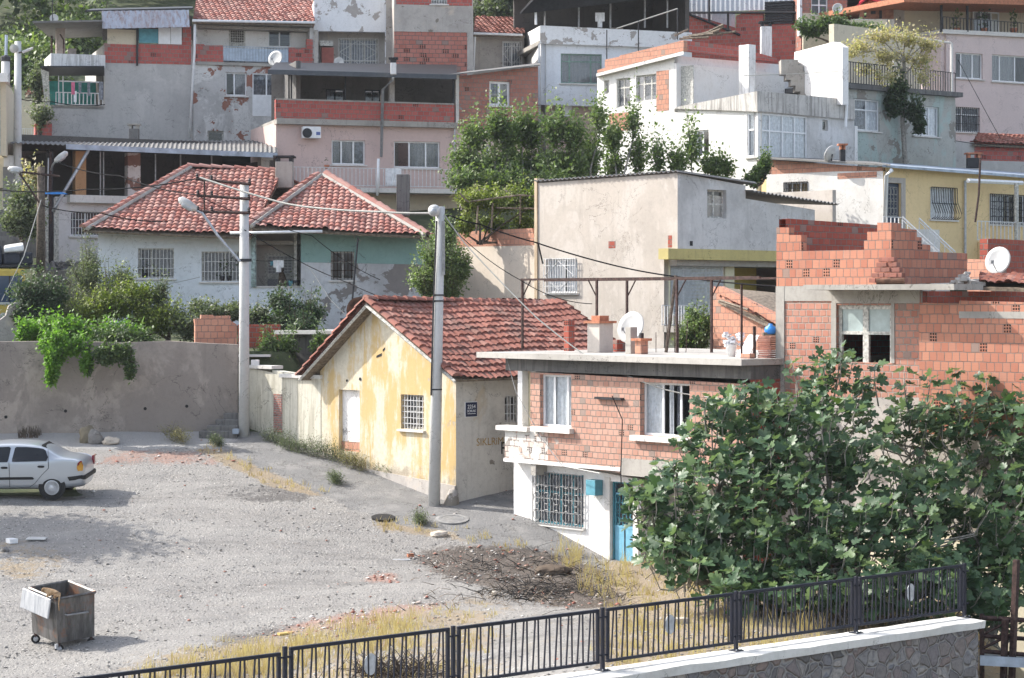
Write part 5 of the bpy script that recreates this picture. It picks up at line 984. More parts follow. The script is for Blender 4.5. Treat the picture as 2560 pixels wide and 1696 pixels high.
r = house('small_tiled_house', 'narrow grey house with tiled roof squeezed between two taller houses', 1245, 180, 108); W = Pl(1183, 108, 1310, 108.5); z_ = W.sz; w1 = window(W, (1257,104,1303,168), r, 'white', (.5,), (), [(0,1,0,'drape')], 'diamond', goff=.05); poly_wall('wall', W, [(1183,240),(1183,84),(1310,88),(1310,240)], [w1], M['greyw'], r, .25)
tile_slope(V3(W,1183,84,.6), V3(W,1312,88,.6), V3(W,1188,42,-4), V3(W,1308,46,-4), M['tileold'], r, tw=.24, seed=61); MB().tube([V3(W,1184,84,.7), V3(W,1306,88,.7)], .06, 6).tube([V3(W,1188,88,.5), V3(W,1184,178,.3)], .05, 6).build('gutter', M['white'], r); shell(W, 0, W.L, 14, z_(1190,88)[1], 6, M['greyw'], r, flat=True)

# ---------------------------------------------------------------- mauve house
r = house('mauve_house', 'mauve house with brick terrace parapet and long white railed balcony', 900, 600, 95); W = Pl(690, 94.5, 1345, 98.0); z_ = W.sz
w1 = window(W, (829,350,913,411), r, 'white', (.3,.66), (), [(0,.66,0,'lace'),(.7,1,0,'drape')], label='white three-pane window'); w2 = window(W, (985,353,1100,419), r, 'white', (.34,.7), (), [(.34,1,0,'lace')], open_at=[0], label='white window with one leaf open'); w3 = window(W, (1205,363,1225,425), r, 'white', (), (), None, 'v', sill=False)
poly_wall('wall', W, [(690,650),(690,300),(1345,318),(1345,650)], [w1, w2, w3], M['mauve'], r, .25); MB().wb(W, -.02, z_(1140,300)[0], z_(690,311)[1], z_(690,297)[1], .3, -.3).build('floor_slab', M['concrete'], r)
pbox(W, 692, 484, 1200, 660, .004, -.02, 'cream', r, 'lower_wall'); poly_wall('parapet_wall', W.shift(.2), [(689,298),(689,249),(1136,262),(1136,312)], [], M['brickr'], r, .22, True); MB().hexa([V3(W,689,250,.24),V3(W,1137,263,.24),V3(W,1137,263,-.1),V3(W,689,250,-.1),V3(W,689,246,.24),V3(W,1137,259,.24),V3(W,1137,259,-.1),V3(W,689,246,-.1)]).build('parapet_cap', M['concrete'], r)
Wt = W.shift(-3.4); zf = z_(690,298)[1]; k1 = window(Wt, (815,222,862,258), r, 'dark', (.5,), (), [(0,.5,0,'drape')], sill=False); k2 = window(Wt, (912,224,952,260), r, 'dark', (.5,), (), None, sill=False); poly_wall('terrace_wall', Wt, [(680,300),(680,170),(1150,180),(1150,310)], [k1, k2], plaster('deepened_grey_wall', (.2,.19,.18), (.08,.08,.08), .6), r, .15); MB().wb(W, 1.0, 1.2, zf, zf+2.6, -.6, -3.4).build('side_wall', M['dconc'], r)  # grey terrace wall, colour darkened further to deepen the shade under the roof
MB().wb(W, .0, z_(1140,300)[0], zf-.12, zf, -.02, -3.5).build('terrace_floor', M['concrete'], r)
for i, (u, m) in enumerate(((721,'dark'),(727,'dark'),(862,'dark'),(1132,'dark'))): MB().wb(W, z_(u,250)[0], z_(u,250)[0]+.06, zf, z_(u,190)[1]+.1, 0, -.06).build('post', M[m], r)
MB().wb(W, z_(973,250)[0], z_(986,250)[0], zf, z_(980,190)[1]+.1, .05, -.2).build('column', M['greyw'], r); MB().wb(W, z_(1138,250)[0], z_(1146,250)[0], zf, z_(1140,188)[1], .1, -.1).build('corner_post', M['sill'], r)
f0, f1 = V3(W,670,178,1.1), V3(W,1142,191,1.1); MB().hexa([f0+Vector((0,0,-.1)),f1+Vector((0,0,-.1)),V3(W,1142,182,-3.5)+Vector((0,0,.3)),V3(W,690,176,-3.5)+Vector((0,0,.3)),f0,f1,V3(W,1142,182,-3.5)+Vector((0,0,.36)),V3(W,690,176,-3.5)+Vector((0,0,.36))]).build('terrace_roof', M['dark'], r)
MB().hexa([f0+Vector((0,-.08,-.14)),f1+Vector((0,-.08,-.14)),f1+Vector((0,0,-.14)),f0+Vector((0,0,-.14)),f0+Vector((0,-.08,.06)),f1+Vector((0,-.08,.06)),f1+Vector((0,0,.06)),f0+Vector((0,0,.06))]).build('fascia', plain('grey_fascia', (.07,.08,.095), .5, .2), r)
MB().tube([V3(W,982,192,1.15), V3(W,981,200,1.0), V3(W,957,224,.35), V3(W,953,393,.3)], .065, 10).build('downpipe', M['galv'], r, smooth=True); MB().tube([V3(W,946,397,1.35), V3(W,943,490,1.35)], .06, 8).build('downpipe', M['white'], r, smooth=True); MB().tube([V3(W,1137,316,.1), V3(W,1134,470,.1)], .04, 8).build('downpipe', M['galv'], r)
an = window(W, (1223,203,1275,264), r, 'white', (.5,), (), [(0,.5,.5,'drape')], sill=True, fw=.1, label='annex window with flaking white surround'); poly_wall('annex_wall', W.shift(.02), [(1142,322),(1142,192),(1345,166),(1345,322)], [an], M['brickd'], r, .25)
MB().hexa([V3(W,1115,190,.5),V3(W,1350,165,.5),V3(W,1350,160,-3),V3(W,1140,185,-3),V3(W,1115,187,.5),V3(W,1350,162,.5),V3(W,1350,157,-3),V3(W,1140,182,-3)]).build('annex_roof', M['corr'], r); shell(W, 0, W.L, 11.5, z_(690,300)[1], 6, M['mauve'], r, flat=False)
zb = W.shift(1.2).sz(730, 467)[1]; Wb = W.shift(1.15); t0, t1 = Wb.sz(700,467)[0], Wb.sz(1172,467)[0]; MB().wb(W, t0, t1, zb-.2, zb, 1.25, .002).build('balcony_slab', M['sill'], r); rail(Wb, 700, 417, 1172, 463, r, n=48, r=.014)
ac = MB().wb(W, z_(752,330)[0], z_(797,330)[0], z_(752,347)[1], z_(752,318)[1], .45, .1).build('air_conditioner', M['white'], None, bevel=.02); setp(ac, 'white air conditioner box on the mauve wall above balcony', 'air conditioner'); c = V3(W,768,333,.46); MB().lathe(c, [(.21,0),(.21,.015),(.05,.02)], 24, (W.n.x,W.n.y,0)).build('fan', M['dark'], ac); MB().wb(W, z_(785,330)[0], z_(795,330)[0], z_(785,340)[1], z_(785,332)[1], .455, .448).build('sticker', plain('blue_sticker', (.1,.15,.4), .5), ac)
q = cloth(963,421,.7,.75,94.7,'pk' if 'pk' in M else 'cloth','patterned pale rug hung over the balcony rail', name='rug'); chimney(976,990,157,186,94.2,.35,'small white chimney pot on the terrace roof edge','whtdirty','dark')
pot('flower_pot', V3(W,817,422,.95), .12, .16, 'terra', 'terracotta flower pot beneath the mauve window','leafg',10)

# ---------------------------------------------------------------- white house with roofed terrace
r = house('terrace_house', 'white house with a dark roofed terrace and green framed window', 1450, 340, 104); W = Pl(1350, 103.5, 1730, 105); z_ = W.sz
w1 = window(W, (1402,134,1505,208), r, 'green', (.22,.74), (.74,), [(0,1,0,'lace')], sill=True); poly_wall('wall', W, [(1348,262),(1348,108),(1728,120),(1728,274)], [w1], plaster('bluish_white', (.66,.69,.74), (.4,.4,.42), .3, streak=.35, peel=(.45,.44,.42), thr=.7), r, .25)
MB().hexa([V3(W,1350,109,.25),V3(W,1730,122,.25),V3(W,1730,122,-.2),V3(W,1350,109,-.2),V3(W,1350,64,.25),V3(W,1730,82,.25),V3(W,1730,82,-.2),V3(W,1350,64,-.2)]).build('parapet', M['peelw'], r)
W5 = W.shift(-.7); pbox(W5, 1345, 250, 1740, 380, 0, -.2, 'mauve', r, 'lower_wall'); WL = W.side(-.02); WL = Pl(1308, 110.5, 1352, 103.3); poly_wall('side_wall', WL, [(1308,400),(1308,88),(1352,64),(1352,400)], [], M['wht'], r, .25)
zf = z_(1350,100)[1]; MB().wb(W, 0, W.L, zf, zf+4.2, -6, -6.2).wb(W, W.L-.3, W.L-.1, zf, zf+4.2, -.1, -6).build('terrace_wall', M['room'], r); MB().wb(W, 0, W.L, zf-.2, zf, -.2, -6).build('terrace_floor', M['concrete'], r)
MB().hexa([V3(W,1300,36,.5),V3(W,1355,-22,1.6),V3(W,1725,-14,1.6),V3(W,1725,-14,-6.5),V3(W,1300,30,.5),V3(W,1355,-30,1.6),V3(W,1725,-26,1.6),V3(W,1725,-26,-6.5)]).build('terrace_roof', M['dark'], r); MB().wb(W, -.6, W.L, zf+2.9, zf+3.0, -.5, -6.3).build('ceiling', M['dark'], r)
for u in (1362,1447,1526,1612,1668): MB().tube([V3(W,u,70,-.1), V3(W,u,-20,-.1)], .05, 6).build('terrace_post', M['greybar'], r)
MB().tube([V3(W,1340,62,.4), V3(W,1338,-10,.4)], .06, 8).build('downpipe', M['white'], r); ac = MB().wb(W5, W5.sz(1388,280)[0], W5.sz(1425,280)[0], W5.sz(1388,293)[1], W5.sz(1388,264)[1], .4, .05).build('air_conditioner', M['white'], None, bevel=.02); setp(ac, 'air conditioner on the recessed wall above the tree tops', 'air conditioner'); c = V3(W5,1401,279,.41); MB().lathe(c, [(.2,0),(.2,.015),(.05,.02)], 20, (W.n.x,W.n.y,0)).build('fan', M['dark'], ac)
q = cloth(1488,32,.45,.7,104.2,'cloth','white clothes hanging in the dark roofed terrace',1); shell(W, 0, W.L, 12, z_(1350,109)[1], 6, M['wht'], r, flat=False, sides='rb')
MB().wb(W, z_(1603,50)[0], z_(1636,50)[0], zf+.3, z_(1600,32)[1], -5.98, -5.9).build('pale_opening_panel', plaster('painted_sunlit_opening', (.7,.6,.52), (.5,.25,.2), .5), r)  # solid pale panel; the sunlight of an opening is painted on it

# ---------------------------------------------------------------- brick and ribbed sheet house at the skyline
r = house('sheet_house', 'half finished brick house clad in pale ribbed sheets', 1850, 130, 112); W = Pl(1715, 112, 2000, 110); z_ = W.sz
poly_wall('wall', W, [(1715,200),(1715,32),(1840,70),(1840,40),(1872,28),(1908,28),(1908,58),(1990,60),(1996,0),(2006,0),(2006,200)], [], M['brickr'], r, .25); sheet(V3(W,1717,32,-.2), V3(W,1992,22,-.2), V3(W,1717,-20,-.3), V3(W,1992,-20,-.3), M['trans'], r, 'ribbed_sheet', .25, .02); sheet(V3(W,1717,78,-.3), V3(W,1838,78,-.3), V3(W,1717,30,-.35), V3(W,1838,30,-.35), M['trans'], r, 'ribbed_sheet', .25, .02)
for a, b in (((1717,32),(1992,32)),((1773,-20),(1773,55)),((1820,30),(1820,75)),((1717,34),(1850,88))): MB().tube([V3(W,*a,.1), V3(W,*b,.1)], .06, 5).build('steel_frame', M['dark'], r)
k = MB()
for i in range(9): k.wb(W, z_(1912,50)[0], z_(1984,50)[0], z_(1912,62)[1]+i*.13, z_(1912,62)[1]+i*.13+.1, .05, -.3)
k.build('dark_shutter', M['dark'], r); shell(W, 0, W.L, 14, z_(1715,60)[1]-1, 6, M['brickr'], r, flat=True)
W = Pl(1993, 109, 2300, 110); r = house('dark_brick_house', 'brick house front with white window beside the red playhouse', 2120, 100, 109); z_ = W.sz; w1 = window(W, (2028,-12,2070,37), r, 'white', (.5,), (.5,), None, sill=True); poly_wall('wall', W, [(2006,120),(2006,-30),(2300,-30),(2300,120)], [w1, (z_(2118,0)[0], z_(2118,45)[1], z_(2152,0)[0], z_(2118,-10)[1])], M['brickd'], r, .25); MB().wb(W, z_(2006,30)[0], z_(2085,30)[0], z_(2006,60)[1], z_(2006,33)[1], .06, .002).build('cream_band', M['cream'], r); MB().wb(W, z_(1997,30)[0], z_(2004,30)[0], z_(1997,90)[1], z_(1997,-20)[1], .1, -.3).build('white_post', M['peelw'], r); shell(W, .2, W.L, 14, z_(2006,-30)[1], 5, M['brickd'], r)
dish(2094, 21, 107, .26, 'round dish against the dark brick front near skyline', (-.3,-1,.2), base=P(2088,42,107.3))

# ---------------------------------------------------------------- big white terrace house in the middle right
r = house('white_terrace_house', 'large sunlit white house with glazed corner bay and brick roof parapet', 1780, 440, 88); W = Pl(1495, 93.0, 1895, 86.0); z_ = W.sz; tw = z_(1686,200)[0]; tc = z_(1892,300)[0]
w0 = window(W, (1510,202,1523,236), r, 'oldwhite', (), (), None, sill=False); w1 = window(W, (1541,198,1575,270), r, 'oldwhite', (.45,), (.68,), [(0,.5,0,'drape')], sill=False, label='tall dark peeling window'); w2 = window(W, (1590,190,1640,256), r, 'oldwhite', (.33,.7), (.66,), [(.3,1,.2,'drape')], sill=False, label='wide old window beside brick infill'); w3 = window(W, (1738,327,1772,394), r, 'white', (.45,), (), [(0,.45,0,'lace')], sill=True)
bay = (z_(1868,330)[0], z_(1868,393)[1], W.L-.02, z_(1868,284)[1]); poly_wall('wall', W, [(1493,470),(1493,192),(1686,140),(1686,270),(1895,228),(1895,392),(1892,392),(1892,480)], [w0, w1, w2, w3, bay], plaster('white_painted_lit', (.7,.69,.66), (.42,.39,.35), .4, streak=.5, peel=(.55,.52,.48), thr=.73), r, .22)  # house white in a warmer, lighter copy with the sunlight painted in
k = w2[2]+.03; MB().wb(W, k, tw-.32, z_(1650,278)[1], z_(1650,178)[1], .012, -.05).build('brick_infill', M['obrick'], r); MB().wb(W, z_(1523,300)[0], z_(1573,300)[0], z_(1523,330)[1], z_(1523,285)[1], .012, -.05).build('brick_infill', M['obrick'], r)
RB = plaster('terrace_concrete', (.52,.5,.47), (.1,.09,.08), .5, streak=.85)
MB().hexa([V3(W,1686,272,.12),V3(W,1895,280,.12),V3(W,1895,280,-.15),V3(W,1686,292,-.15),V3(W,1690,268,.12),V3(W,1895,228,.12),V3(W,1895,228,-.15),V3(W,1690,268,-.15)]).build('parapet', RB, r)
MB().hexa([V3(W,1491,192,.25),V3(W,1709,137,.25),V3(W,1709,137,-7),V3(W,1491,192,-7),V3(W,1491,184,.25),V3(W,1709,128,.25),V3(W,1709,128,-7),V3(W,1491,184,-7)]).build('roof_slab', M['sill'], r)
poly_wall('roof_parapet', W.shift(.2), [(1493,183),(1493,176),(1512,170),(1512,150),(1548,142),(1550,139),(1709,101),(1709,127)], [], M['obrick'], r, .22, True)
WR2 = W.side(tw+.55); y_ = WR2.sz; poly_wall('roof_parapet', WR2, [(1709,127),(1709,101),(1842,118),(1943,146),(1943,156)], [], M['brickr'], r, .22, True)
Wi = W.side(tw); i_ = Wi.sz; d1 = (i_(1698,200)[0], i_(1698,264)[1], i_(1740,200)[0], i_(1698,167)[1]); w5 = window(Wi, (1815,188,1889,244), r, 'white', (.3,.7), (), [(0,1,0,'lace')], sill=False)
poly_wall('loggia_wall', Wi, [(1686,300),(1686,140),(1990,165),(1990,330)], [d1, w5], plaster('white_painted_shaded', (.66,.66,.67), (.4,.38,.37), .35, streak=.3), r, .2)  # same house white made cooler and darker, shade put into the colour
o = MB().hexa([Wi.w(d1[0],d1[1],.02),Wi.w(d1[0]+.05,d1[1],.75),Wi.w(d1[0]+.09,d1[1],.75),Wi.w(d1[0]+.04,d1[1],.02),Wi.w(d1[0],d1[3],.02),Wi.w(d1[0]+.05,d1[3],.75),Wi.w(d1[0]+.09,d1[3],.75),Wi.w(d1[0]+.04,d1[3],.02)]).build('door', M['oldwhite'], r)
Wr = W.side(W.L); y_ = Wr.sz; b2 = (.02, y_(1903,396)[1], y_(2018,340)[0], y_(1903,283)[1]); w6 = window(Wr, (2056,300,2070,327), r, 'oldwhite', (), (), None, sill=False)
window(Wr, None, r, 'white', (.24,.5,.75), (.62,), [(0,1,0,'cloth')], sill=True, dep=.03, rect=b2, label='glazed corner bay window'); window(W, None, r, 'white', (), (.62,), [(0,1,0,'cloth')], sill=True, dep=.03, rect=bay, label='narrow return of the glazed bay')
poly_wall('wall', Wr, [(1895,392),(1895,228),(2135,250),(2135,470),(1975,470),(1975,398)], [b2, w6], M['grey'], r, .22); MB().hexa([V3(Wr,1893,278,.12),V3(Wr,2137,300,.12),V3(Wr,2137,300,-.15),V3(Wr,1893,278,-.15),V3(Wr,1893,228,.12),V3(Wr,2137,250,.12),V3(Wr,2137,250,-.15),V3(Wr,1893,228,-.15)]).build('parapet', RB, r)
zt = z_(1686,272)[1]; MB().hexa([W.w(tw,zt-.35,-.2),W.w(W.L-.2,zt-.35,-.2),W.w(W.L-.2,zt-.35,-6),W.w(tw,zt-.35,-6),W.w(tw,zt-.15,-.2),W.w(W.L-.2,zt-.15,-.2),W.w(W.L-.2,zt-.15,-6),W.w(tw,zt-.15,-6)]).build('terrace_floor', M['concrete'], r)
Wc = W.side(tc-.6); pbox(Wc, 1880, 398, 2010, 500, 0, -.2, M['grey'], r, 'lower_wall'); shell(W, 0, tc, 10, z_(1493,330)[1], 6, M['wht'], r, flat=True, sides='lb'); shell(W, 0, tw+.1, z_(1493,330)[1], z_(1686,140)[1]-.3, 6.5, M['wht'], r, flat=False, sides='lrb'); pbox(W.shift(-1.3), 1847, 114, 1872, 262, 0, -.4, 'whtdirty', r, 'column'); MB().tube([V3(Wr,2117,258,.2), V3(Wr,2114,318,.2)], .06, 8).build('downpipe', M['white'], r)
r = thing('stair_wall', 'bright white flank wall behind concrete steps', 'wall', P(2040,240,90)); Wq = Pl(1985, 91.5, 2106, 88.5); poly_wall('wall', Wq, [(1985,160),(1986,131),(2085,105),(2106,118),(2106,262),(2034,262),(1990,205)], [], M['wht'], r, .3, True)
r = thing('stair_flight', 'grey concrete roof steps against the bright flank wall', 'stairs', P(1990,240,90))
for i in range(7): a = P(1950+i*12, 152+i*14.3, 91.2); MB().box(a+Vector((.35,.004*i,-.3)), (.7,.8,.6)).build('step', M['concrete'], r)
chimney(1903,1930,66,150,93.5,.45,'whitewashed roof chimney with soot under a tiled cap','whtdirty','dark')
for u, v0, v1, l in ((1517,75,148,'thin steel rod rising beside roof bricks'),(1596,50,128,'second thin steel rod above the brick parapet'),(1694,22,100,'steel rod carrying the slanting line')): o = MB().tube([P(u,v1,91), P(u,v0,91)], .025, 5).build('steel_rod', M['dark'], None); setp(o, l, 'rod')
cable('slanting_line', [P(1541,72,91), P(1694,22,91)], .03, 'pale slanting pole tied between the steel rods', 'palewire', cat='line')
mb = MB()
for i in range(9): a = P(1672+rg.uniform(0,90), 100-rg.uniform(0,14), 90); mb.tube([a, a+Vector((rg.uniform(.5,1.4),rg.uniform(-.4,.4),rg.uniform(0,.5)))], .045, 4)
setp(mb.build('timber_heap', M['wood'], None), 'heap of loose timbers on the brick roof corner', 'timber heap')

# ---------------------------------------------------------------- teal grey house with the vine terrace
r = house('teal_grey_house', 'faded teal and grey house with iron railed terrace on top', 2250, 430, 94); W = Pl(2100, 91.5, 2390, 96.5); z_ = W.sz
w1 = window(W, (2136,246,2200,325), r, 'white', (.52,), (.66,), [(0,.5,0,'drape'),(.5,1,0,'cloth')], sill=True, label='white window with transom'); w2 = window(W, (2283,263,2348,338), r, 'white', (.35,.66), (), [(.35,1,0,'cloth')], sill=True, label='white window behind hanging vine'); poly_wall('wall', W, [(2100,450),(2100,216),(2388,240),(2388,470)], [w1, w2], M['tealo'], r, .25)
slab(W, 2098, 209, 2394, .2, .3, -5, r, 'dconc', 'terrace_slab', dv=24); rail(W.shift(.22), 2106, 153, 2388, 208, r, 'dark', n=44, r=.016); MB().tube([V3(W,2379,235,.2), V3(W,2379,108,.2)], .07, 6).tube([V3(W,2235,200,-1), V3(W,2235,140,-1)], .05, 6).tube([V3(W,2379,108,.2), V3(W,2262,90,-1)], .05, 5).build('pergola_post', M['sill'], r); shell(W, 0, W.L, 12, z_(2100,235)[1], 6, M['tealo'], r, flat=False)
WD = W.shift(-4.6); pbox(WD, 2085, 60, 2300, 240, 0, -.3, 'cream', r, 'terrace_wall')
r = house('pink_house', 'pale pink house with railed balcony and brown soffit on top', 2450, 400, 107); WA = Pl(2285, 113, 2352, 105.5); poly_wall('wall', WA, [(2285,420),(2285,72),(2352,75),(2352,420)], [], plaster('pink_painted_lit', (.66,.56,.53), (.5,.42,.4), .3, streak=.3), r, .25)  # lighter copy of the pink wall paint, sunlight put into its colour
W = Pl(2352, 105.5, 2720, 110); z_ = W.sz; w1 = window(W, (2389,131,2457,195), r, 'white', (.24,.66), (), [(.24,1,0,'lace')], label='white window above the terrace post'); w2 = window(W, (2480,136,2580,203), r, 'white', (.22,.6), (), [(0,.6,0,'lace')], label='white window cut by the picture edge'); w3 = window(W, (2388,267,2450,329), r, 'white', (.3,), (.7,), [(0,1,0,'drape')], 'v', goff=-.02, gmat='dark', label='grilled lower window'); poly_wall('wall', W, [(2352,430),(2352,78),(2720,96),(2720,450)], [w1, w2, w3], M['pinkp'], r, .25)
slab(W, 2350, 74, 2722, .2, .15, -5, r, 'sill', 'balcony_slab', dv=18); pbox(W.shift(-2.2), 2250, -40, 2740, 90, 0, -.2, 'cream', r, 'balcony_wall'); window(W.shift(-2.15), (2430,28,2494,86), r, 'white', (.3,.7), (), [(0,.7,0,'lace')], sill=False, dep=-.1); slab(W, 2230, -2, 2730, .25, .9, -6, r, 'terra', 'soffit', dv=12); rail(W, 2354, 43, 2720, 76, r, 'dark', .1, 44, .016)
for u in (2353,2418): MB().tube([V3(W,u,80,.1), V3(W,u,-20,.1)], .07, 6).build('balcony_post', M['dark'], r)
shell(W, 0, W.L, 14, z_(2352,80)[1], 5, M['pinkp'], r, flat=True); pbox(Pl(2230,111,2352,111), 2230, 48, 2352, 78, 0, -.1, 'dark', r, 'side_railing'); slab(Pl(2200,112,2352,111), 2200, 76, 2352, .2, 0, -3, r, 'sill', 'side_slab')
for i, (u, c) in enumerate(((2392,'leaf'),(2444,'pink'),(2460,'leafd'),(2534,'leaf'))):
    if c != 'pink': pot('balcony_plant', V3(W,u,84,-.3), .2, .25, 'terra', ['potted plant at the pink balcony post','','potted plant in the middle of pink balcony','tall potted plant near the balcony end'][i], c, 60, .16, .8)
r = thing('playhouse', 'small red roofed wooden playhouse on a pale block', 'playhouse', P(2190,60,107)); Wp = Pl(2150,107,2234,106.5); poly_wall('wall', Wp, [(2150,44),(2150,14),(2178,-2),(2234,14),(2234,56)], [], plain('brown_playhouse', (.33,.17,.12), .8, 0, .2), r, 1.6, True); a, z = Wp.sz(2176,26)
for u0, v0, u1, v1 in ((2177,26,2189,36),(2198,24,2205,47),(2160,30,2166,44)): pbox(Wp, u0, v0, u1, v1, .01, -.02, 'dark', r, 'window')
for q in (((2140,20),(2170,-4)),((2164,-4),(2236,18))): a, b = V3(Wp,*q[0],.3), V3(Wp,*q[1],.3); d = Vector((0,2,0)); MB().hexa([a,b,b+d,a+d,a+Vector((0,0,.1)),b+Vector((0,0,.1)),b+d+Vector((0,0,.1)),a+d+Vector((0,0,.1))]).build('roof', plain('red_plastic', (.45,.02,.04), .5), r)
o = pbox(Pl(2234,106.5,2290,108), 2234, 9, 2290, 82, 0, -2, 'greyw', None, 'concrete_block'); setp(o, 'pale grey block house corner beside the red playhouse', 'block'); o = pbox(Pl(2130,106.4,2236,106.4), 2130, 48, 2236, 78, 0, -1.4, 'whtdirty', None, 'platform'); setp(o, 'white plinth under the red playhouse', 'plinth')

# ---------------------------------------------------------------- brick hut, cracked white house and yellow house on the right
r = thing('brick_hut', 'low red brick hut with tiles beneath the pink house', 'hut', P(2500,440,99)); W = Pl(2432,99,2700,101); poly_wall('wall', W, [(2432,420),(2432,352),(2700,362),(2700,430)], [], M['brickr'], r, .25); MB().wb(W, -.3, W.L, 14, W.sz(2440,402)[1], .15, .002).build('grey_base', M['greyc'], r); tile_slope(V3(W,2432,357,.3), V3(W,2700,368,.3), V3(W,2446,334,-2), V3(W,2700,344,-2), M['tileold'], r, tw=.24, seed=71); shell(W, .01, W.L, 14, W.sz(2432,356)[1]-.3, 2.4, M['brickr'], r, flat=False)
o = pbox(Pl(2383,98,2436,99), 2383, 352, 2436, 450, 0, -1, 'greyc', None, 'grey_wall'); setp(o, 'grey rendered wall stub beside the brick hut', 'wall')
r = house('cracked_white_house', 'sunlit cracked white house with strip of orange bricks under roof', 2060, 560, 83); W = Pl(1918, 85.0, 2208, 81.2); z_ = W.sz; w1 = window(W, (1961,457,2018,503), r, 'white', (.25,.66), (), None, 'v', gmat='dark', goff=.02, sill=False)
poly_wall('wall', W, [(1916,640),(1916,437),(2090,429),(2208,428),(2208,640)], [w1], M['crack'], r, .25); poly_wall('brick_strip', W.shift(-.01), [(1920,436.6),(1922,400),(2206,420),(2206,427.6),(2090,428.6)], [], M['obrick'], r, .2); MB().wb(W, z_(2094,440)[0], z_(2192,440)[0], z_(2094,448)[1], z_(2094,434)[1], .012, -.02).build('brick_patch', M['obrick'], r)
MB().hexa([V3(W,1912,398,.3),V3(W,2226,416,.3),V3(W,2190,410,-3),V3(W,1912,392,-5),V3(W,1912,394,.3),V3(W,2226,411,.3),V3(W,2190,405,-3),V3(W,1912,388,-5)]).build('roof', M['corr'], r); MB().tube([V3(W,2229,426,.25), V3(W,2216,440,.1), V3(W,2212,565,.1)], .08, 8).build('downpipe', M['white'], r, smooth=True); shell(W, 0, W.L*.8, 11, z_(1920,400)[1]-.3, 3, M['crack'], r, flat=False, sides='lb')
dish(2075, 384, 82.5, .33, 'dish seen from behind on the cracked white roof', (-.6,.6,.4), base=P(2079,405,82.6)); q = chimney(2101,2114,374,405,83,.3,'red capped flue beside the dish on cracked white roof','dark','terra'); q = chimney(2420,2452,395,420,92,.4,'red capped flue on a post before the brick hut','dark','terra')
r = house('yellow_house', 'warm yellow house with belly window grille and stair railings', 2380, 640, 84); W = Pl(2208, 81.4, 2680, 89.5); z_ = W.sz; d1 = (z_(2217,500)[0], z_(2217,572)[1], z_(2252,500)[0], z_(2217,457)[1])
w1 = window(W, (2326,468,2390,548), r, 'white', (.5,), (), [(0,1,0,'cloth')], None, sill=True); f = bpy.data.objects[[o.name for o in r.children if o.name.startswith('window')][0]]; grille(W, w1[0], w1[2], w1[1], w1[3], .06, M['dark'], f, 'belly', 11, .014); w2 = window(W, (2474,485,2600,560), r, 'white', (.4,.7), (), [(0,.35,0,'cloth')], 'fancy', gmat='dark', goff=.06)
poly_wall('wall', W, [(2208,650),(2208,416),(2680,452),(2680,660)], [w1, w2, d1], M['yelw'], r, .25); dd = MB().wb(W, d1[0], d1[2], d1[1], d1[3], -.1, -.15).build('door', plain('navy_door', (.02,.035,.07), .5), r); grille(W, d1[0]+.12, d1[2]-.12, d1[1]+.5, d1[3]-.15, -.08, M['palewire'], dd, 'fancy', 3, .01)
MB().wb(W, d1[2]+.002, d1[2]+.25, d1[1], d1[3]+.2, .03, -.1).wb(W, d1[0], d1[2]+.002, d1[3]+.002, d1[3]+.2, .03, -.1).build('door_surround', M['greyw'], r); MB().hexa([V3(W,2206,418,.5),V3(W,2690,455,.5),V3(W,2690,449,-6),V3(W,2206,412,-6),V3(W,2206,412,.5),V3(W,2690,448,.5),V3(W,2690,442,-6),V3(W,2206,406,-6)]).build('roof', M['zinc'], r)
zz = z_(2230,574)[1]; MB().wb(W, .0, z_(2300,574)[0], zz-2.5, zz-.0, .9, .01).build('landing', M['sill'], r); rail(W.shift(.85), 2208, 542, 2256, 572, r, n=5, r=.016)
for a, b in (((2256,542),(2348,628)),((2298,546),(2388,630))): 
    p, q = V3(W,*a,.9), V3(W,*b,2.2); m = MB(); m.tube([p, q], .03, 6).tube([p-Vector((0,0,.12)), q-Vector((0,0,.12))], .02, 6)
    for i in range(8): c = p.lerp(q, i/7); m.tube([c, c-Vector((0,0,.9))], .014, 4)
    m.build('stair_railing', M['bar'], r)
for i in range(7): a = V3(W,2262+i*13,586+i*12,.95+i*.18); MB().box(a+Vector((.2,.2,-.6)), (.5,1.0,1.0)).build('step', M['sill'], r)
MB().tube([V3(W,2541,605,1.0), V3(W,2541,458,1.0)], .09, 8).build('porch_column', M['oldwhite'], r); MB().tube([V3(W,2420,452,.9), V3(W,2555,458,.9)], .09, 6).build('gutter', M['white'], r); rail(W.shift(1.0), 2444, 553, 2650, 601, r, n=22, r=.016); MB().wb(W, z_(2444,600)[0], W.L, zz-2.5, W.shift(1.0).sz(2444,602)[1], 1.1, .01).build('porch_floor', M['yelw'], r); MB().tube([V3(W,2413,452,.1), V3(W,2413,640,.1)], .05, 8).build('downpipe', M['galv'], r)
o = MB().tube([P(2451,395,80), P(2447,487,80), P(2438,556,80)], .04, 6).build('leaning_pole', M['iron'], None); setp(o, 'long thin dark pole leaning before the yellow house', 'pole'); shell(W, 0, W.L, 10, z_(2208,417)[1], 6, M['yelw'], r, flat=True)

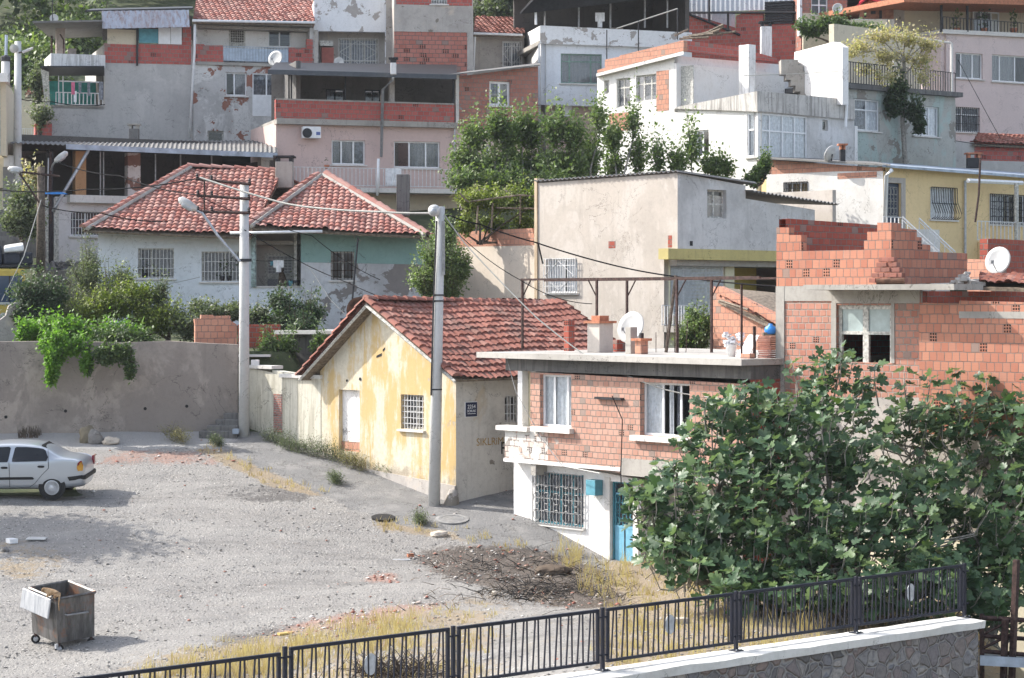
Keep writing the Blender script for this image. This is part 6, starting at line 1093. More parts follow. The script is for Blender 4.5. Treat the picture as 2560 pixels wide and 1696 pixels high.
# ---------------------------------------------------------------- far-left corner
r = house('edge_house', 'grey and white house corner cut off by the picture edge', 10, 390, 84); W = Pl(-160, 84, 20, 85); poly_wall('wall', W, [(-160,380),(-160,205),(14,212),(14,388)], [], M['grey'], r, .3, True); WS_ = Pl(16, 84.5, 48, 97); poly_wall('side_wall', WS_, [(16,390),(14,205),(30,225),(48,270),(48,420)], [], M['cream'], r, .2, True)
MB().hexa([P(-160,205,83.5),P(22,205,83.5),P(30,222,90),P(-160,200,90),P(-160,183,83.5),P(12,183,83.5),P(24,215,90),P(-160,180,90)]).build('roof_edge', M['wht'], r); pbox(Pl(-160,86,60,86), -160, 388, 40, 470, 0, -3, 'cream', r, 'lower_wall'); k = pbox(Pl(-160,85.8,60,85.8), 10, 390, 34, 417, .05, 0, 'grey', r, 'shutter'); pbox(Pl(-160,85.8,60,85.8), 8, 418, 35, 560, .06, 0, 'corr', r, 'roller_door')
W = Pl(48, 103, 112, 103); r = house('cream_house', 'small cream house glimpsed between the poles', 80, 340, 103); poly_wall('wall', W, [(40,360),(40,250),(112,243),(112,360)], [], M['cream'], r, .3, True); shell(W, 0, W.L, 14, W.sz(60,252)[1], 4, M['cream'], r); rail(W.shift(1), 48, 322, 88, 372, r, n=9); tile_slope(P(62,240,112), P(135,236,112), P(82,206,116), P(128,200,116), M['tileold'], r, seed=81)
pbox(Pl(46,92,112,92), 46, 378, 112, 420, 0, -2, 'greyc', r, 'yard_wall')
r = thing('stair_flight', 'shaded concrete steps behind the bush at the picture edge', 'stairs', P(40,600,80))
for i in range(8): a = P(-60, 602-i*11, 79+i*1.0); b = P(100-i*3, 602-i*11, 79+i*1.0); MB().hexa([(a.x,a.y,a.z-.6),(b.x,a.y,a.z-.6),(b.x,a.y+1.1,a.z-.6),(a.x,a.y+1.1,a.z-.6),(a.x,a.y,a.z),(b.x,a.y,a.z),(b.x,a.y+1.1,a.z),(a.x,a.y+1.1,a.z)]).build('step', M['dconc'], r)
W = Pl(-200, 69.5, 56, 70.5); r = thing('ribbed_wall', 'curved grey wall corner by the yellow truck and ivy', 'wall', P(20,850,70)); poly_wall('wall', W, [(-200,870),(-200,775),(0,800),(14,790),(22,765),(40,756),(50,757),(56,830),(60,870)], [], M['greyw'], r, .3, True)
W = Pl(106, 81, 205, 82); r = thing('tile_heap_roof', 'collapsing grey corrugated and tiled lean-to roof above shrubs', 'shed', P(150,700,81)); sheet(P(122,700,80.6), P(205,700,80.6), P(108,655,84), P(196,656,84), M['corr'], r, pitch=.3, amp=.06); mb = MB()
for i in range(40): a = P(rg.uniform(105,205), rg.uniform(655,705), 80.8); a.y += (705-px(a)[1])/50*3; mb.box(a+Vector((0,0,.1)), (.22,.35,.05), rg.uniform(-.4,.4), rg.uniform(-.3,.3))
mb.build('loose_tile', M['corr'], r); MB().box(P(155,730,82.5), (1.3,3,1.6)).build('base', M['dconc'], r)
# ---------------------------------------------------------------- poles, lamps, wires
def tubes(name, label, cat, base, parts, smooth=True):
    r = thing(name, label, cat, base)
    for nm, mat, items in parts:
        for it in items:
            m = MB(); m.tube(*it[:1], **it[1]) if isinstance(it, tuple) else None; m.build(nm, M[mat], r, smooth=smooth)
    return r
Y = 67.2; b = P(610,1086,Y); tp = P(611,461,Y); r = thing('utility_pole', 'thick concrete pole with three cross arms beside the long wall end', 'utility pole', b)
m = MB(); m.tube([b-Vector((0,0,.3)), b.lerp(tp,.5), tp], .17, 20, .135); m.build('pole', M['pole'], r, smooth=True)
for (a, c) in (((490,448),(628,461)),((492,489),(626,498)),((492,529),(626,533))):
    p, q = P(*a,Y-.2), P(*c,Y-.2); ar = MB().tube([p, q], .045, 4).build('cross_arm', M['iron'], r)
    for f_ in (.02,.28,.97): s = p.lerp(q, f_); MB().lathe(s+Vector((0,0,.03)), [(.02,0),(.05,.03),(.03,.06),(.05,.09),(.02,.14)], 8).build('insulator', M['dark'], ar)
MB().tube([P(511,446,Y-.25), P(511,536,Y-.25)], .03, 5).build('strut', M['iron'], r); MB().tube([P(505,532,Y-.25), P(545,590,Y-.22), P(600,654,Y-.18)], .045, 6).build('lamp_arm', M['galv'], r)
def lamphead(p, d, r, s=1.0):
    d = Vector(d).normalized(); m = MB(); m.lathe(p, [(.03*s,-.3*s),(.09*s,-.25*s),(.13*s,0),(.11*s,.25*s),(.03*s,.32*s)], 12, d); m.build('lamp_head', M['dish'], r, smooth=True)
    MB().lathe(p+Vector((0,-.02,-.07*s)), [(.06*s,-.18*s),(.1*s,-.1*s),(.1*s,.15*s),(.04*s,.22*s)], 10, d).build('lens', M['galv'], r, smooth=True)
lamphead(P(470,511,Y-.3), (-.8,0,.5), r, 1.05); MB().tube([P(487,525,Y-.28), P(507,534,Y-.26)], .035, 6).build('lamp_arm', M['galv'], r)
MB().wb(Pl(590,Y,632,Y), .0, .5, P(0,655,Y).z, P(0,650,Y).z+.03, .2, .16).build('band', M['dark'], r); MB().box(P(590,1079,66.9), (.2,.2,.16)).build('block', M['zinc'], r, bevel=.02)
Y = 61.0; b = P(1085,1254,Y); tp = P(1101,517,Y); r = thing('utility_pole', 'tall leaning concrete pole in front of the yellow house', 'utility pole', b); MB().tube([b-Vector((0,0,.3)), b.lerp(tp,.5), tp], .17, 20, .125).build('pole', M['pole'], r, smooth=True)
MB().tube([b.lerp(tp,.36)+Vector((-.14,-.12,0)), b.lerp(tp,.66)+Vector((-.13,-.12,0)), tp+Vector((-.1,-.14,-.4))], .028, 6).build('conduit', M['dark'], r)
for f_ in (.38,.68,.7): c = b.lerp(tp, f_); MB().lathe(c, [(.158,-.02),(.158,.02)], 16).build('band', M['dark'], r)
MB().lathe(tp+Vector((-.17,-.2,-.12)), [(.02,-.2),(.14,-.14),(.17,0),(.14,.12),(.03,.16)], 14, (-.2,-1,-.3)).build('lamp_head', M['dish'], r, smooth=True); MB().lathe(tp+Vector((-.19,-.33,-.16)), [(.11,0),(.09,.04),(.02,.05)], 14, (-.2,-1,-.3)).build('lens', M['galv'], r, smooth=True)
MB().wb(Pl(1080,Y-.15,1120,Y-.15), .28, .36, tp.z-1.9, tp.z-.4, .02, -.02).build('fuse_box', M['greybar'], r)
Y = 86; r = thing('utility_pole', 'old concrete pole with slim tube lamp near the picture edge', 'utility pole', P(44,560,Y)); MB().tube([P(43,600,Y), P(45,104,Y)], .19, 12, .13).build('pole', M['pole'], r, smooth=True); MB().tube([P(56,131,Y-.1), P(82,121,Y-.1)], .06, 6).build('lamp_head', M['dish'], r); MB().tube([P(45,133,Y-.1), P(58,130,Y-.1)], .03, 5).build('lamp_arm', M['iron'], r); MB().lathe(P(35,122,Y-.2), [(.05,-.1),(.17,-.05),(.17,.05),(.05,.1)], 12, (0,-1,0)).build('cable_coil', M['palewire'], r)
r = thing('antenna_post', 'pale post with grey blue tip above the white roof edge', 'post', P(14,220,88)); MB().tube([P(14,230,88), P(14,152,88)], .17, 10).build('base', M['pole'], r, smooth=True); MB().tube([P(15,140,88), P(16,88,88)], .06, 8).build('tip', M['zinc'], r); MB().lathe(P(14,148,88), [(.1,-.15),(.2,-.08),(.2,.08),(.08,.15)], 10).build('collar', M['dark'], r)
Y = 76; r = thing('wooden_pole', 'dark wooden pole with a bracket lamp above the yellow truck', 'utility pole', P(103,660,Y)); MB().tube([P(102,680,Y), P(103,417,Y)], .16, 8, .13).build('pole', M['bark'], r, smooth=True); MB().tube([P(48,430,Y-.1), P(150,441,Y-.1)], .04, 5).build('cross_arm', M['iron'], r); MB().tube([P(49,434,Y-.1), P(99,508,Y-.1)], .035, 5).build('brace', M['iron'], r); lamphead(P(39,424,Y-.2), (-1,0,.1), r, .85)
for u, v in ((66,425),(82,420)): MB().lathe(P(u,v+8,Y-.1), [(.02,0),(.05,.04),(.03,.08),(.05,.12),(.02,.17)], 8).build('insulator', M['dark'], r)
r = thing('street_lamp', 'street lamp head on a bracket by the black steel column', 'street lamp', P(128,430,84)); MB().tube([P(128,425,86), P(132,412,85), P(140,403,84)], .04, 6).build('arm', M['galv'], r); lamphead(P(152,393,84), (.8,0,.6), r, 1.0); MB().tube([P(126,560,86.2), P(126,380,86.2)], .05, 6).build('pipe', M['iron'], r); MB().tube([P(119,520,86.2), P(121,395,86.2)], .03, 6).build('pipe', M['galv'], r)
W_ = 67.0
cable('power_cable', [P(-40,471,76), P(213,474,72), P(497,446,67)], .02, 'black wire running to the top cross arm of the big pole', sag=.1)
cable('power_cable', [P(145,406,84), P(300,440,76), P(497,488,67)], .02, 'black wire from the street lamp to the middle cross arm', sag=.1)
cable('power_cable', [P(106,514,76), P(251,533,73), P(420,555,74)], .02, 'black wire crossing low in front of white barred window', sag=.08)
cable('service_cable', [P(500,444,66.8), P(700,506,65), P(788,520,64), P(950,530,62), P(1090,533,61)], .03, 'thick pale cable between the two concrete poles', 'palewire', .02)
cable('power_cable', [P(1101,535,61), P(1125,540,61.2), P(1199,561,63), P(1340,607,66), P(1540,665,66), P(1700,693,65), P(1945,716,60)], .022, 'heavy black cable from leaning pole across the beige house', sag=.03)
cable('service_cable', [P(1103,524,61), P(1165,612,60.6), P(1340,793,59), P(1470,893,58), P(1620,960,55.5), P(1720,986,54.6), P(1930,1008,52)], .018, 'pale cable running down over the brick upper floor', 'palewire', .03)
cable('power_cable', [P(611,575,67), P(755,657,70), P(870,707,68), P(990,757,64)], .015, 'thin black wire from big pole past porch to the gable', sag=.03)
cable('power_cable', [P(1101,540,61), P(1300,700,60), P(1480,760,58)], .012, 'thin black line from leaning pole to the pergola', sag=.15)
cable('power_cable', [P(492,489,67), P(780,590,72), P(950,700,74)], .012, 'thin black line behind the big pole over the teal wall', sag=.12)
cable('power_cable', [P(0,235,90), P(130,255,96), P(262,262,98.5)], .02, 'black line along the grey house balcony', sag=.1)
cable('guy_wire', [P(768,660,70), P(822,745,69.5), P(871,795,69.2)], .012, 'thin pale guy wire from the teal wall to the barrel', 'palewire', 0, 'line')
cable('guy_wire', [P(103,500,75.8), P(60,640,73), P(4,752,71)], .015, 'pale guy wire slanting down across the yellow truck', 'palewire', 0, 'line')
cable('guy_wire', [P(368,720,77), P(500,693,77.2)], .01, 'thin cord strung below the grilled windows', 'palewire', .02, 'line')
cable('service_cable', [P(1265,892,59.6), P(1290,980,59.2), P(1350,1090,58.5), P(1405,1165,57.8), P(1500,1184,56.3)], .012, 'thin loose grey cable drooping down the parapet of corner house', 'greybar', 0)
cable('service_cable', [P(1530,990,55.9), P(1556,1050,55.6), P(1552,1180,55.6), P(1554,1250,55.8)], .014, 'dark cable hanging down by the ground floor door', 'wire', 0)
cable('power_cable', [P(1345,608,77.5), P(1357,660,77.4)], .03, 'short black cable stub at the corner of beige house', 'wire', 0)
for i, (a, b_) in enumerate((((1860,190,88),(2105,178,88.2)),((2262,330,96),(2500,370,98)),((2395,150,104),(2500,345,98)))): cable('service_cable', [P(*a), P(*b_)], .015, ['pale line crossing the bright flank wall','dark line running behind the hanging vine to the hut','thin line slanting down the pink house'][i], ['palewire','wire','wire'][i], .02)

# ---------------------------------------------------------------- the car
def make_car():
    al = .05; S = 1.06; O = P(130,1247,60.9); ex = Vector((-1,0,0)); ey = Vector((0,math.cos(al),math.sin(al))); ez = Vector((0,-math.sin(al),math.cos(al))); X0 = .84
    def T(x, y, z): return O+(ex*(x-X0)+ey*y+ez*z)*S
    r = thing('parked_car', 'silver four-door sedan parked at the edge of the gravel yard', 'car', O)
    st = [(0,.40,.72,.74,.62),(.03,.30,.86,.88,.7),(.12,.26,.97,1.0,.77),(.35,.24,1.01,1.05,.8),(.62,.22,1.02,1.07,.82),(.8,.21,1.01,1.17,.82),(1.0,.2,1.0,1.29,.82),(1.25,.2,.99,1.38,.82),(1.6,.2,.98,1.42,.82),(2.05,.2,.97,1.43,.82),(2.45,.2,.96,1.41,.82),(2.7,.2,.95,1.34,.82),(3.0,.2,.94,1.16,.82),(3.25,.2,.93,1.0,.81),(3.6,.2,.88,.93,.8),(3.95,.22,.76,.82,.77),(4.1,.28,.62,.68,.68),(4.14,.4,.5,.55,.6)]
    mb = MB(); n = 0
    def sect(x, zb, be, ro, hw):
        k = min(1, max(0, (ro-be)/.3)); gw = hw*(.93-.13*k)
        h = [(0,zb),(hw*.85,zb),(hw,zb+.13),(hw*1.01,.56),(hw*.985,be-.02),(hw*.97*(1-k)+k*(hw*.955),be+.01),(gw,ro-.05),(gw*.86,ro-.01),(0,ro+.015)]
        return h+[(-y,z) for y, z in h[-2:0:-1]]
    for s in st: mb.v += [tuple(T(s[0], .82-y, z)) for y, z in sect(*s)]
    m_ = 16
    for i in range(len(st)-1):
        for k in range(m_): a = i*m_+k; b = i*m_+(k+1)%m_; mb.f.append((a, b, b+m_, a+m_))
    mb.f += [tuple(range(m_))[::-1], tuple((len(st)-1)*m_+k for k in range(m_))]
    t = NT('silver_paint'); t.out((.42,.45,.49), .3, .5, .5); t.b.inputs['Coat Weight'].default_value = .6
    bo = mb.build('body', t.m, r, smooth=True); cr = bo.data.attributes.new('crease_edge', 'FLOAT', 'EDGE')
    for e in bo.data.edges:
        a, b = e.vertices; ka, kb = a % 16, b % 16
        if ka == kb and ka in (5, 6, 10, 11): cr.data[e.index].value = .75
    sb = bo.modifiers.new('s', 'SUBSURF'); sb.levels = 2; sb.render_levels = 2
    gm = plain('car_glass', (.008,.01,.014), .12, 0, .1, 2, .4)
    def yat(x, z): # near side skin
        for a, b in zip(st[:-1], st[1:]):
            if a[0] <= x <= b[0]:
                q = (x-a[0])/(b[0]-a[0]); v = [a[i]+(b[i]-a[i])*q for i in range(5)]; break
        _, _, be, ro, hw = v; k = min(1, max(0, (ro-be)/.3)); gw = hw*(.93-.13*k)
        if z <= be: return .82-hw*1.0
        return .82-(hw*.955+(gw-hw*.955)*min(1, (z-be)/(ro-.05-be)))
    def patch(name, pts, mat, off=.012, par=r):
        m = MB(); m.v = [tuple(T(x, yat(x, z)-off, z)) for x, z in pts]; c = (sum(p[0] for p in pts)/len(pts), sum(p[1] for p in pts)/len(pts)); m.v.append(tuple(T(c[0], yat(*c)-off-.004, c[1]))); k = len(pts)
        m.f = [(i, (i+1) % k, k) for i in range(k)]; return m.build(name, mat, par)
    patch('side_window', [(.98,.99),(.95,1.08),(1.02,1.24),(1.08,1.29),(1.2,1.31),(1.5,1.335),(1.78,1.34),(1.82,1.31),(1.88,1.03),(1.87,.97),(1.4,.98)], gm); patch('side_window', [(2.0,.96),(1.98,1.0),(1.93,1.31),(1.97,1.345),(2.35,1.33),(2.55,1.26),(2.95,.99),(2.93,.955),(2.4,.955)], gm)
    MB().hexa([T(.66,.3,1.0),T(.66,1.34,1.0),T(1.17,1.28,1.33),T(1.17,.36,1.33),T(.66,.3,1.068),T(.66,1.34,1.068),T(1.17,1.28,1.368),T(1.17,.36,1.368)]).build('rear_window', gm, r)
    blk = M['black']
    for x in (1.93,): patch('door_seam', [(x,.3),(x+.012,.3),(x+.03,.95),(x+.018,.95)], blk, .009)
    for (a, b) in (((.93,.98),(.92,.8)),((.92,.8),(1.1,.62)),((1.1,.62),(1.28,.4)),((1.28,.4),(1.42,.3)),((1.42,.3),(1.93,.27)),((1.93,.27),(3.0,.27)),((.93,.98),(.96,1.28))):
        MB().tube([T(a[0],yat(*a)-.006,a[1]),T(b[0],yat(*b)-.006,b[1])], .006, 4).build('door_seam', blk, r)
    patch('side_molding', [(1.32,.5),(1.3,.53),(1.34,.57),(3.1,.55),(3.1,.485)], blk, .02); patch('bumper_strip', [(.02,.50),(.38,.47),(.43,.57),(.05,.61)], blk, .035)
    MB().hexa([T(-.02,.1,.49),T(.05,.06,.49),T(.05,1.58,.49),T(-.02,1.54,.49),T(-.02,.1,.6),T(.05,.06,.6),T(.05,1.58,.6),T(-.02,1.54,.6)]).build('bumper_strip', blk, r)
    for x, z in ((1.12,.84),(2.08,.81)): MB().lathe(T(x,yat(x,z)-.012,z), [(.02,-.09),(.03,-.06),(.032,.05),(.018,.09)], 8, ex).build('door_handle', blk, r)
    tl = patch('tail_light', [(.045,.72),(.16,.72),(.19,.8),(.17,.92),(.1,.99),(.055,.99),(.03,.86)], plain('amber_lens', (.55,.28,.04), .25, 0, .1), .03); patch('upper_lens', [(.17,.86),(.17,.92),(.1,.99),(.055,.99),(.04,.86)], plain('red_lens', (.2,.01,.02), .2, 0, .1), .036, tl)
    for y in (1.45,): MB().box(T(.02,y,.85), (.06,.18,.24)).build('tail_light', plain('red_lens_b', (.2,.01,.02), .2), r)
    for x in (X0, 3.3):
        for y, sg in ((-.01, -1), (1.65, 1)):
            c = T(x, y+(.09 if sg < 0 else -.09), .29); MB().lathe(T(x,y+.02 if sg < 0 else y-.02,.31), [(.375,-.012),(.375,.0)], 30, ey*sg).build('wheel_arch', blk, r)
            w = MB().lathe(c, [(.2,-.09),(.275,-.08),(.29,-.03),(.29,.04),(.272,.085),(.2,.095),(.19,.06),(.02,.06)], 32, ey*sg); w = w.build('wheel', blk, r, smooth=False); m = MB()
            for k in range(15):
                a_ = 2*math.pi*k/15; d = ex*math.cos(a_)+ez*math.sin(a_); q = d.cross(ey).normalized()
                for o_ in (-.011, .011): p0 = c+ey*sg*.088*S+(d*.05+q*o_*.5)*S; p1 = c+ey*sg*.088*S+(d*.19+q*o_*1.6)*S; m.tube([p0, p1], .0075, 4)
            m.lathe(c+ey*sg*.08, [(.198,0),(.205,.02),(.19,.025),(.185,.0)], 28, ey*sg); m.lathe(c+ey*sg*.08, [(.045,0),(.05,.02),(.01,.03)], 14, ey*sg); m.build('hubcap', plain('hubcap', (.6,.61,.63), .35, .3, .05), w)
    MB().hexa([T(1.3,.35,.5),T(1.5,.35,.5),T(1.5,.75,.5),T(1.3,.75,.5),T(1.2,.35,1.1),T(1.32,.35,1.1),T(1.32,.75,1.1),T(1.2,.75,1.1)]).build('seat', M['drape'], r)
make_car()

# ---------------------------------------------------------------- wheeled bin and the cat on it
def make_bin():
    D = P(143.8,1610,48.0); e1 = Vector((.735,.50,.085)); e2 = Vector((-.72,.68,.15)); up = Vector((0,-.12,1.0)).normalized(); H = 1.0
    rt = NT('bin_steel'); o = rt.obj(); n = rt.noise(rt.scale(o,(2,2,.35)), 3, 6, .7); n2 = rt.noise(o, 2.2, 5, .7); c = rt.ramp(n, [(.3,(.05,.048,.048)),(.48,(.11,.105,.1)),(.62,(.17,.165,.165)),(.75,(.09,.06,.045))]); c = rt.mix(rt.step(n2, .52, .68), c, (.2,.1,.06)); rt.out(c, .5, .35, .4); M['bin'] = rt.m
    t = NT('bin_lid'); n = t.noise(t.scale(t.obj(),(3,3,.3)), 3, 6, .7); t.out(t.ramp(n, [(.35,(.22,.24,.27)),(.6,(.46,.47,.49))]), .45, .3, .4); M['lid'] = t.m
    r = thing('wheeled_bin', 'open rusty galvanised bin on castors with its lid hanging', 'bin', D-up*.2)
    def Q(a, b, h, k=1.0): ctr = D+(e1+e2)*.5; return ctr+e1*(a-.5)*k+e2*(b-.5)*k+up*h
    cs = ((0,0),(1,0),(1,1),(0,1)); b_ = [Q(a,b,0,.965) for a, b in cs]; tp = [Q(a,b,H) for a, b in cs]; bi = [Q(a,b,.05,.93) for a, b in cs]; ti = [Q(a,b,H,.965) for a, b in cs]
    m = MB(); n = 0; m.v = [tuple(p) for p in b_+tp+bi+ti]
    for i in range(4): j = (i+1)%4; m.f += [(i,j,4+j,4+i),(8+j,8+i,12+i,12+j),(4+i,4+j,12+j,12+i)]
    m.f += [(3,2,1,0),(8,9,10,11)]; m.build('body', M['bin'], r)
    for i in range(4): j = (i+1)%4; MB().tube([Q(*cs[i],H,1.03), Q(*cs[j],H,1.03)], .03, 4).build('rim', M['bin'], r)
    nrm = e1.normalized()*-1; m = MB(); h0, h1 = H-.02, H-.45; f = lambda s, h, o_: D+e2*s+up*h+nrm*o_
    m.hexa([f(.1,h1,.16),f(1.17,h1,.16),f(1.17,h1,.12),f(.1,h1,.12),f(.1,h0,.08),f(1.17,h0,.08),f(1.17,h0,.04),f(.1,h0,.04)]); m.build('lid', M['lid'], r, bevel=.03)
    for a, b in ((.08,.06),(.94,.08),(.06,.93),(.93,.93)):
        c = Q(a, b, -.12); MB().tube([Q(a,b,0), c], .035, 5).build('castor_fork', M['iron'], r); w = MB().lathe(c-up*.02, [(.03,-.03),(.1,-.028),(.1,.028),(.03,.03)], 18, (.35,-1,0)).build('wheel', M['black'], r); MB().lathe(c-up*.02, [(.05,-.034),(.055,.034),(.01,.036)], 12, (.35,-1,0)).build('hub', M['galv'], w)
    n1 = e2.normalized()*-1; m = MB(); p, q = D+e1*.22+up*.62+n1*.06, D+e1*.78+up*.6+n1*.06; m.tube([p-n1*.06, p, q, q-n1*.06], .02, 6); m.build('handle', M['greybar'], r); MB().tube([D+e1*.0+up*.0-e1*.03, D-up*.1-e1*.03], .04, 4).build('foot_plate', M['galv'], r)
    # cat
    top = D+up*(H+.03)
    o_ = thing('tan_cat', 'tan cat crouching on the rim of the rusty bin', 'cat', top)
    def skin(name, pts, edges, rad, mat, par):
        me = bpy.data.meshes.new(name); me.from_pydata([tuple(p) for p in pts], edges, []); ob = bpy.data.objects.new(name, me); me.materials.append(mat); C.objects.link(ob)
        ob.parent = par; ob.matrix_parent_inverse = Matrix.Translation(-par.location)
        sk = ob.modifiers.new('skin', 'SKIN'); sk.use_smooth_shade = True
        for v, q in zip(me.skin_vertices[0].data, rad): v.radius = (q, q)
        me.skin_vertices[0].data[0].use_root = True; s = ob.modifiers.new('s', 'SUBSURF'); s.levels = 2; s.render_levels = 2; return ob
    c = top; V = Vector
    pts = [c+V((.02,0,.12)), c+V((-.08,.02,.135)), c+V((-.17,.03,.14)), c+V((-.235,.02,.165)), c+V((-.29,0,.16)), c+V((-.325,-.01,.145)), # spine, neck, head, nose
           c+V((.055,.0,.08)), c+V((.07,-.03,0)), c+V((.06,-.06,-.14)), c+V((.075,-.05,-.28)), # tail
           c+V((.03,-.07,.07)), c+V((-.04,-.08,.03)), c+V((.0,-.09,-.0)), # near hind
           c+V((-.17,-.045,.07)), c+V((-.2,-.05,.01)), c+V((-.14,.08,.06)), c+V((-.18,.1,.02)), c+V((0,.09,.04)), c+V((-.275,-.03,.215)), c+V((-.265,.04,.215))]
    ed = [(0,1),(1,2),(2,3),(3,4),(4,5),(0,6),(6,7),(7,8),(8,9),(0,10),(10,11),(11,12),(2,13),(13,14),(2,15),(15,16),(0,17),(4,18),(4,19)]
    rad = [.085,.08,.07,.055,.055,.025,.05,.018,.014,.01,.05,.028,.018,.03,.018,.03,.018,.04,.012,.012]
    ft = NT('cat_fur'); nn = ft.noise(ft.obj(), 9, 5, .6); ft.out(ft.ramp(nn, [(.35,(.18,.11,.06)),(.55,(.42,.28,.16)),(.7,(.55,.42,.28))]), .95); skin('body', pts, ed, rad, ft.m, o_)
make_bin()

# ---------------------------------------------------------------- stones, manhole and odds and ends on the ground
def rock(u, v, size, label, mat, sq=(1,1,.7), seed=0, name='boulder', Y=None):
    p = P(u, v, Y) if Y else G(u, v); me = bpy.data.meshes.new(name); import bmesh; bm = bmesh.new(); bmesh.ops.create_icosphere(bm, subdivisions=3, radius=1)
    for w in bm.verts:
        d = w.co.copy(); k = 1+.35*noise.noise(d*1.3+Vector((seed*3,0,0)))+.12*noise.noise(d*4+Vector((seed,1,0))); q = max(abs(d.x),abs(d.y),abs(d.z)); w.co = p+Vector((d.x*sq[0],d.y*sq[1],d.z*sq[2]))*size*k*(.93+.07/q)+Vector((0,0,size*sq[2]*.55))
    bm.to_mesh(me); bm.free(); me.materials.append(mat); o = bpy.data.objects.new(name, me); C.objects.link(o); return setp(o, label, 'boulder')
rk = plaster('rock_grey', (.2,.19,.18), (.07,.065,.06), .8, bump=.8); rk2 = plaster('rock_pale', (.5,.44,.37), (.28,.24,.2), .5, bump=.6)
rock(219,1104,.27,'rounded brownish boulder against the grey one near the long wall',plaster('rock_brown',(.2,.17,.12),(.07,.06,.05),.8,bump=.8),(1,.8,1.15),1); rock(238,1107,.23,'dark grey boulder leaning on the brown boulder',rk,(1,.8,1.1),2); rock(277,1109,.24,'flat pale squared rock beside the two boulders',rk2,(1.1,.7,.55),3)
rock(12,1380,.1,'dark lump by the white rubbish at picture edge',rk,(1,1,.8),5); rock(1098,1340,.17,'small pale rock in the dry edge by lane',rk2,(1.3,1,.5),6); rock(1240,1490,.12,'pale stone below the burnt patch',rk2,(1,1,.6),7)
m = MB(); rg = random.Random(2); c = G(75,1094)
for i in range(60): a = c+Vector((rg.uniform(-.3,.3),rg.uniform(-.2,.2),0)); m.tube([a, a+Vector((rg.uniform(-.12,.12),rg.uniform(-.1,.1),rg.uniform(.15,.38)))], .02, 4, .004)
setp(m.build('tree_stump', M['bark'], None), 'dark shaggy stump at the foot of the long wall', 'stump')
def gframe(u, v, s=.3):
    p = G(u, v); a = G(u+20, v)-p; b = G(u, v-14)-p; n = a.cross(b).normalized(); n = n if n.z > 0 else -n; return p, n
p, n = gframe(1130,1299); r = thing('manhole_cover', 'round iron manhole cover in a pale concrete ring on the lane', 'manhole', p); MB().lathe(p, [(.46,-.15),(.46,.02),(.36,.025),(.36,.01)], 32, n).build('ring', plain('worn_ring', (.26,.255,.25), .9, 0, .2), r); MB().lathe(p, [(.355,.0),(.355,.022),(.3,.028),(.3,.022),(.02,.028)], 32, n).build('cover', M['greybar'], r)
p, n = gframe(958,1297); MB(); o = MB().lathe(p, [(.33,-.1),(.33,.05),(.2,.052)], 9, n); o.v = [(p.x+(v[0]-p.x)*1.0, v[1], v[2]) for v in o.v]; setp(o.build('pothole', M['black'], None), 'dark broken pothole in the lane near the manhole', 'pothole')
def flat(u, v, w, d, h, rz, mat, name, label, cat): p, n = gframe(u, v); o = MB().box(p+n*(h/2), (w,d,h), rz).build(name, M[mat] if isinstance(mat, str) else mat, None, bevel=.006); return setp(o, label, cat)
flat(93,1348,.5,.55,.04,.05,'dish','foam_board','pale blue grey board lying flat near the picture edge','board'); flat(30,1358,.22,.3,.12,.6,'white','rubbish_bag','white crumpled rubbish bag at the picture edge','rubbish bag'); flat(1026,1393,.16,.1,.09,.4,'terra','red_brick','broken red brick lying at the edge of the gravel','brick'); flat(1004,1401,.45,.05,.03,.0,'white','white_strip','white strip lying beside the broken red brick','strip'); flat(708,1588,.22,.15,.05,.5,plain('card_yellow',(.5,.36,.12),.9),'cardboard','yellowish cardboard scrap by the dry grass','cardboard'); flat(723,1583,.16,.2,.03,1.2,plain('card_brown',(.42,.25,.12),.9),'cardboard_scrap','brown cardboard scrap touching the yellowish one','cardboard')
rock(1385,1436,.3,'dark earth mound at the end of the burnt patch',plaster('earth',(.1,.075,.055),(.04,.03,.025),.7,bump=.8),(1.5,1,.5),9,'soil_mound'); flat(1700,1560,.3,.2,.12,.3,rk2,'stone_block','pale stone block behind the third railing section','stone')
def scatter(name, N, fn, mat, smin, smax, label, el=.6):
    base = np.array([(1,0,0),(-1,0,0),(0,1,0),(0,-1,0),(0,0,1),(0,0,-.6)]); Fc = np.array([(0,2,4),(2,1,4),(1,3,4),(3,0,4),(2,0,5),(1,2,5),(3,1,5),(0,3,5)]); Vs, Fs, At = [], [], []; k = 0; tries = 0
    while k < N and tries < N*30:
        tries += 1; u, v = random.uniform(-80, 2500), 1085+(random.random()**.8)*620; w = fn(u, v)
        if random.random() > w: continue
        p = G(u, v)
        if front(p): continue
        s = smin+(smax-smin)*random.random()**3; B = base*np.array((1,random.uniform(.5,1),el*random.uniform(.5,1)))*s*(1+RNG.normal(size=(6,1))*.2); a = random.random()*6.3; R2_ = np.array(((math.cos(a),-math.sin(a),0),(math.sin(a),math.cos(a),0),(0,0,1)))
        Vs.append(B@R2_.T+np.array(p)+np.array((0,0,s*.2))); Fs.append(Fc+6*k); At.append(np.full(6, random.random())); k += 1
    o = np_mesh(name, np.concatenate(Vs), np.concatenate(Fs), mat, None, np.concatenate(At)); setp(o, label, None, None, 'stuff'); o['category'] = name; return o
def rmat(name, st): t = NT(name); a = t.attr('rnd').outputs['Fac']; return t.out(t.ramp(a, st), .92, 0, .15)
def f1(u, v): m = masks(u, v); return (1-m[0]*.93)*(1-m[1]*.9)*(.25+m[3]*.3+m[5]*.6+m[2]*.4)*(1 if v < 1700 else 0)
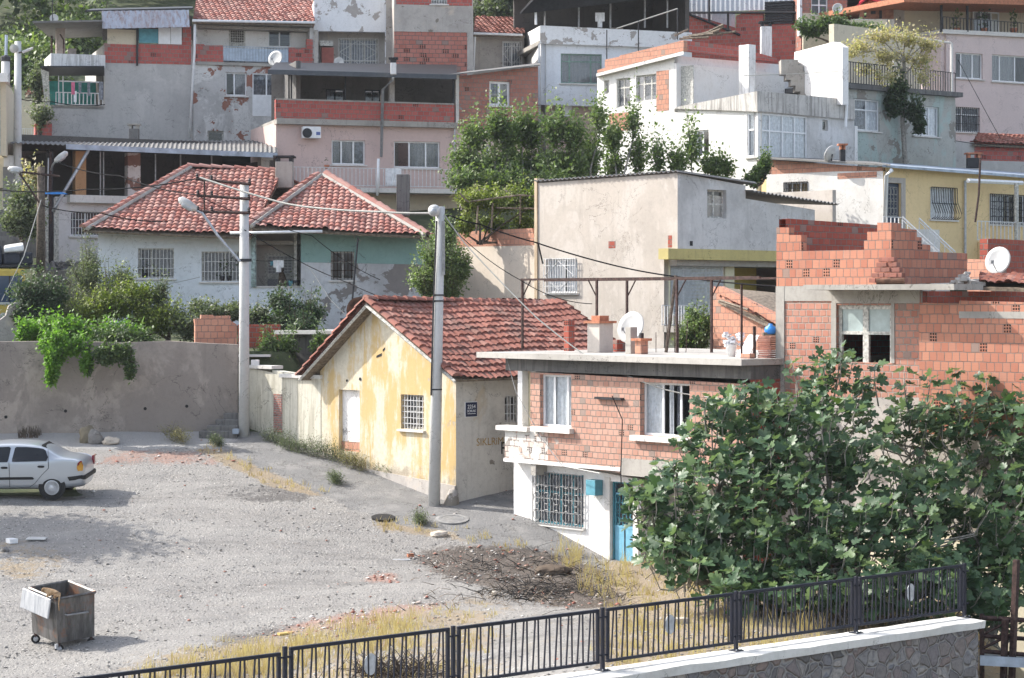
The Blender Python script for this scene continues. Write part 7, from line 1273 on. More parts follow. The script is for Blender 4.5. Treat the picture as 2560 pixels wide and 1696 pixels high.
scatter('gravel', 15000, f1, rmat('gravel_mat', [(0,(.1,.095,.09)),(.35,(.24,.23,.22)),(.75,(.36,.35,.33)),(1,(.62,.6,.57))]), .01, .055, 'loose grey gravel stones over the yard', .45)
def f2(u, v): m = masks(u, v); return max(m[4]*.5, m[2]*.25, .006)
scatter('rubble', 2200, f2, rmat('rubble_mat', [(0,(.3,.12,.09)),(.5,(.4,.22,.17)),(.7,(.5,.46,.42)),(1,(.75,.73,.7))]), .012, .085, 'red brick crumbs and pale rubble bits', .5)
def sticks(name, N, pts, mat, label, ln=(.15,.7), up=.25, r_=.008):
    m = MB()
    for i in range(N):
        u, v, su, sv = random.choice(pts); p = G(u+random.gauss(0, su), v+random.gauss(0, sv))
        if front(p): continue
        a = random.random()*6.3; L_ = random.uniform(*ln); q = p+Vector((math.cos(a)*L_, math.sin(a)*L_, random.uniform(.02, up))); m.tube([p+Vector((0,0,.02)), p.lerp(q,.5)+Vector((0,0,random.uniform(0,.06))), q], r_*random.uniform(.6,1.8), 3, r_*.5, cap=False)
    o = m.build(name, M[mat] if isinstance(mat, str) else mat, None); setp(o, label, None, None, 'stuff'); o['category'] = 'debris'; return o
sticks('burnt_debris', 420, [(1290,1425,100,22),(1400,1470,90,18),(1330,1490,70,10)], plain('charred', (.02,.018,.017), .9, 0, .3), 'charred sticks over the burnt patch'); sticks('twig_debris', 260, [(1350,1440,120,28),(1480,1480,70,15),(1250,1500,120,14)], 'wood', 'grey brown twigs round the burnt patch', (.1,.5)); sticks('brush_debris', 300, [(990,1690,55,10)], plain('brush_dark', (.05,.035,.025), .9, 0, .3), 'dark brush heap behind the railing', (.2,.6), .5)

# ---------------------------------------------------------------- yellow truck at the picture edge
def make_truck():
    W = Pl(-190, 74.5, 66, 75.5); z = W.sz; r = thing('yellow_truck', 'yellow truck with wide blue windows and dark loaded roof rack', 'truck', P(0,830,75)); t1 = z(64,700)[0]; yp = plain('truck_yellow', (.55,.4,.08), .4, 0, .12, 3)
    MB().wb(W, 0, t1, z(0,800)[1]-.1, z(0,672)[1], 0, -5).build('body', yp, r, bevel=.08); wn = MB().wb(W, .3, t1-.12, z(0,757)[1], z(0,690)[1], .02, -.1).build('window', plain('truck_glass', (.05,.075,.13), .12, 0, .1, 2, .8), r); MB().wb(W, z(22,700)[0], z(22,700)[0]+.04, z(0,757)[1], z(0,690)[1], .03, .02).build('divider', M['black'], wn); MB().wb(W, 0, t1+.03, z(0,762)[1], z(0,756)[1], .06, -.2).build('bumper_strip', M['dish'], r)
    MB().wb(W, .0, t1+.02, z(0,850)[1], z(0,786)[1], .03, -4.9).build('lower_body', M['black'], r)
    for t in (.8, t1-.5): MB().lathe(W.w(t, z(0,850)[1], 0), [(.2,-.02),(.45,0),(.45,.25),(.1,.26)], 20, (-W.n.x,-W.n.y,0)).build('wheel', M['black'], r)
    MB().wb(W, .0, t1+.5, z(0,668)[1], z(0,662)[1], -.1, -4.5).build('roof_rack', M['dark'], r); MB().lathe(W.w(z(8,795)[0], z(0,791)[1], .05), [(.02,0),(.12,.01),(.1,.05),(.02,.06)], 14, (W.n.x,W.n.y,0)).build('headlight', M['dish'], r)
    return W
W = make_truck(); z = W.sz
for u0, v0, u1, v1, l, d in ((-40,612,8,662,'black box on the truck roof rack at picture edge',1.5),(10,632,54,662,'dark crate on truck roof under the white sheet',1.5),(54,630,86,662,'rounded dark bundle at the end of truck roof rack',1.2)): o = pbox(W, u0, v0, u1, v1, -.4, -.4-d, plain('cargo_blue', (.025,.03,.045), .6, 0, .2), None, 'roof_crate', .08); setp(o, l, 'crate')
o = MB().hexa([V3(W,10,632,-.3),V3(W,60,628,-.3),V3(W,60,622,-1.8),V3(W,10,628,-1.8),V3(W,10,620,-.3),V3(W,58,612,-.3),V3(W,58,606,-1.8),V3(W,10,614,-1.8)]).build('white_sheet', M['white'], None, bevel=.05); setp(o, 'crumpled white sheet lying over the truck cargo', 'sheet')
# steel stair frame beyond the wall end
r = thing('steel_stair', 'dark rusty steel stair frame past the stone wall end', 'stair frame', P(2500,1690,44)); Y = 44.5
for a, b_, q in (((2452,1545),(2600,1553),.05),((2452,1590),(2600,1600),.045),((2452,1628),(2600,1640),.045),((2455,1535),(2455,1700),.05),((2455,1588),(2530,1550),.025),((2456,1622),(2540,1580),.03)): MB().tube([P(*a,Y), P(*b_,Y)], q, 4).build('bar', M['iron'], r)
for u in (2507,2527): MB().tube([P(u,1760,Y-.1), P(u+14 if u > 2510 else u+6,1400 if u > 2510 else 1550,Y-.1)], .075, 4).build('post', M['iron'], r)
MB().hexa([P(2450,1664,44.2),P(2640,1674,44.2),P(2640,1660,46),P(2450,1650,46),P(2450,1640,44.2),P(2640,1650,44.2),P(2640,1636,46),P(2450,1628,46)]).build('tread', M['zinc'], r)
Wg = Pl(2150, 51.4, 2760, 46.9); r = thing('cream_wall', 'cream basement wall seen through the fig leaves', 'wall', P(2400,1650,50)); poly_wall('wall', Wg, [(2150,1800),(2150,1345),(2760,1330),(2760,1850)], [], plaster('cream_base', (.68,.62,.48), (.4,.36,.27), .35, streak=.4), r, .1, True)
# ---------------------------------------------------------------- plants
M['leafm'] = leafmat('leaf_mulberry', [(.05,.085,.03),(.1,.15,.055),(.15,.2,.08),(.25,.3,.14)], .4)
def B(u, v, Y, rad, w=1.0): return (tuple(P(u, v, Y)), rad, w)
plant('ivy_bush', 'dark ivy mound spilling over beside the yellow truck', 'bush', P(80,850,70.8), [B(75,735,71,(.75,.6,.6)),B(110,780,71,(.75,.5,.75)),B(50,790,70.6,(.5,.4,.5)),B(130,740,71.5,(.5,.5,.5))], M['leafd'], 190, 16, .1, seed=2)
plant('grey_green_shrub', 'tall grey green shrub in front of the white house corner', 'shrub', P(235,850,73), [B(260,760,72.3,(1.3,.6,.8),1.6),B(215,690,73,(.7,.6,.8)),B(225,665,73.5,(.35,.4,.7)),B(275,720,73,(.7,.6,.7)),B(170,760,72.5,(.8,.6,.7)),B(310,700,73,(.5,.5,.5))], M['leafg'], 150, 16, .1, LONG, seed=3)
plant('yellow_green_shrub', 'yellowish green shrub in the middle of the walled garden', 'shrub', P(300,850,71.8), [B(400,800,71.2,(1.0,.5,.55),1.2),B(290,760,71.5,(.9,.6,.7)),B(345,740,71.8,(.8,.6,.6)),B(230,780,71.2,(.7,.5,.6)),B(360,790,71.5,(.7,.5,.5))], M['leafy'], 170, 16, .1, seed=4)
plant('loose_shrub', 'loose shrub with drooping sprigs against the white wall', 'shrub', P(420,850,71.5), [B(400,740,72,(.3,.4,.6)),B(420,790,71.5,(.9,.6,.5)),B(375,790,71.5,(.5,.5,.5))], M['leafg'], 110, 16, .12, LONG, seed=5)
plant('low_shrub', 'low shrubs along the foot of white house before brick stub', 'shrub', P(520,850,71.5), [B(470,815,71,(.7,.6,.5)),B(540,785,72,(.8,.5,.3)),B(500,775,72.5,(.4,.4,.3)),B(590,780,72.5,(.5,.4,.25))], M['leafg'], 150, 14, .11, seed=6)
plant('grape_vine', 'bright green vine tumbling over the long stained wall', 'vine', P(200,860,69), [B(100,830,69.2,(.8,.5,.45)),B(160,820,69.2,(.8,.5,.4)),B(230,840,69.2,(.9,.5,.45)),B(130,860,67.0,(.5,.22,.5),.8),B(133,900,66.7,(.25,.14,.6),.7),B(128,935,66.7,(.14,.1,.5),.5),B(150,880,66.8,(.3,.14,.4),.5),B(180,868,66.8,(.5,.2,.3),.6),B(60,835,68.8,(.35,.3,.3),.5),B(300,830,69.2,(.7,.5,.35),.8),B(340,845,68.9,(.4,.4,.3),.5),B(215,905,66.7,(.1,.1,.4),.25)], M['leafv'], 120, 15, .13, seed=7, tr=.03, stems=False)
plant('dark_creeper', 'darker creeper hanging further along the stained wall', 'creeper', P(290,860,69), [B(290,845,68.5,(1.1,.6,.5)),B(265,890,66.8,(.45,.18,.38),.7),B(300,880,66.8,(.4,.18,.3),.5),B(325,915,66.8,(.12,.1,.62),.35),B(220,905,66.8,(.1,.1,.5),.3),B(350,850,68.3,(.5,.4,.35),.6)], M['leaf'], 120, 15, .12, seed=8, tr=.03, stems=False)
plant('round_shrub', 'rounded dark green shrub above the concrete shed roof', 'shrub', P(735,840,71.5), [B(720,790,71.3,(.65,.6,.7)),B(775,785,71.5,(.55,.5,.5)),B(700,760,71.6,(.4,.4,.4)),B(760,830,70.2,(.5,.4,.5))], M['leafd'], 190, 16, .1, seed=9)
plant('side_shrub', 'small shrub behind the red wall beside the pole', 'shrub', P(640,820,72), [B(640,790,72,(.5,.4,.4)),B(665,805,72,(.35,.3,.3))], M['leafg'], 100, 14, .1, seed=10)
plant('oleander', 'fresh green bush growing behind the garden wall coping', 'bush', P(700,930,69.3), [B(670,880,69.2,(.35,.35,.7)),B(715,870,69.2,(.45,.4,.55)),B(690,915,69,(.6,.4,.4)),B(800,870,68.9,(.3,.3,.55),.6)], M['leaf'], 120, 16, .15, LONG, seed=11)
plant('citrus_tree', 'bushy bright green tree behind the leaning concrete pole', 'tree', P(1066,800,73), [B(1095,640,73,(.85,.7,.75)),B(1060,700,73,(.6,.6,.6)),B(1125,705,73,(.6,.6,.8)),B(1110,595,73.5,(.45,.5,.5)),B(1150,670,73,(.4,.5,.5)),B(1075,750,73,(.35,.4,.45),.5)], M['leafm'], 170, 16, .1, seed=12)
plant('pergola_vine', 'yellowing grape vine on a rickety pole pergola', 'vine', P(1200,610,80), [B(1185,500,80,(.8,.8,.4)),B(1250,505,80,(.9,.8,.45)),B(1315,500,80,(.6,.8,.5)),B(1165,560,80,(.4,.5,.5),.7),B(1230,560,80.5,(.8,.6,.35),.6),B(1310,560,80.5,(.5,.6,.4),.6)], M['leafy'], 150, 14, .12, seed=13, tr=.05)
r = thing('vine_pergola', 'rickety pole pergola carrying the yellowing vine', 'pergola', P(1230,600,79.5))
for a, b_ in (((1170,505),(1300,488)),((1300,488),(1345,492)),((1195,515),(1190,585)),((1232,508),(1228,580)),((1301,490),(1300,560)),((1150,485),(1170,505)),((1240,520),(1345,522))): MB().tube([P(*a,79.4), P(*b_,79.4)], .035, 5).build('pole', M['wood'], r)
SH = [('first', [(1158,345,450,.55),(1190,300,455,.55)]), ('second', [(1235,262,455,.5),(1265,290,455,.5)]), ('third', [(1300,275,455,.5),(1335,290,455,.5)]), ('fourth', [(1385,280,455,.55),(1435,295,455,.55)]), ('fifth', [(1478,315,450,.5),(1500,238,340,.2)]), ('sixth', [(1533,305,450,.5),(1581,250,345,.2),(1590,335,448,.42)]), ('seventh', [(1640,328,448,.28),(1690,365,445,.33)]), ('eighth', [(1725,295,420,.26),(1785,385,440,.42),(1822,405,440,.22)])]
LB = ['leftmost of the tall leafy shoots before the mauve balcony','tall shoots whose tips reach the brick annex','dense shoots rising below the air conditioner wall','thick green shoots in front of the green framed window house','shoots with one slim spire before the white wall','shoots topped by the second slim spire on white wall','short sparse shoots against the white wall','low spreading shoots near the corner bay']
for i, (nm, cols) in enumerate(SH):
    bl = []
    for u, vt, vb, rx in cols: Y = 83+(i % 3)*.7; h = (vb-vt)/F*Y; n_ = max(1, int(h/1.1)); bl += [B(u+random.uniform(-6,6)*(k+1)/n_, vb-(vb-vt)*(k+.5)/n_, Y, (rx*(1.1-.35*k/n_), rx, h/n_*.62), 1.0*rx/.5+.15) for k in range(n_)]
    if i in (0,1,2,3): bl.append(B(cols[0][0], 450, 82, (.8,.7,.6)))
    plant('mulberry_tree', LB[i], 'tree', P(cols[0][0], 520, 83), bl, M['leafm'], 60, 17, .15, seed=20+i, group='tall leafy shoots behind the beige house', spread=.13, bark='figbark')
AV = plant('autumn_vine', 'half bare vine with yellow orange leaves over the iron railed terrace', 'vine', P(2262,420,94.2), [B(2150,118,93,(.9,.8,.35),.7),B(2200,90,93,(.9,.8,.4),.8),B(2270,95,93,(1.0,.8,.45),.9),B(2320,110,93,(.7,.8,.4),.7),B(2220,140,93,(.9,.7,.35),.8),B(2300,150,93,(.7,.7,.35),.7),B(2160,170,92.5,(.4,.5,.3),.35),B(2215,185,92.6,(.9,.4,.5),.45),B(2310,190,92.8,(.6,.4,.5),.4),B(2130,130,92.6,(.4,.5,.3),.3)], M['leafo'], 62, 12, .13, seed=31, tr=.05, bark='figbark', stems=False, spread=.1)
m = MB(); m.tube([P(2263,416,93.6), P(2260,360,93.5), P(2256,300,93.4), P(2262,235,93.3), P(2262,190,93.4), P(2258,140,93.2)], .12, 7, .07); m.tube([P(2262,190,93.4), P(2240,150,93.2), P(2200,120,93)], .05, 5, .02); m.tube([P(2262,190,93.4), P(2290,150,93.2), P(2310,120,93)], .05, 5, .02)
plant('hanging_vine', 'dark green vine hanging down the teal grey house', 'vine', P(2268,420,93.5), [B(2245,225,93.2,(.45,.35,.6)),B(2240,265,93,(.45,.3,.5)),B(2285,280,93.2,(.5,.3,.5)),B(2300,315,93.1,(.22,.2,.4),.6),B(2225,260,93.1,(.25,.2,.5),.4)], M['leafd'], 100, 14, .16, seed=32, tr=.03, stems=False)
m.tube([P(2258,140,93.2), P(2262,110,93.2), P(2290,85,93)], .05, 5, .02)
for a, b_ in ((2130,135),(2165,95),(2220,85),(2320,95),(2340,120),(2300,170),(2180,165)): m.tube([P(2260,155,93.2), P((2260+a)/2,(135+b_)/2-8,93), P(a,b_,93)], .035, 4, .012, cap=False)
m.build('stem', M['figbark'], AV)
plant('pergola_creeper', 'green creeper over the cream wall below the round dish', 'creeper', P(2080,110,101), [B(2030,70,101,(.8,.7,.5)),B(2085,62,101,(.8,.7,.45)),B(2140,75,101,(.8,.7,.4)),B(2185,85,101,(.7,.7,.3)),B(2110,100,100.5,(.4,.4,.45),.5)], M['leaf'], 120, 14, .17, seed=33); o = pbox(Pl(2006,102.5,2215,102.5), 2008, 50, 2215, 135, 0, -.3, 'cream', None, 'cream_wall'); setp(o, 'cream terrace wall behind the green creeper', 'wall')
plant('roof_bush', 'leafy bush between pergola posts and the orange shed', 'bush', P(1735,890,67), [B(1740,850,66.5,(.55,.5,.55)),B(1755,815,66.8,(.4,.4,.5)),B(1715,850,66.5,(.35,.4,.5)),B(1730,800,67,(.2,.3,.4),.5)], M['leafm'], 150, 15, .1, seed=34)
plant('corner_creeper', 'small creeper between the white bay and cracked house', 'creeper', P(1905,460,83), [B(1900,430,83,(.3,.3,.35)),B(1915,410,83,(.2,.3,.4)),B(1880,450,83,(.3,.3,.25))], M['leaf'], 60, 14, .14, seed=35)
plant('edge_bush', 'grey green bush on the shaded steps at picture edge', 'bush', P(55,600,78), [B(60,510,78,(.8,.6,.7)),B(40,555,77.5,(.7,.5,.6)),B(75,560,77.5,(.6,.5,.6))], M['leafg'], 170, 16, .12, seed=36); plant('yellow_shrub', 'yellow leaved sprig in front of the grey yard wall', 'shrub', P(85,500,82), [B(82,440,82,(.35,.4,.7)),B(72,475,82,(.3,.4,.4))], M['leafo'], 50, 12, .14, seed=37)
plant('alley_bush', 'light green bush by the white railing between poles', 'bush', P(98,340,98), [B(100,290,98,(.6,.6,.7)),B(95,215,99,(.5,.6,1.1)),B(88,200,99,(.4,.5,.6))], M['leafg'], 70, 14, .14, seed=38)
# weeds
for i, (u, v, h, l) in enumerate(((685,1108,.34,'grey green weeds at the garden wall foot beside brick patch'),(728,1128,.3,'weeds below the sooty niche of garden wall'),(775,1140,.42,'thick weeds where the garden wall meets yellow house'),(830,1152,.4,'thick weeds left of the blocked door'),(885,1172,.4,'brownish weeds under the blocked door'),(970,1190,.3,'pale weed clump below the gable window'),(838,1208,.22,'small lone weed on the lane'),(440,1106,.35,'feathery weed clump beside the pale rock'),(540,1112,.2,'small weed near the steps'),(1050,1310,.22,'weed tuft at the lane edge by manhole'))):
    plant('weed', l, 'weed', G(u, v), [(tuple(G(u+k*16*(1 if h > .25 else .3), v+k*5)+Vector((0,0,h*.7))), (h*1.1, h*.8, h*.8), 1.0) for k in (-1, 0, 1)], M['leafg'] if i not in (4, 7) else leafmat('weed_dry', [(.1,.1,.05),(.2,.18,.08),(.3,.26,.13)]), 45, 10, .055, LONG, group='weeds growing along the wall feet', seed=50+i, tr=.006, twr=.004, crown='leaves')
def blades(name, N, fn, hmin, hmax, label, ur=(150,2450), vr=(1090,1700), mat='dry', w=.012, tuft=7):
    Vs, At = [], []; k = 0; tries = 0
    while k < N and tries < N*60:
        tries += 1; u, v = random.uniform(*ur), random.uniform(*vr)
        if random.random() > fn(u, v): continue
        p0 = G(u, v)
        if front(p0): continue
        tint = random.random()*.6
        for j in range(tuft):
            p = p0+Vector((random.gauss(0,.05), random.gauss(0,.05), -.02)); h = random.uniform(hmin, hmax)*(.6+.4*random.random()); a = random.random()*6.3; ln = random.uniform(.1,.55)*h; d = Vector((math.cos(a)*ln, math.sin(a)*ln, h)); s = Vector((1,.3,0)).normalized()*w*.5
            q = p+d*.55+Vector((0,0,h*.1)); Vs += [p-s, p+s, q+s*.7, q-s*.7, q-s*.7, q+s*.7, p+d+s*.1, p+d-s*.1]; At += [tint+random.random()*.4]*8; k += 1
    V = np.array([tuple(x) for x in Vs]); Fq = np.arange(len(V)).reshape(-1, 4); o = np_mesh(name, V, Fq, M[mat], None, np.array(At)); setp(o, label, None, None, 'stuff'); o['category'] = 'grass'
blades('dry_grass', 11000, lambda u, v: max(0, masks(u, v)[3]-.3)*(1-masks(u,v)[2])*(.25+.75*sm(noise.noise(Vector((u*.02,v*.05,3))), -.1, .35)), .06, .26, 'short dry straw coloured grass round the yard', w=.014)
blades('tall_grass', 2000, lambda u, v: max(1-sm(ell(u,v,(620,1665),(330,45),-.16),.6,1.1), 1-sm(ell(u,v,(950,1590),(120,50),-.2),.5,1.1)), .2, .5, 'tall pale dry grass before the railing', w=.013)
blades('thicket_grass', 1000, lambda u, v: max(1-sm(ell(u,v,(1520,1455),(100,45)),.5,1.1), 1-sm(ell(u,v,(1430,1400),(60,30)),.4,1.1), .8*(1-sm(ell(u,v,(2020,1530),(220,60)),.6,1.1))), .25, .75, 'brown dry stalks by the corner house door', ur=(1300,2300), vr=(1360,1600), w=.012)
# hillside trees
k = 0
def hilltree(u, v, Y, s, mat, seed):
    c = P(u, v, Y); b = Vector((c.x, c.y, hz(c.x, c.y)-.2)); rg = random.Random(seed); bl = []
    for i in range(6): bl.append((tuple(c+Vector((rg.uniform(-1,1)*s, rg.uniform(-.6,.6)*s, rg.uniform(-.7,.6)*s))), (s*.75, s*.7, s*.55), 1.0))
    bl.append((tuple(c-Vector((0,0,s))), (s*1.0,s*.9,s*.8), 1.3))
    return bl, b
HT = [(20,25,150,2.6),(90,45,142,2.4),(160,20,150,2.6),(235,40,138,2.0),(300,0,150,2.4),(370,12,146,2.2),(440,20,142,1.9),(510,-12,150,2.0),(30,110,130,2.2),(100,125,127,2.0),(170,100,132,2.2),(230,110,128,1.8),(20,180,122,1.9),(75,190,120,1.6),(120,175,124,1.6),(60,-15,160,3.0),(200,-20,160,3.0),(420,-25,160,3.0),(110,80,136,2.2),(10,60,145,2.4),(60,20,155,2.6),(130,-5,158,2.6),(270,-20,155,2.4),(350,-25,158,2.4),(480,5,150,2.2),(190,60,140,2.0),(150,60,138,2.0),(30,-25,185,4.2),(150,-30,185,4.2),(280,-30,185,4.0),(400,-35,185,4.0),(520,-30,185,3.6),(90,20,172,3.4),(330,25,165,3.0),(450,45,158,2.4)]
HD = ['at the top corner','left of the aerial mast','right of the aerial mast','above the metal canopy','over the dark flat roof','over the rusty zinc panel','beside the red tile roof gable','behind the red tile roof','beside the pale post tip','left of the dusty column','behind the dusty column','right of the dusty column','lowest by the picture edge','behind the tube lamp','under the metal canopy end','along the top edge by the corner','along the top edge over the canopy','along the top edge before the tile roof','behind the small white dome','crowding the picture edge high up','second from the top corner','high above the canopy mast','peeping over the zinc panel','peeping over the coloured panels','tucked beside the tile roof gable','above the dusty canopy roof','just beyond the aerial mast foot','massive and far at the corner','massive and far behind the mast','massive and far over the zinc panel','massive and far over the panels','massive and far behind tile roof','broad between corner and mast','low over the zinc panel','low beside the zinc panel end']
for i, (u, v, Y, s) in enumerate(HT):
    bl, b = hilltree(u, v, Y, s, None, i); plant('hill_tree', 'hazy green hillside tree '+HD[i], 'tree', b, bl, M['leafh'], 42, 22, .3, seed=100+i, group='trees on the hillside', spread=.25, tr=.12, twr=.02)
for i, (u, v, Y, s) in enumerate(((1200,8,130,2.0),(1255,2,132,2.2),(1300,20,128,1.6),(1330,-5,135,2.0),(960,-6,135,1.5))):
    bl, b = hilltree(u, v, Y, s, None, 60+i); plant('hill_tree', 'dark green hill tree '+['behind the brick tower house edge','above the narrow tiled house','against the dark terrace roof','furthest over the terrace roof','peeping over the peeling front'][i], 'tree', b, bl, M['leafh'] if i == 4 else M['leafg'], 42, 22, .26, seed=130+i, group='trees on the hillside', spread=.2, tr=.12, twr=.02)
# a neighbour's tree beside the yard, whose shade falls over the gravel
bl = [((-18.6,59.5,9.3),(1.9,1.7,1.6),1.2),((-19.8,60.5,10.2),(1.8,1.6,1.5),1.2),((-17.6,58.8,8.2),(1.3,1.2,1.0),1.0),((-20,59,8.4),(1.8,1.6,1.4),1.0)]
plant('mulberry_tree', 'broad tree standing beside the yard beyond the silver car', 'tree', Vector((-19,59.5,3.5)), bl, M['leaf'], 150, 18, .2, seed=170, tr=.14, spread=.15)

# ---------------------------------------------------------------- the fig tree
def fig():
    rng = np.random.default_rng(5); base = P(2060,1545,46.5); r = thing('fig_tree', 'large fig tree with broad glossy leaves behind the railing', 'fig tree', base)
    BL = [(1715,1290,46.5,130,125),(1770,1130,47.5,120,130),(1715,1400,45.8,110,75),(1890,1050,48.5,150,110),(1890,1240,46.8,170,150),(1870,1410,45.3,150,85),(2070,980,49,105,105),(2070,1170,47.5,175,150),(2080,1370,45.5,180,105),(2270,1060,49,140,110),(2290,1250,47.5,180,150),(2280,1420,46,150,80),(2450,1080,48.5,130,120),(2480,1270,47.5,140,160),(2440,1440,46.5,120,85),(2600,1190,48,110,200),(2530,1400,47,110,110),(1850,1465,44.8,110,45),(1990,1475,44.6,120,55),(2130,1480,44.6,110,60),(2260,1470,45,120,70),(2380,1470,45.2,110,75),(2480,1530,45.5,60,60),(1635,1235,46.5,50,45),(1670,1370,46,70,60),(2030,1300,46.2,400,130),(1960,1130,48,200,90)]
    pos, dr, rn, sz_ = [], [], [], []; twig = MB(); wood = MB(); hubs = []
    for i, (u, v, Y, ru, rv) in enumerate(BL):
        c = P(u, v, Y); rx, rz = ru/F*Y, rv/F*Y; ry = .9; hub = c+Vector((rng.normal()*.2, .2, -rz*.8)); hubs.append(hub); m = int(14+ru*rv/F/F*Y*Y*24*math.pi/4)
        for k in range(m):
            d = rng.normal(size=3); d /= np.linalg.norm(d); q = rng.uniform(.3, 1.0) if rng.random() < .72 else rng.uniform(.95, 1.3); tip = c+Vector((d[0]*rx*q, d[1]*ry*q, d[2]*rz*q))
            grow_ = Vector((d[0]*.5, d[1]*.4-.25, .55+.5*d[2]+rng.random()*.4)).normalized(); st = tip-grow_*rng.uniform(.35,.9)+Vector((0,.05,-.1)); mid = (st+tip)/2+Vector((rng.normal()*.06,0,-.05)); twig.tube([st, mid, tip], .016, 4, .009, cap=False)
            if k % 3 == 0: twig.tube([hub.lerp(c,.3), (hub+st)/2+Vector((rng.normal()*.15,.05,-.1)), st], .03, 5, .016, cap=False)
            nl = rng.integers(7, 11); ph = rng.random()*6.3; tint = rng.normal(.5,.12)
            for j in range(nl):
                a = ph+j*2.4; el = rng.uniform(-.35,.55)+ (.5 if j < 2 else 0); dd = Vector((math.cos(a)*math.cos(el), math.sin(a)*math.cos(el), math.sin(el)))+grow_*.25; dd.normalize()
                pt = tip+dd*rng.uniform(.06,.15)-grow_*.03*j; pos.append(pt); dr.append(dd+Vector((0,0,-.25))); rn.append(np.clip(rng.normal(tint,.18),0,1)); sz_.append(rng.uniform(.13,.29))
    for (u, v, Y) in ((2095,900,49),(2185,915,49),(2260,930,49),(2390,930,49.5),(2465,945,49),(2540,960,49),(1760,1000,48),(1850,985,48.5),(1990,960,48.5),(1590,1245,46.8)):
        tip = P(u, v, Y); twig.tube([tip+Vector((.1,0,-.9)), tip+Vector((.02,0,-.4)), tip], .02, 5, .01)
        for lvl in (0,.28,.55):
            for j in range(6): a = rng.random()*6.3; el = rng.uniform(-.3,.6); dd = Vector((math.cos(a)*math.cos(el), math.sin(a)*math.cos(el), math.sin(el))); pos.append(tip+dd*.1-Vector((0,0,lvl))); dr.append(dd+Vector((0,0,-.2))); rn.append(rng.random()); sz_.append(rng.uniform(.15,.26))
    leaves('crown', np.array([tuple(p) for p in pos]), np.array([tuple(p) for p in dr]), np.array(sz_), M['leaff'], r, FIG, np.array(rn), (-.45,-.35,.85)); twig.build('twig', M['figbark'], r, smooth=True)
    for i, h in enumerate(hubs): b2 = base+Vector((rng.uniform(-.3,.3),rng.uniform(-.2,.2),0)); wood.tube([b2, b2.lerp(h,.35)+Vector((0,0,-.35)), b2.lerp(h,.7)+Vector((rng.normal()*.1,0,-.1)), h], .09, 7, .04)
    wood.build('trunk', M['figbark'], r, smooth=True); print('fig leaves', len(pos))
fig()
# ---------------------------------------------------------------- stone wall and railing in front
M['coping'] = plaster('coping_paint', (.62,.61,.58), (.3,.29,.26), .5, streak=.2, peel=(.34,.32,.29), psc=1.4, thr=.66)
def stonemat():
    t = NT('rubble_masonry'); o = t.scale(t.obj(), (1,1,1.1)); n = t.noise(o, 4, 4); ov = t.n('ShaderNodeVectorMath', operation='ADD'); t.L(o, ov.inputs[0]); sc2 = t.n('ShaderNodeVectorMath', operation='SCALE'); nn = t.n('ShaderNodeTexNoise'); t.L(o, nn.inputs['Vector']); nn.inputs['Scale'].default_value = 3; t.L(nn.outputs['Color'], sc2.inputs[0]); sc2.inputs[3].default_value = .18; t.L(sc2.outputs[0], ov.inputs[1])
    v = t.vor(ov.outputs[0], 3.6); e = t.vor(ov.outputs[0], 3.6, 'DISTANCE_TO_EDGE').outputs['Distance']; s = t.sep(v.outputs['Color'])
    c = t.ramp(s[0], [(0,(.13,.125,.125)),(.3,(.22,.2,.19)),(.5,(.25,.195,.175)),(.7,(.19,.185,.195)),(1,(.35,.32,.29))]); c = t.mix(t.math('MULTIPLY', t.step(t.noise(o, 12, 6, .7), .4, .7), .5), c, (.08,.075,.075))
    m = t.math('SUBTRACT', 1, t.step(t.math('ADD', e, t.math('MULTIPLY', t.math('SUBTRACT', n, .5), .06)), .03, .07)); c = t.mix(m, c, t.mix(n, (.22,.21,.2), (.34,.32,.3)))
    t.bump(t.math('ADD', t.step(e, 0, .14), t.math('MULTIPLY', t.noise(o, 12, 5), .35)), .9, .06); return t.out(c, .92, 0, .15)
M['stone'] = stonemat()
# line of the wall top (far edge of the coping): photo points with their distance
RP = [(-60, 28.9-4.6), (300, 26.0), (698, 27.2*1.235), (1133, 35.4), (1507, 37.2), (1836, 39.9), (2140, 41.9), (2403, 43.4)]
RZ = 3.75
def rp(u):
    """point of the railing line under photo column u at coping height"""
    a = Vector(((1507-CX)/F*37.2, 37.2)); b = Vector(((2403-CX)/F*43.4, 43.4)); d = (b-a).normalized(); k = (u-CX)/F; t = (k*a.y-a.x)/(d.x-k*d.y); return a+d*t
WR = Pl(1507, 37.2, 2403, 43.4); PB = [WR.sz(u, 1600)[0] for u in (1133,1507,1836,2140)]
step = (PB[3]-PB[0])/3; WR0 = WR
def wz(t): # the wall climbs a little towards its far end, as in the photograph
    return 3.73+.0*t
r = thing('stone_wall', 'rubble stone wall with broad white painted coping', 'wall', WR.w(2, 3.7, .6)); tE = WR.shift(.5).sz(2450, 1530)[0]; tS = -16
MB().hexa([WR.w(tS,-1.4,.47),WR.w(tE,-1.4,.47),WR.w(tE,-1.4,-.1),WR.w(tS,-1.4,-.1),WR.w(tS,3.6,.47),WR.w(tE-.02,3.6,.47),WR.w(tE-.02,3.6,-.1),WR.w(tS,3.6,-.1)]).build('wall', M['stone'], r)
mb = MB(); n = 60; rg = random.Random(3)
for i in range(n+1):
    t = tS+(tE+.1-tS)*i/n; a, b = rg.uniform(-.03,.03), rg.uniform(-.015,.015); mb.v += [tuple(WR.w(t, 3.585, .54+a*.6)), tuple(WR.w(t, 3.73+b, .56+a)), tuple(WR.w(t, 3.735, .2)), tuple(WR.w(t, 3.73, -.2+a)), tuple(WR.w(t, 3.58, -.2+a))]
for i in range(n):
    for k in range(4): q = i*5+k; mb.f.append((q, q+5, q+6, q+1))
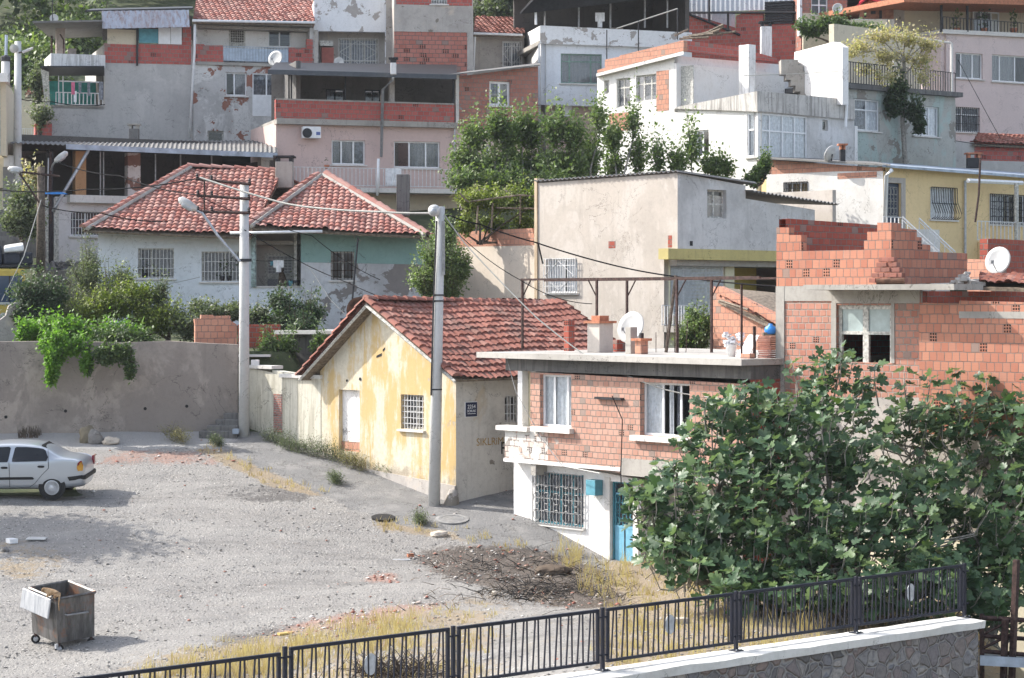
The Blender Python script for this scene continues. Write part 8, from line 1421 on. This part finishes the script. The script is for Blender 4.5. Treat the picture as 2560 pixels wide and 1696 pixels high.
mb.f += [(0,1,2,3,4), tuple(n*5+k for k in (4,3,2,1,0))]; mb.build('coping', M['coping'], r)
def sec(t0, first):
    """one railing section: frame, slanting bars, and the oval badge plate"""
    q = thing('railing_section', 'x', 'railing', WR.w(t0+step/2, 3.73, 0), 'navy railing sections along the stone wall'); a, b = (t0-1.3 if first else t0+.085), t0+step-.085; z0, z1 = (3.8, 4.72) if first else (3.86, 4.78); h = .03
    MB().wb(WR, a, b, z1-.055, z1, h, -h).wb(WR, a, b, z0, z0+.05, h, -h).wb(WR, a, a+.055, z0+.05, z1-.055, h, -h).wb(WR, b-.055, b, z0+.05, z1-.055, h, -h).build('frame', M['navy'], q, bevel=.006)
    n = 17 if first else 12
    for i in range(n):
        w_ = (b-a-.11)/n; c = a+.055+w_*(i+.5)
        for s_, e_ in ((-.27,.05),(.27,-.02)):
            p0 = WR.w(c+s_*w_-.0, z0+.05, 0); p1 = WR.w(c+s_*w_+(.055 if s_ < 0 else -.012), z1-.055, 0); MB().tube([p0, p1], .0155, 4, cap=False).build('bar', M['navy'], q)
    return q
def oval(q, t0):
    c = WR.w(t0+step/2-.02, 4.36, 0); m = MB(); m.lathe(c-WR0n*.012, [(1, 0), (1, .024)], 28, WR0n); m.v = [tuple(Vector((c.x,c.y,c.z))+Vector(((v[0]-c.x)*.125,(v[1]-c.y)*.125,(v[2]-c.z)*.17))+Vector((0,0,0))) for v in m.v]
    return m.build('oval_plate', M['galv'], q)
WR0n = Vector((WR.n.x, WR.n.y, 0)); LBL = {-2: 'railing section cut off by the bottom frame edge', -1: 'railing section beside the dry grass with a half hidden grey oval', 0: 'railing section without any oval plate, before the burnt patch', 1: 'railing section with a grey oval in front of dry stony ground', 2: 'railing section between open ground and the fig leaves', 3: 'end railing section with pale oval against dark fig leaves'}
for k in (-2, -1, 0, 1, 2, 3):
    q = sec(PB[0]+k*step, k == -2); q['label'] = LBL[k]
    if k in (-1, 1, 3): oval(q, PB[0]+k*step)
for k in range(-1, 5):
    t = PB[0]+k*step; q = thing('railing_post', 'x', 'post', WR.w(t, 3.73, 0), 'navy railing posts'); MB().wb(WR, t-.03, t+.03, 3.735, 4.8, .03, -.03).wb(WR, t-.1, t+.1, 3.735, 3.75, .1, -.1).wb(WR, t-.13, t+.13, 4.62, 4.65, .012, -.012).wb(WR, t-.13, t+.13, 3.98, 4.01, .012, -.012).build('post', M['navy'], q, bevel=.004)
    q['label'] = {4: 'last navy post at the far end of the railing', 3: 'navy post with base plate between fig leaf sections', 2: 'navy post where fig leaves begin behind the railing', 1: 'navy bolted post nearest the middle of white coping', 0: 'navy post by dark dry brush and the plain section', -1: 'navy post beside the pale grass clump', -2: 'navy post outside the bottom picture edge'}[k]
    MB().wb(WR, t-.07, t-.05, 3.75, 3.77, .08, .06).wb(WR, t+.05, t+.07, 3.75, 3.77, .08, .06).build('bolt', M['galv'], q)

# ---------------------------------------------------------------- the wood that covers the hillside
def wood():
    rng = np.random.default_rng(77); pos, rn, sz_ = [], [], []
    for i in range(330):
        y = rng.uniform(128, 250); x = rng.uniform(-.36, .36)*y; s = rng.uniform(1.8, 3.4); c = np.array((x, y, hz(x, y)+s*.8)); n = int(150 if y > 180 else 230); tint = rng.uniform(.2,.75)
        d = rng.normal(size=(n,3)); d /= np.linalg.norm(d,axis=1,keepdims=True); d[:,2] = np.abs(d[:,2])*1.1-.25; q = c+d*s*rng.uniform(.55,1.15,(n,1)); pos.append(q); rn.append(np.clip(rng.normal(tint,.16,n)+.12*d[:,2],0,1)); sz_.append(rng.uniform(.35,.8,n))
    pos = np.concatenate(pos); o = leaves('woods', pos, RNG.normal(size=pos.shape), np.concatenate(sz_), M['leafh'], None, LEAF, np.concatenate(rn), (-.4,-.3,.9)); setp(o, 'hazy green wood covering the hill behind the houses', None, None, 'stuff')
wood()

def make_haze():
    t = bpy.data.materials.new('haze_air'); t.use_nodes = True; n = t.node_tree; n.nodes.clear(); o = n.nodes.new('ShaderNodeOutputMaterial'); v = n.nodes.new('ShaderNodeVolumePrincipled')
    v.inputs['Color'].default_value = (.86,.92,1,1); v.inputs['Density'].default_value = HAZE; v.inputs['Anisotropy'].default_value = .25; n.links.new(v.outputs[0], o.inputs['Volume'])
    m = MB().box((0, 440, 55), (1900, 2900, 160)); ob = m.build('haze', t); setp(ob, 'thin morning haze over the hillside', None, None, 'stuff')
HAZE = .00018
make_haze()
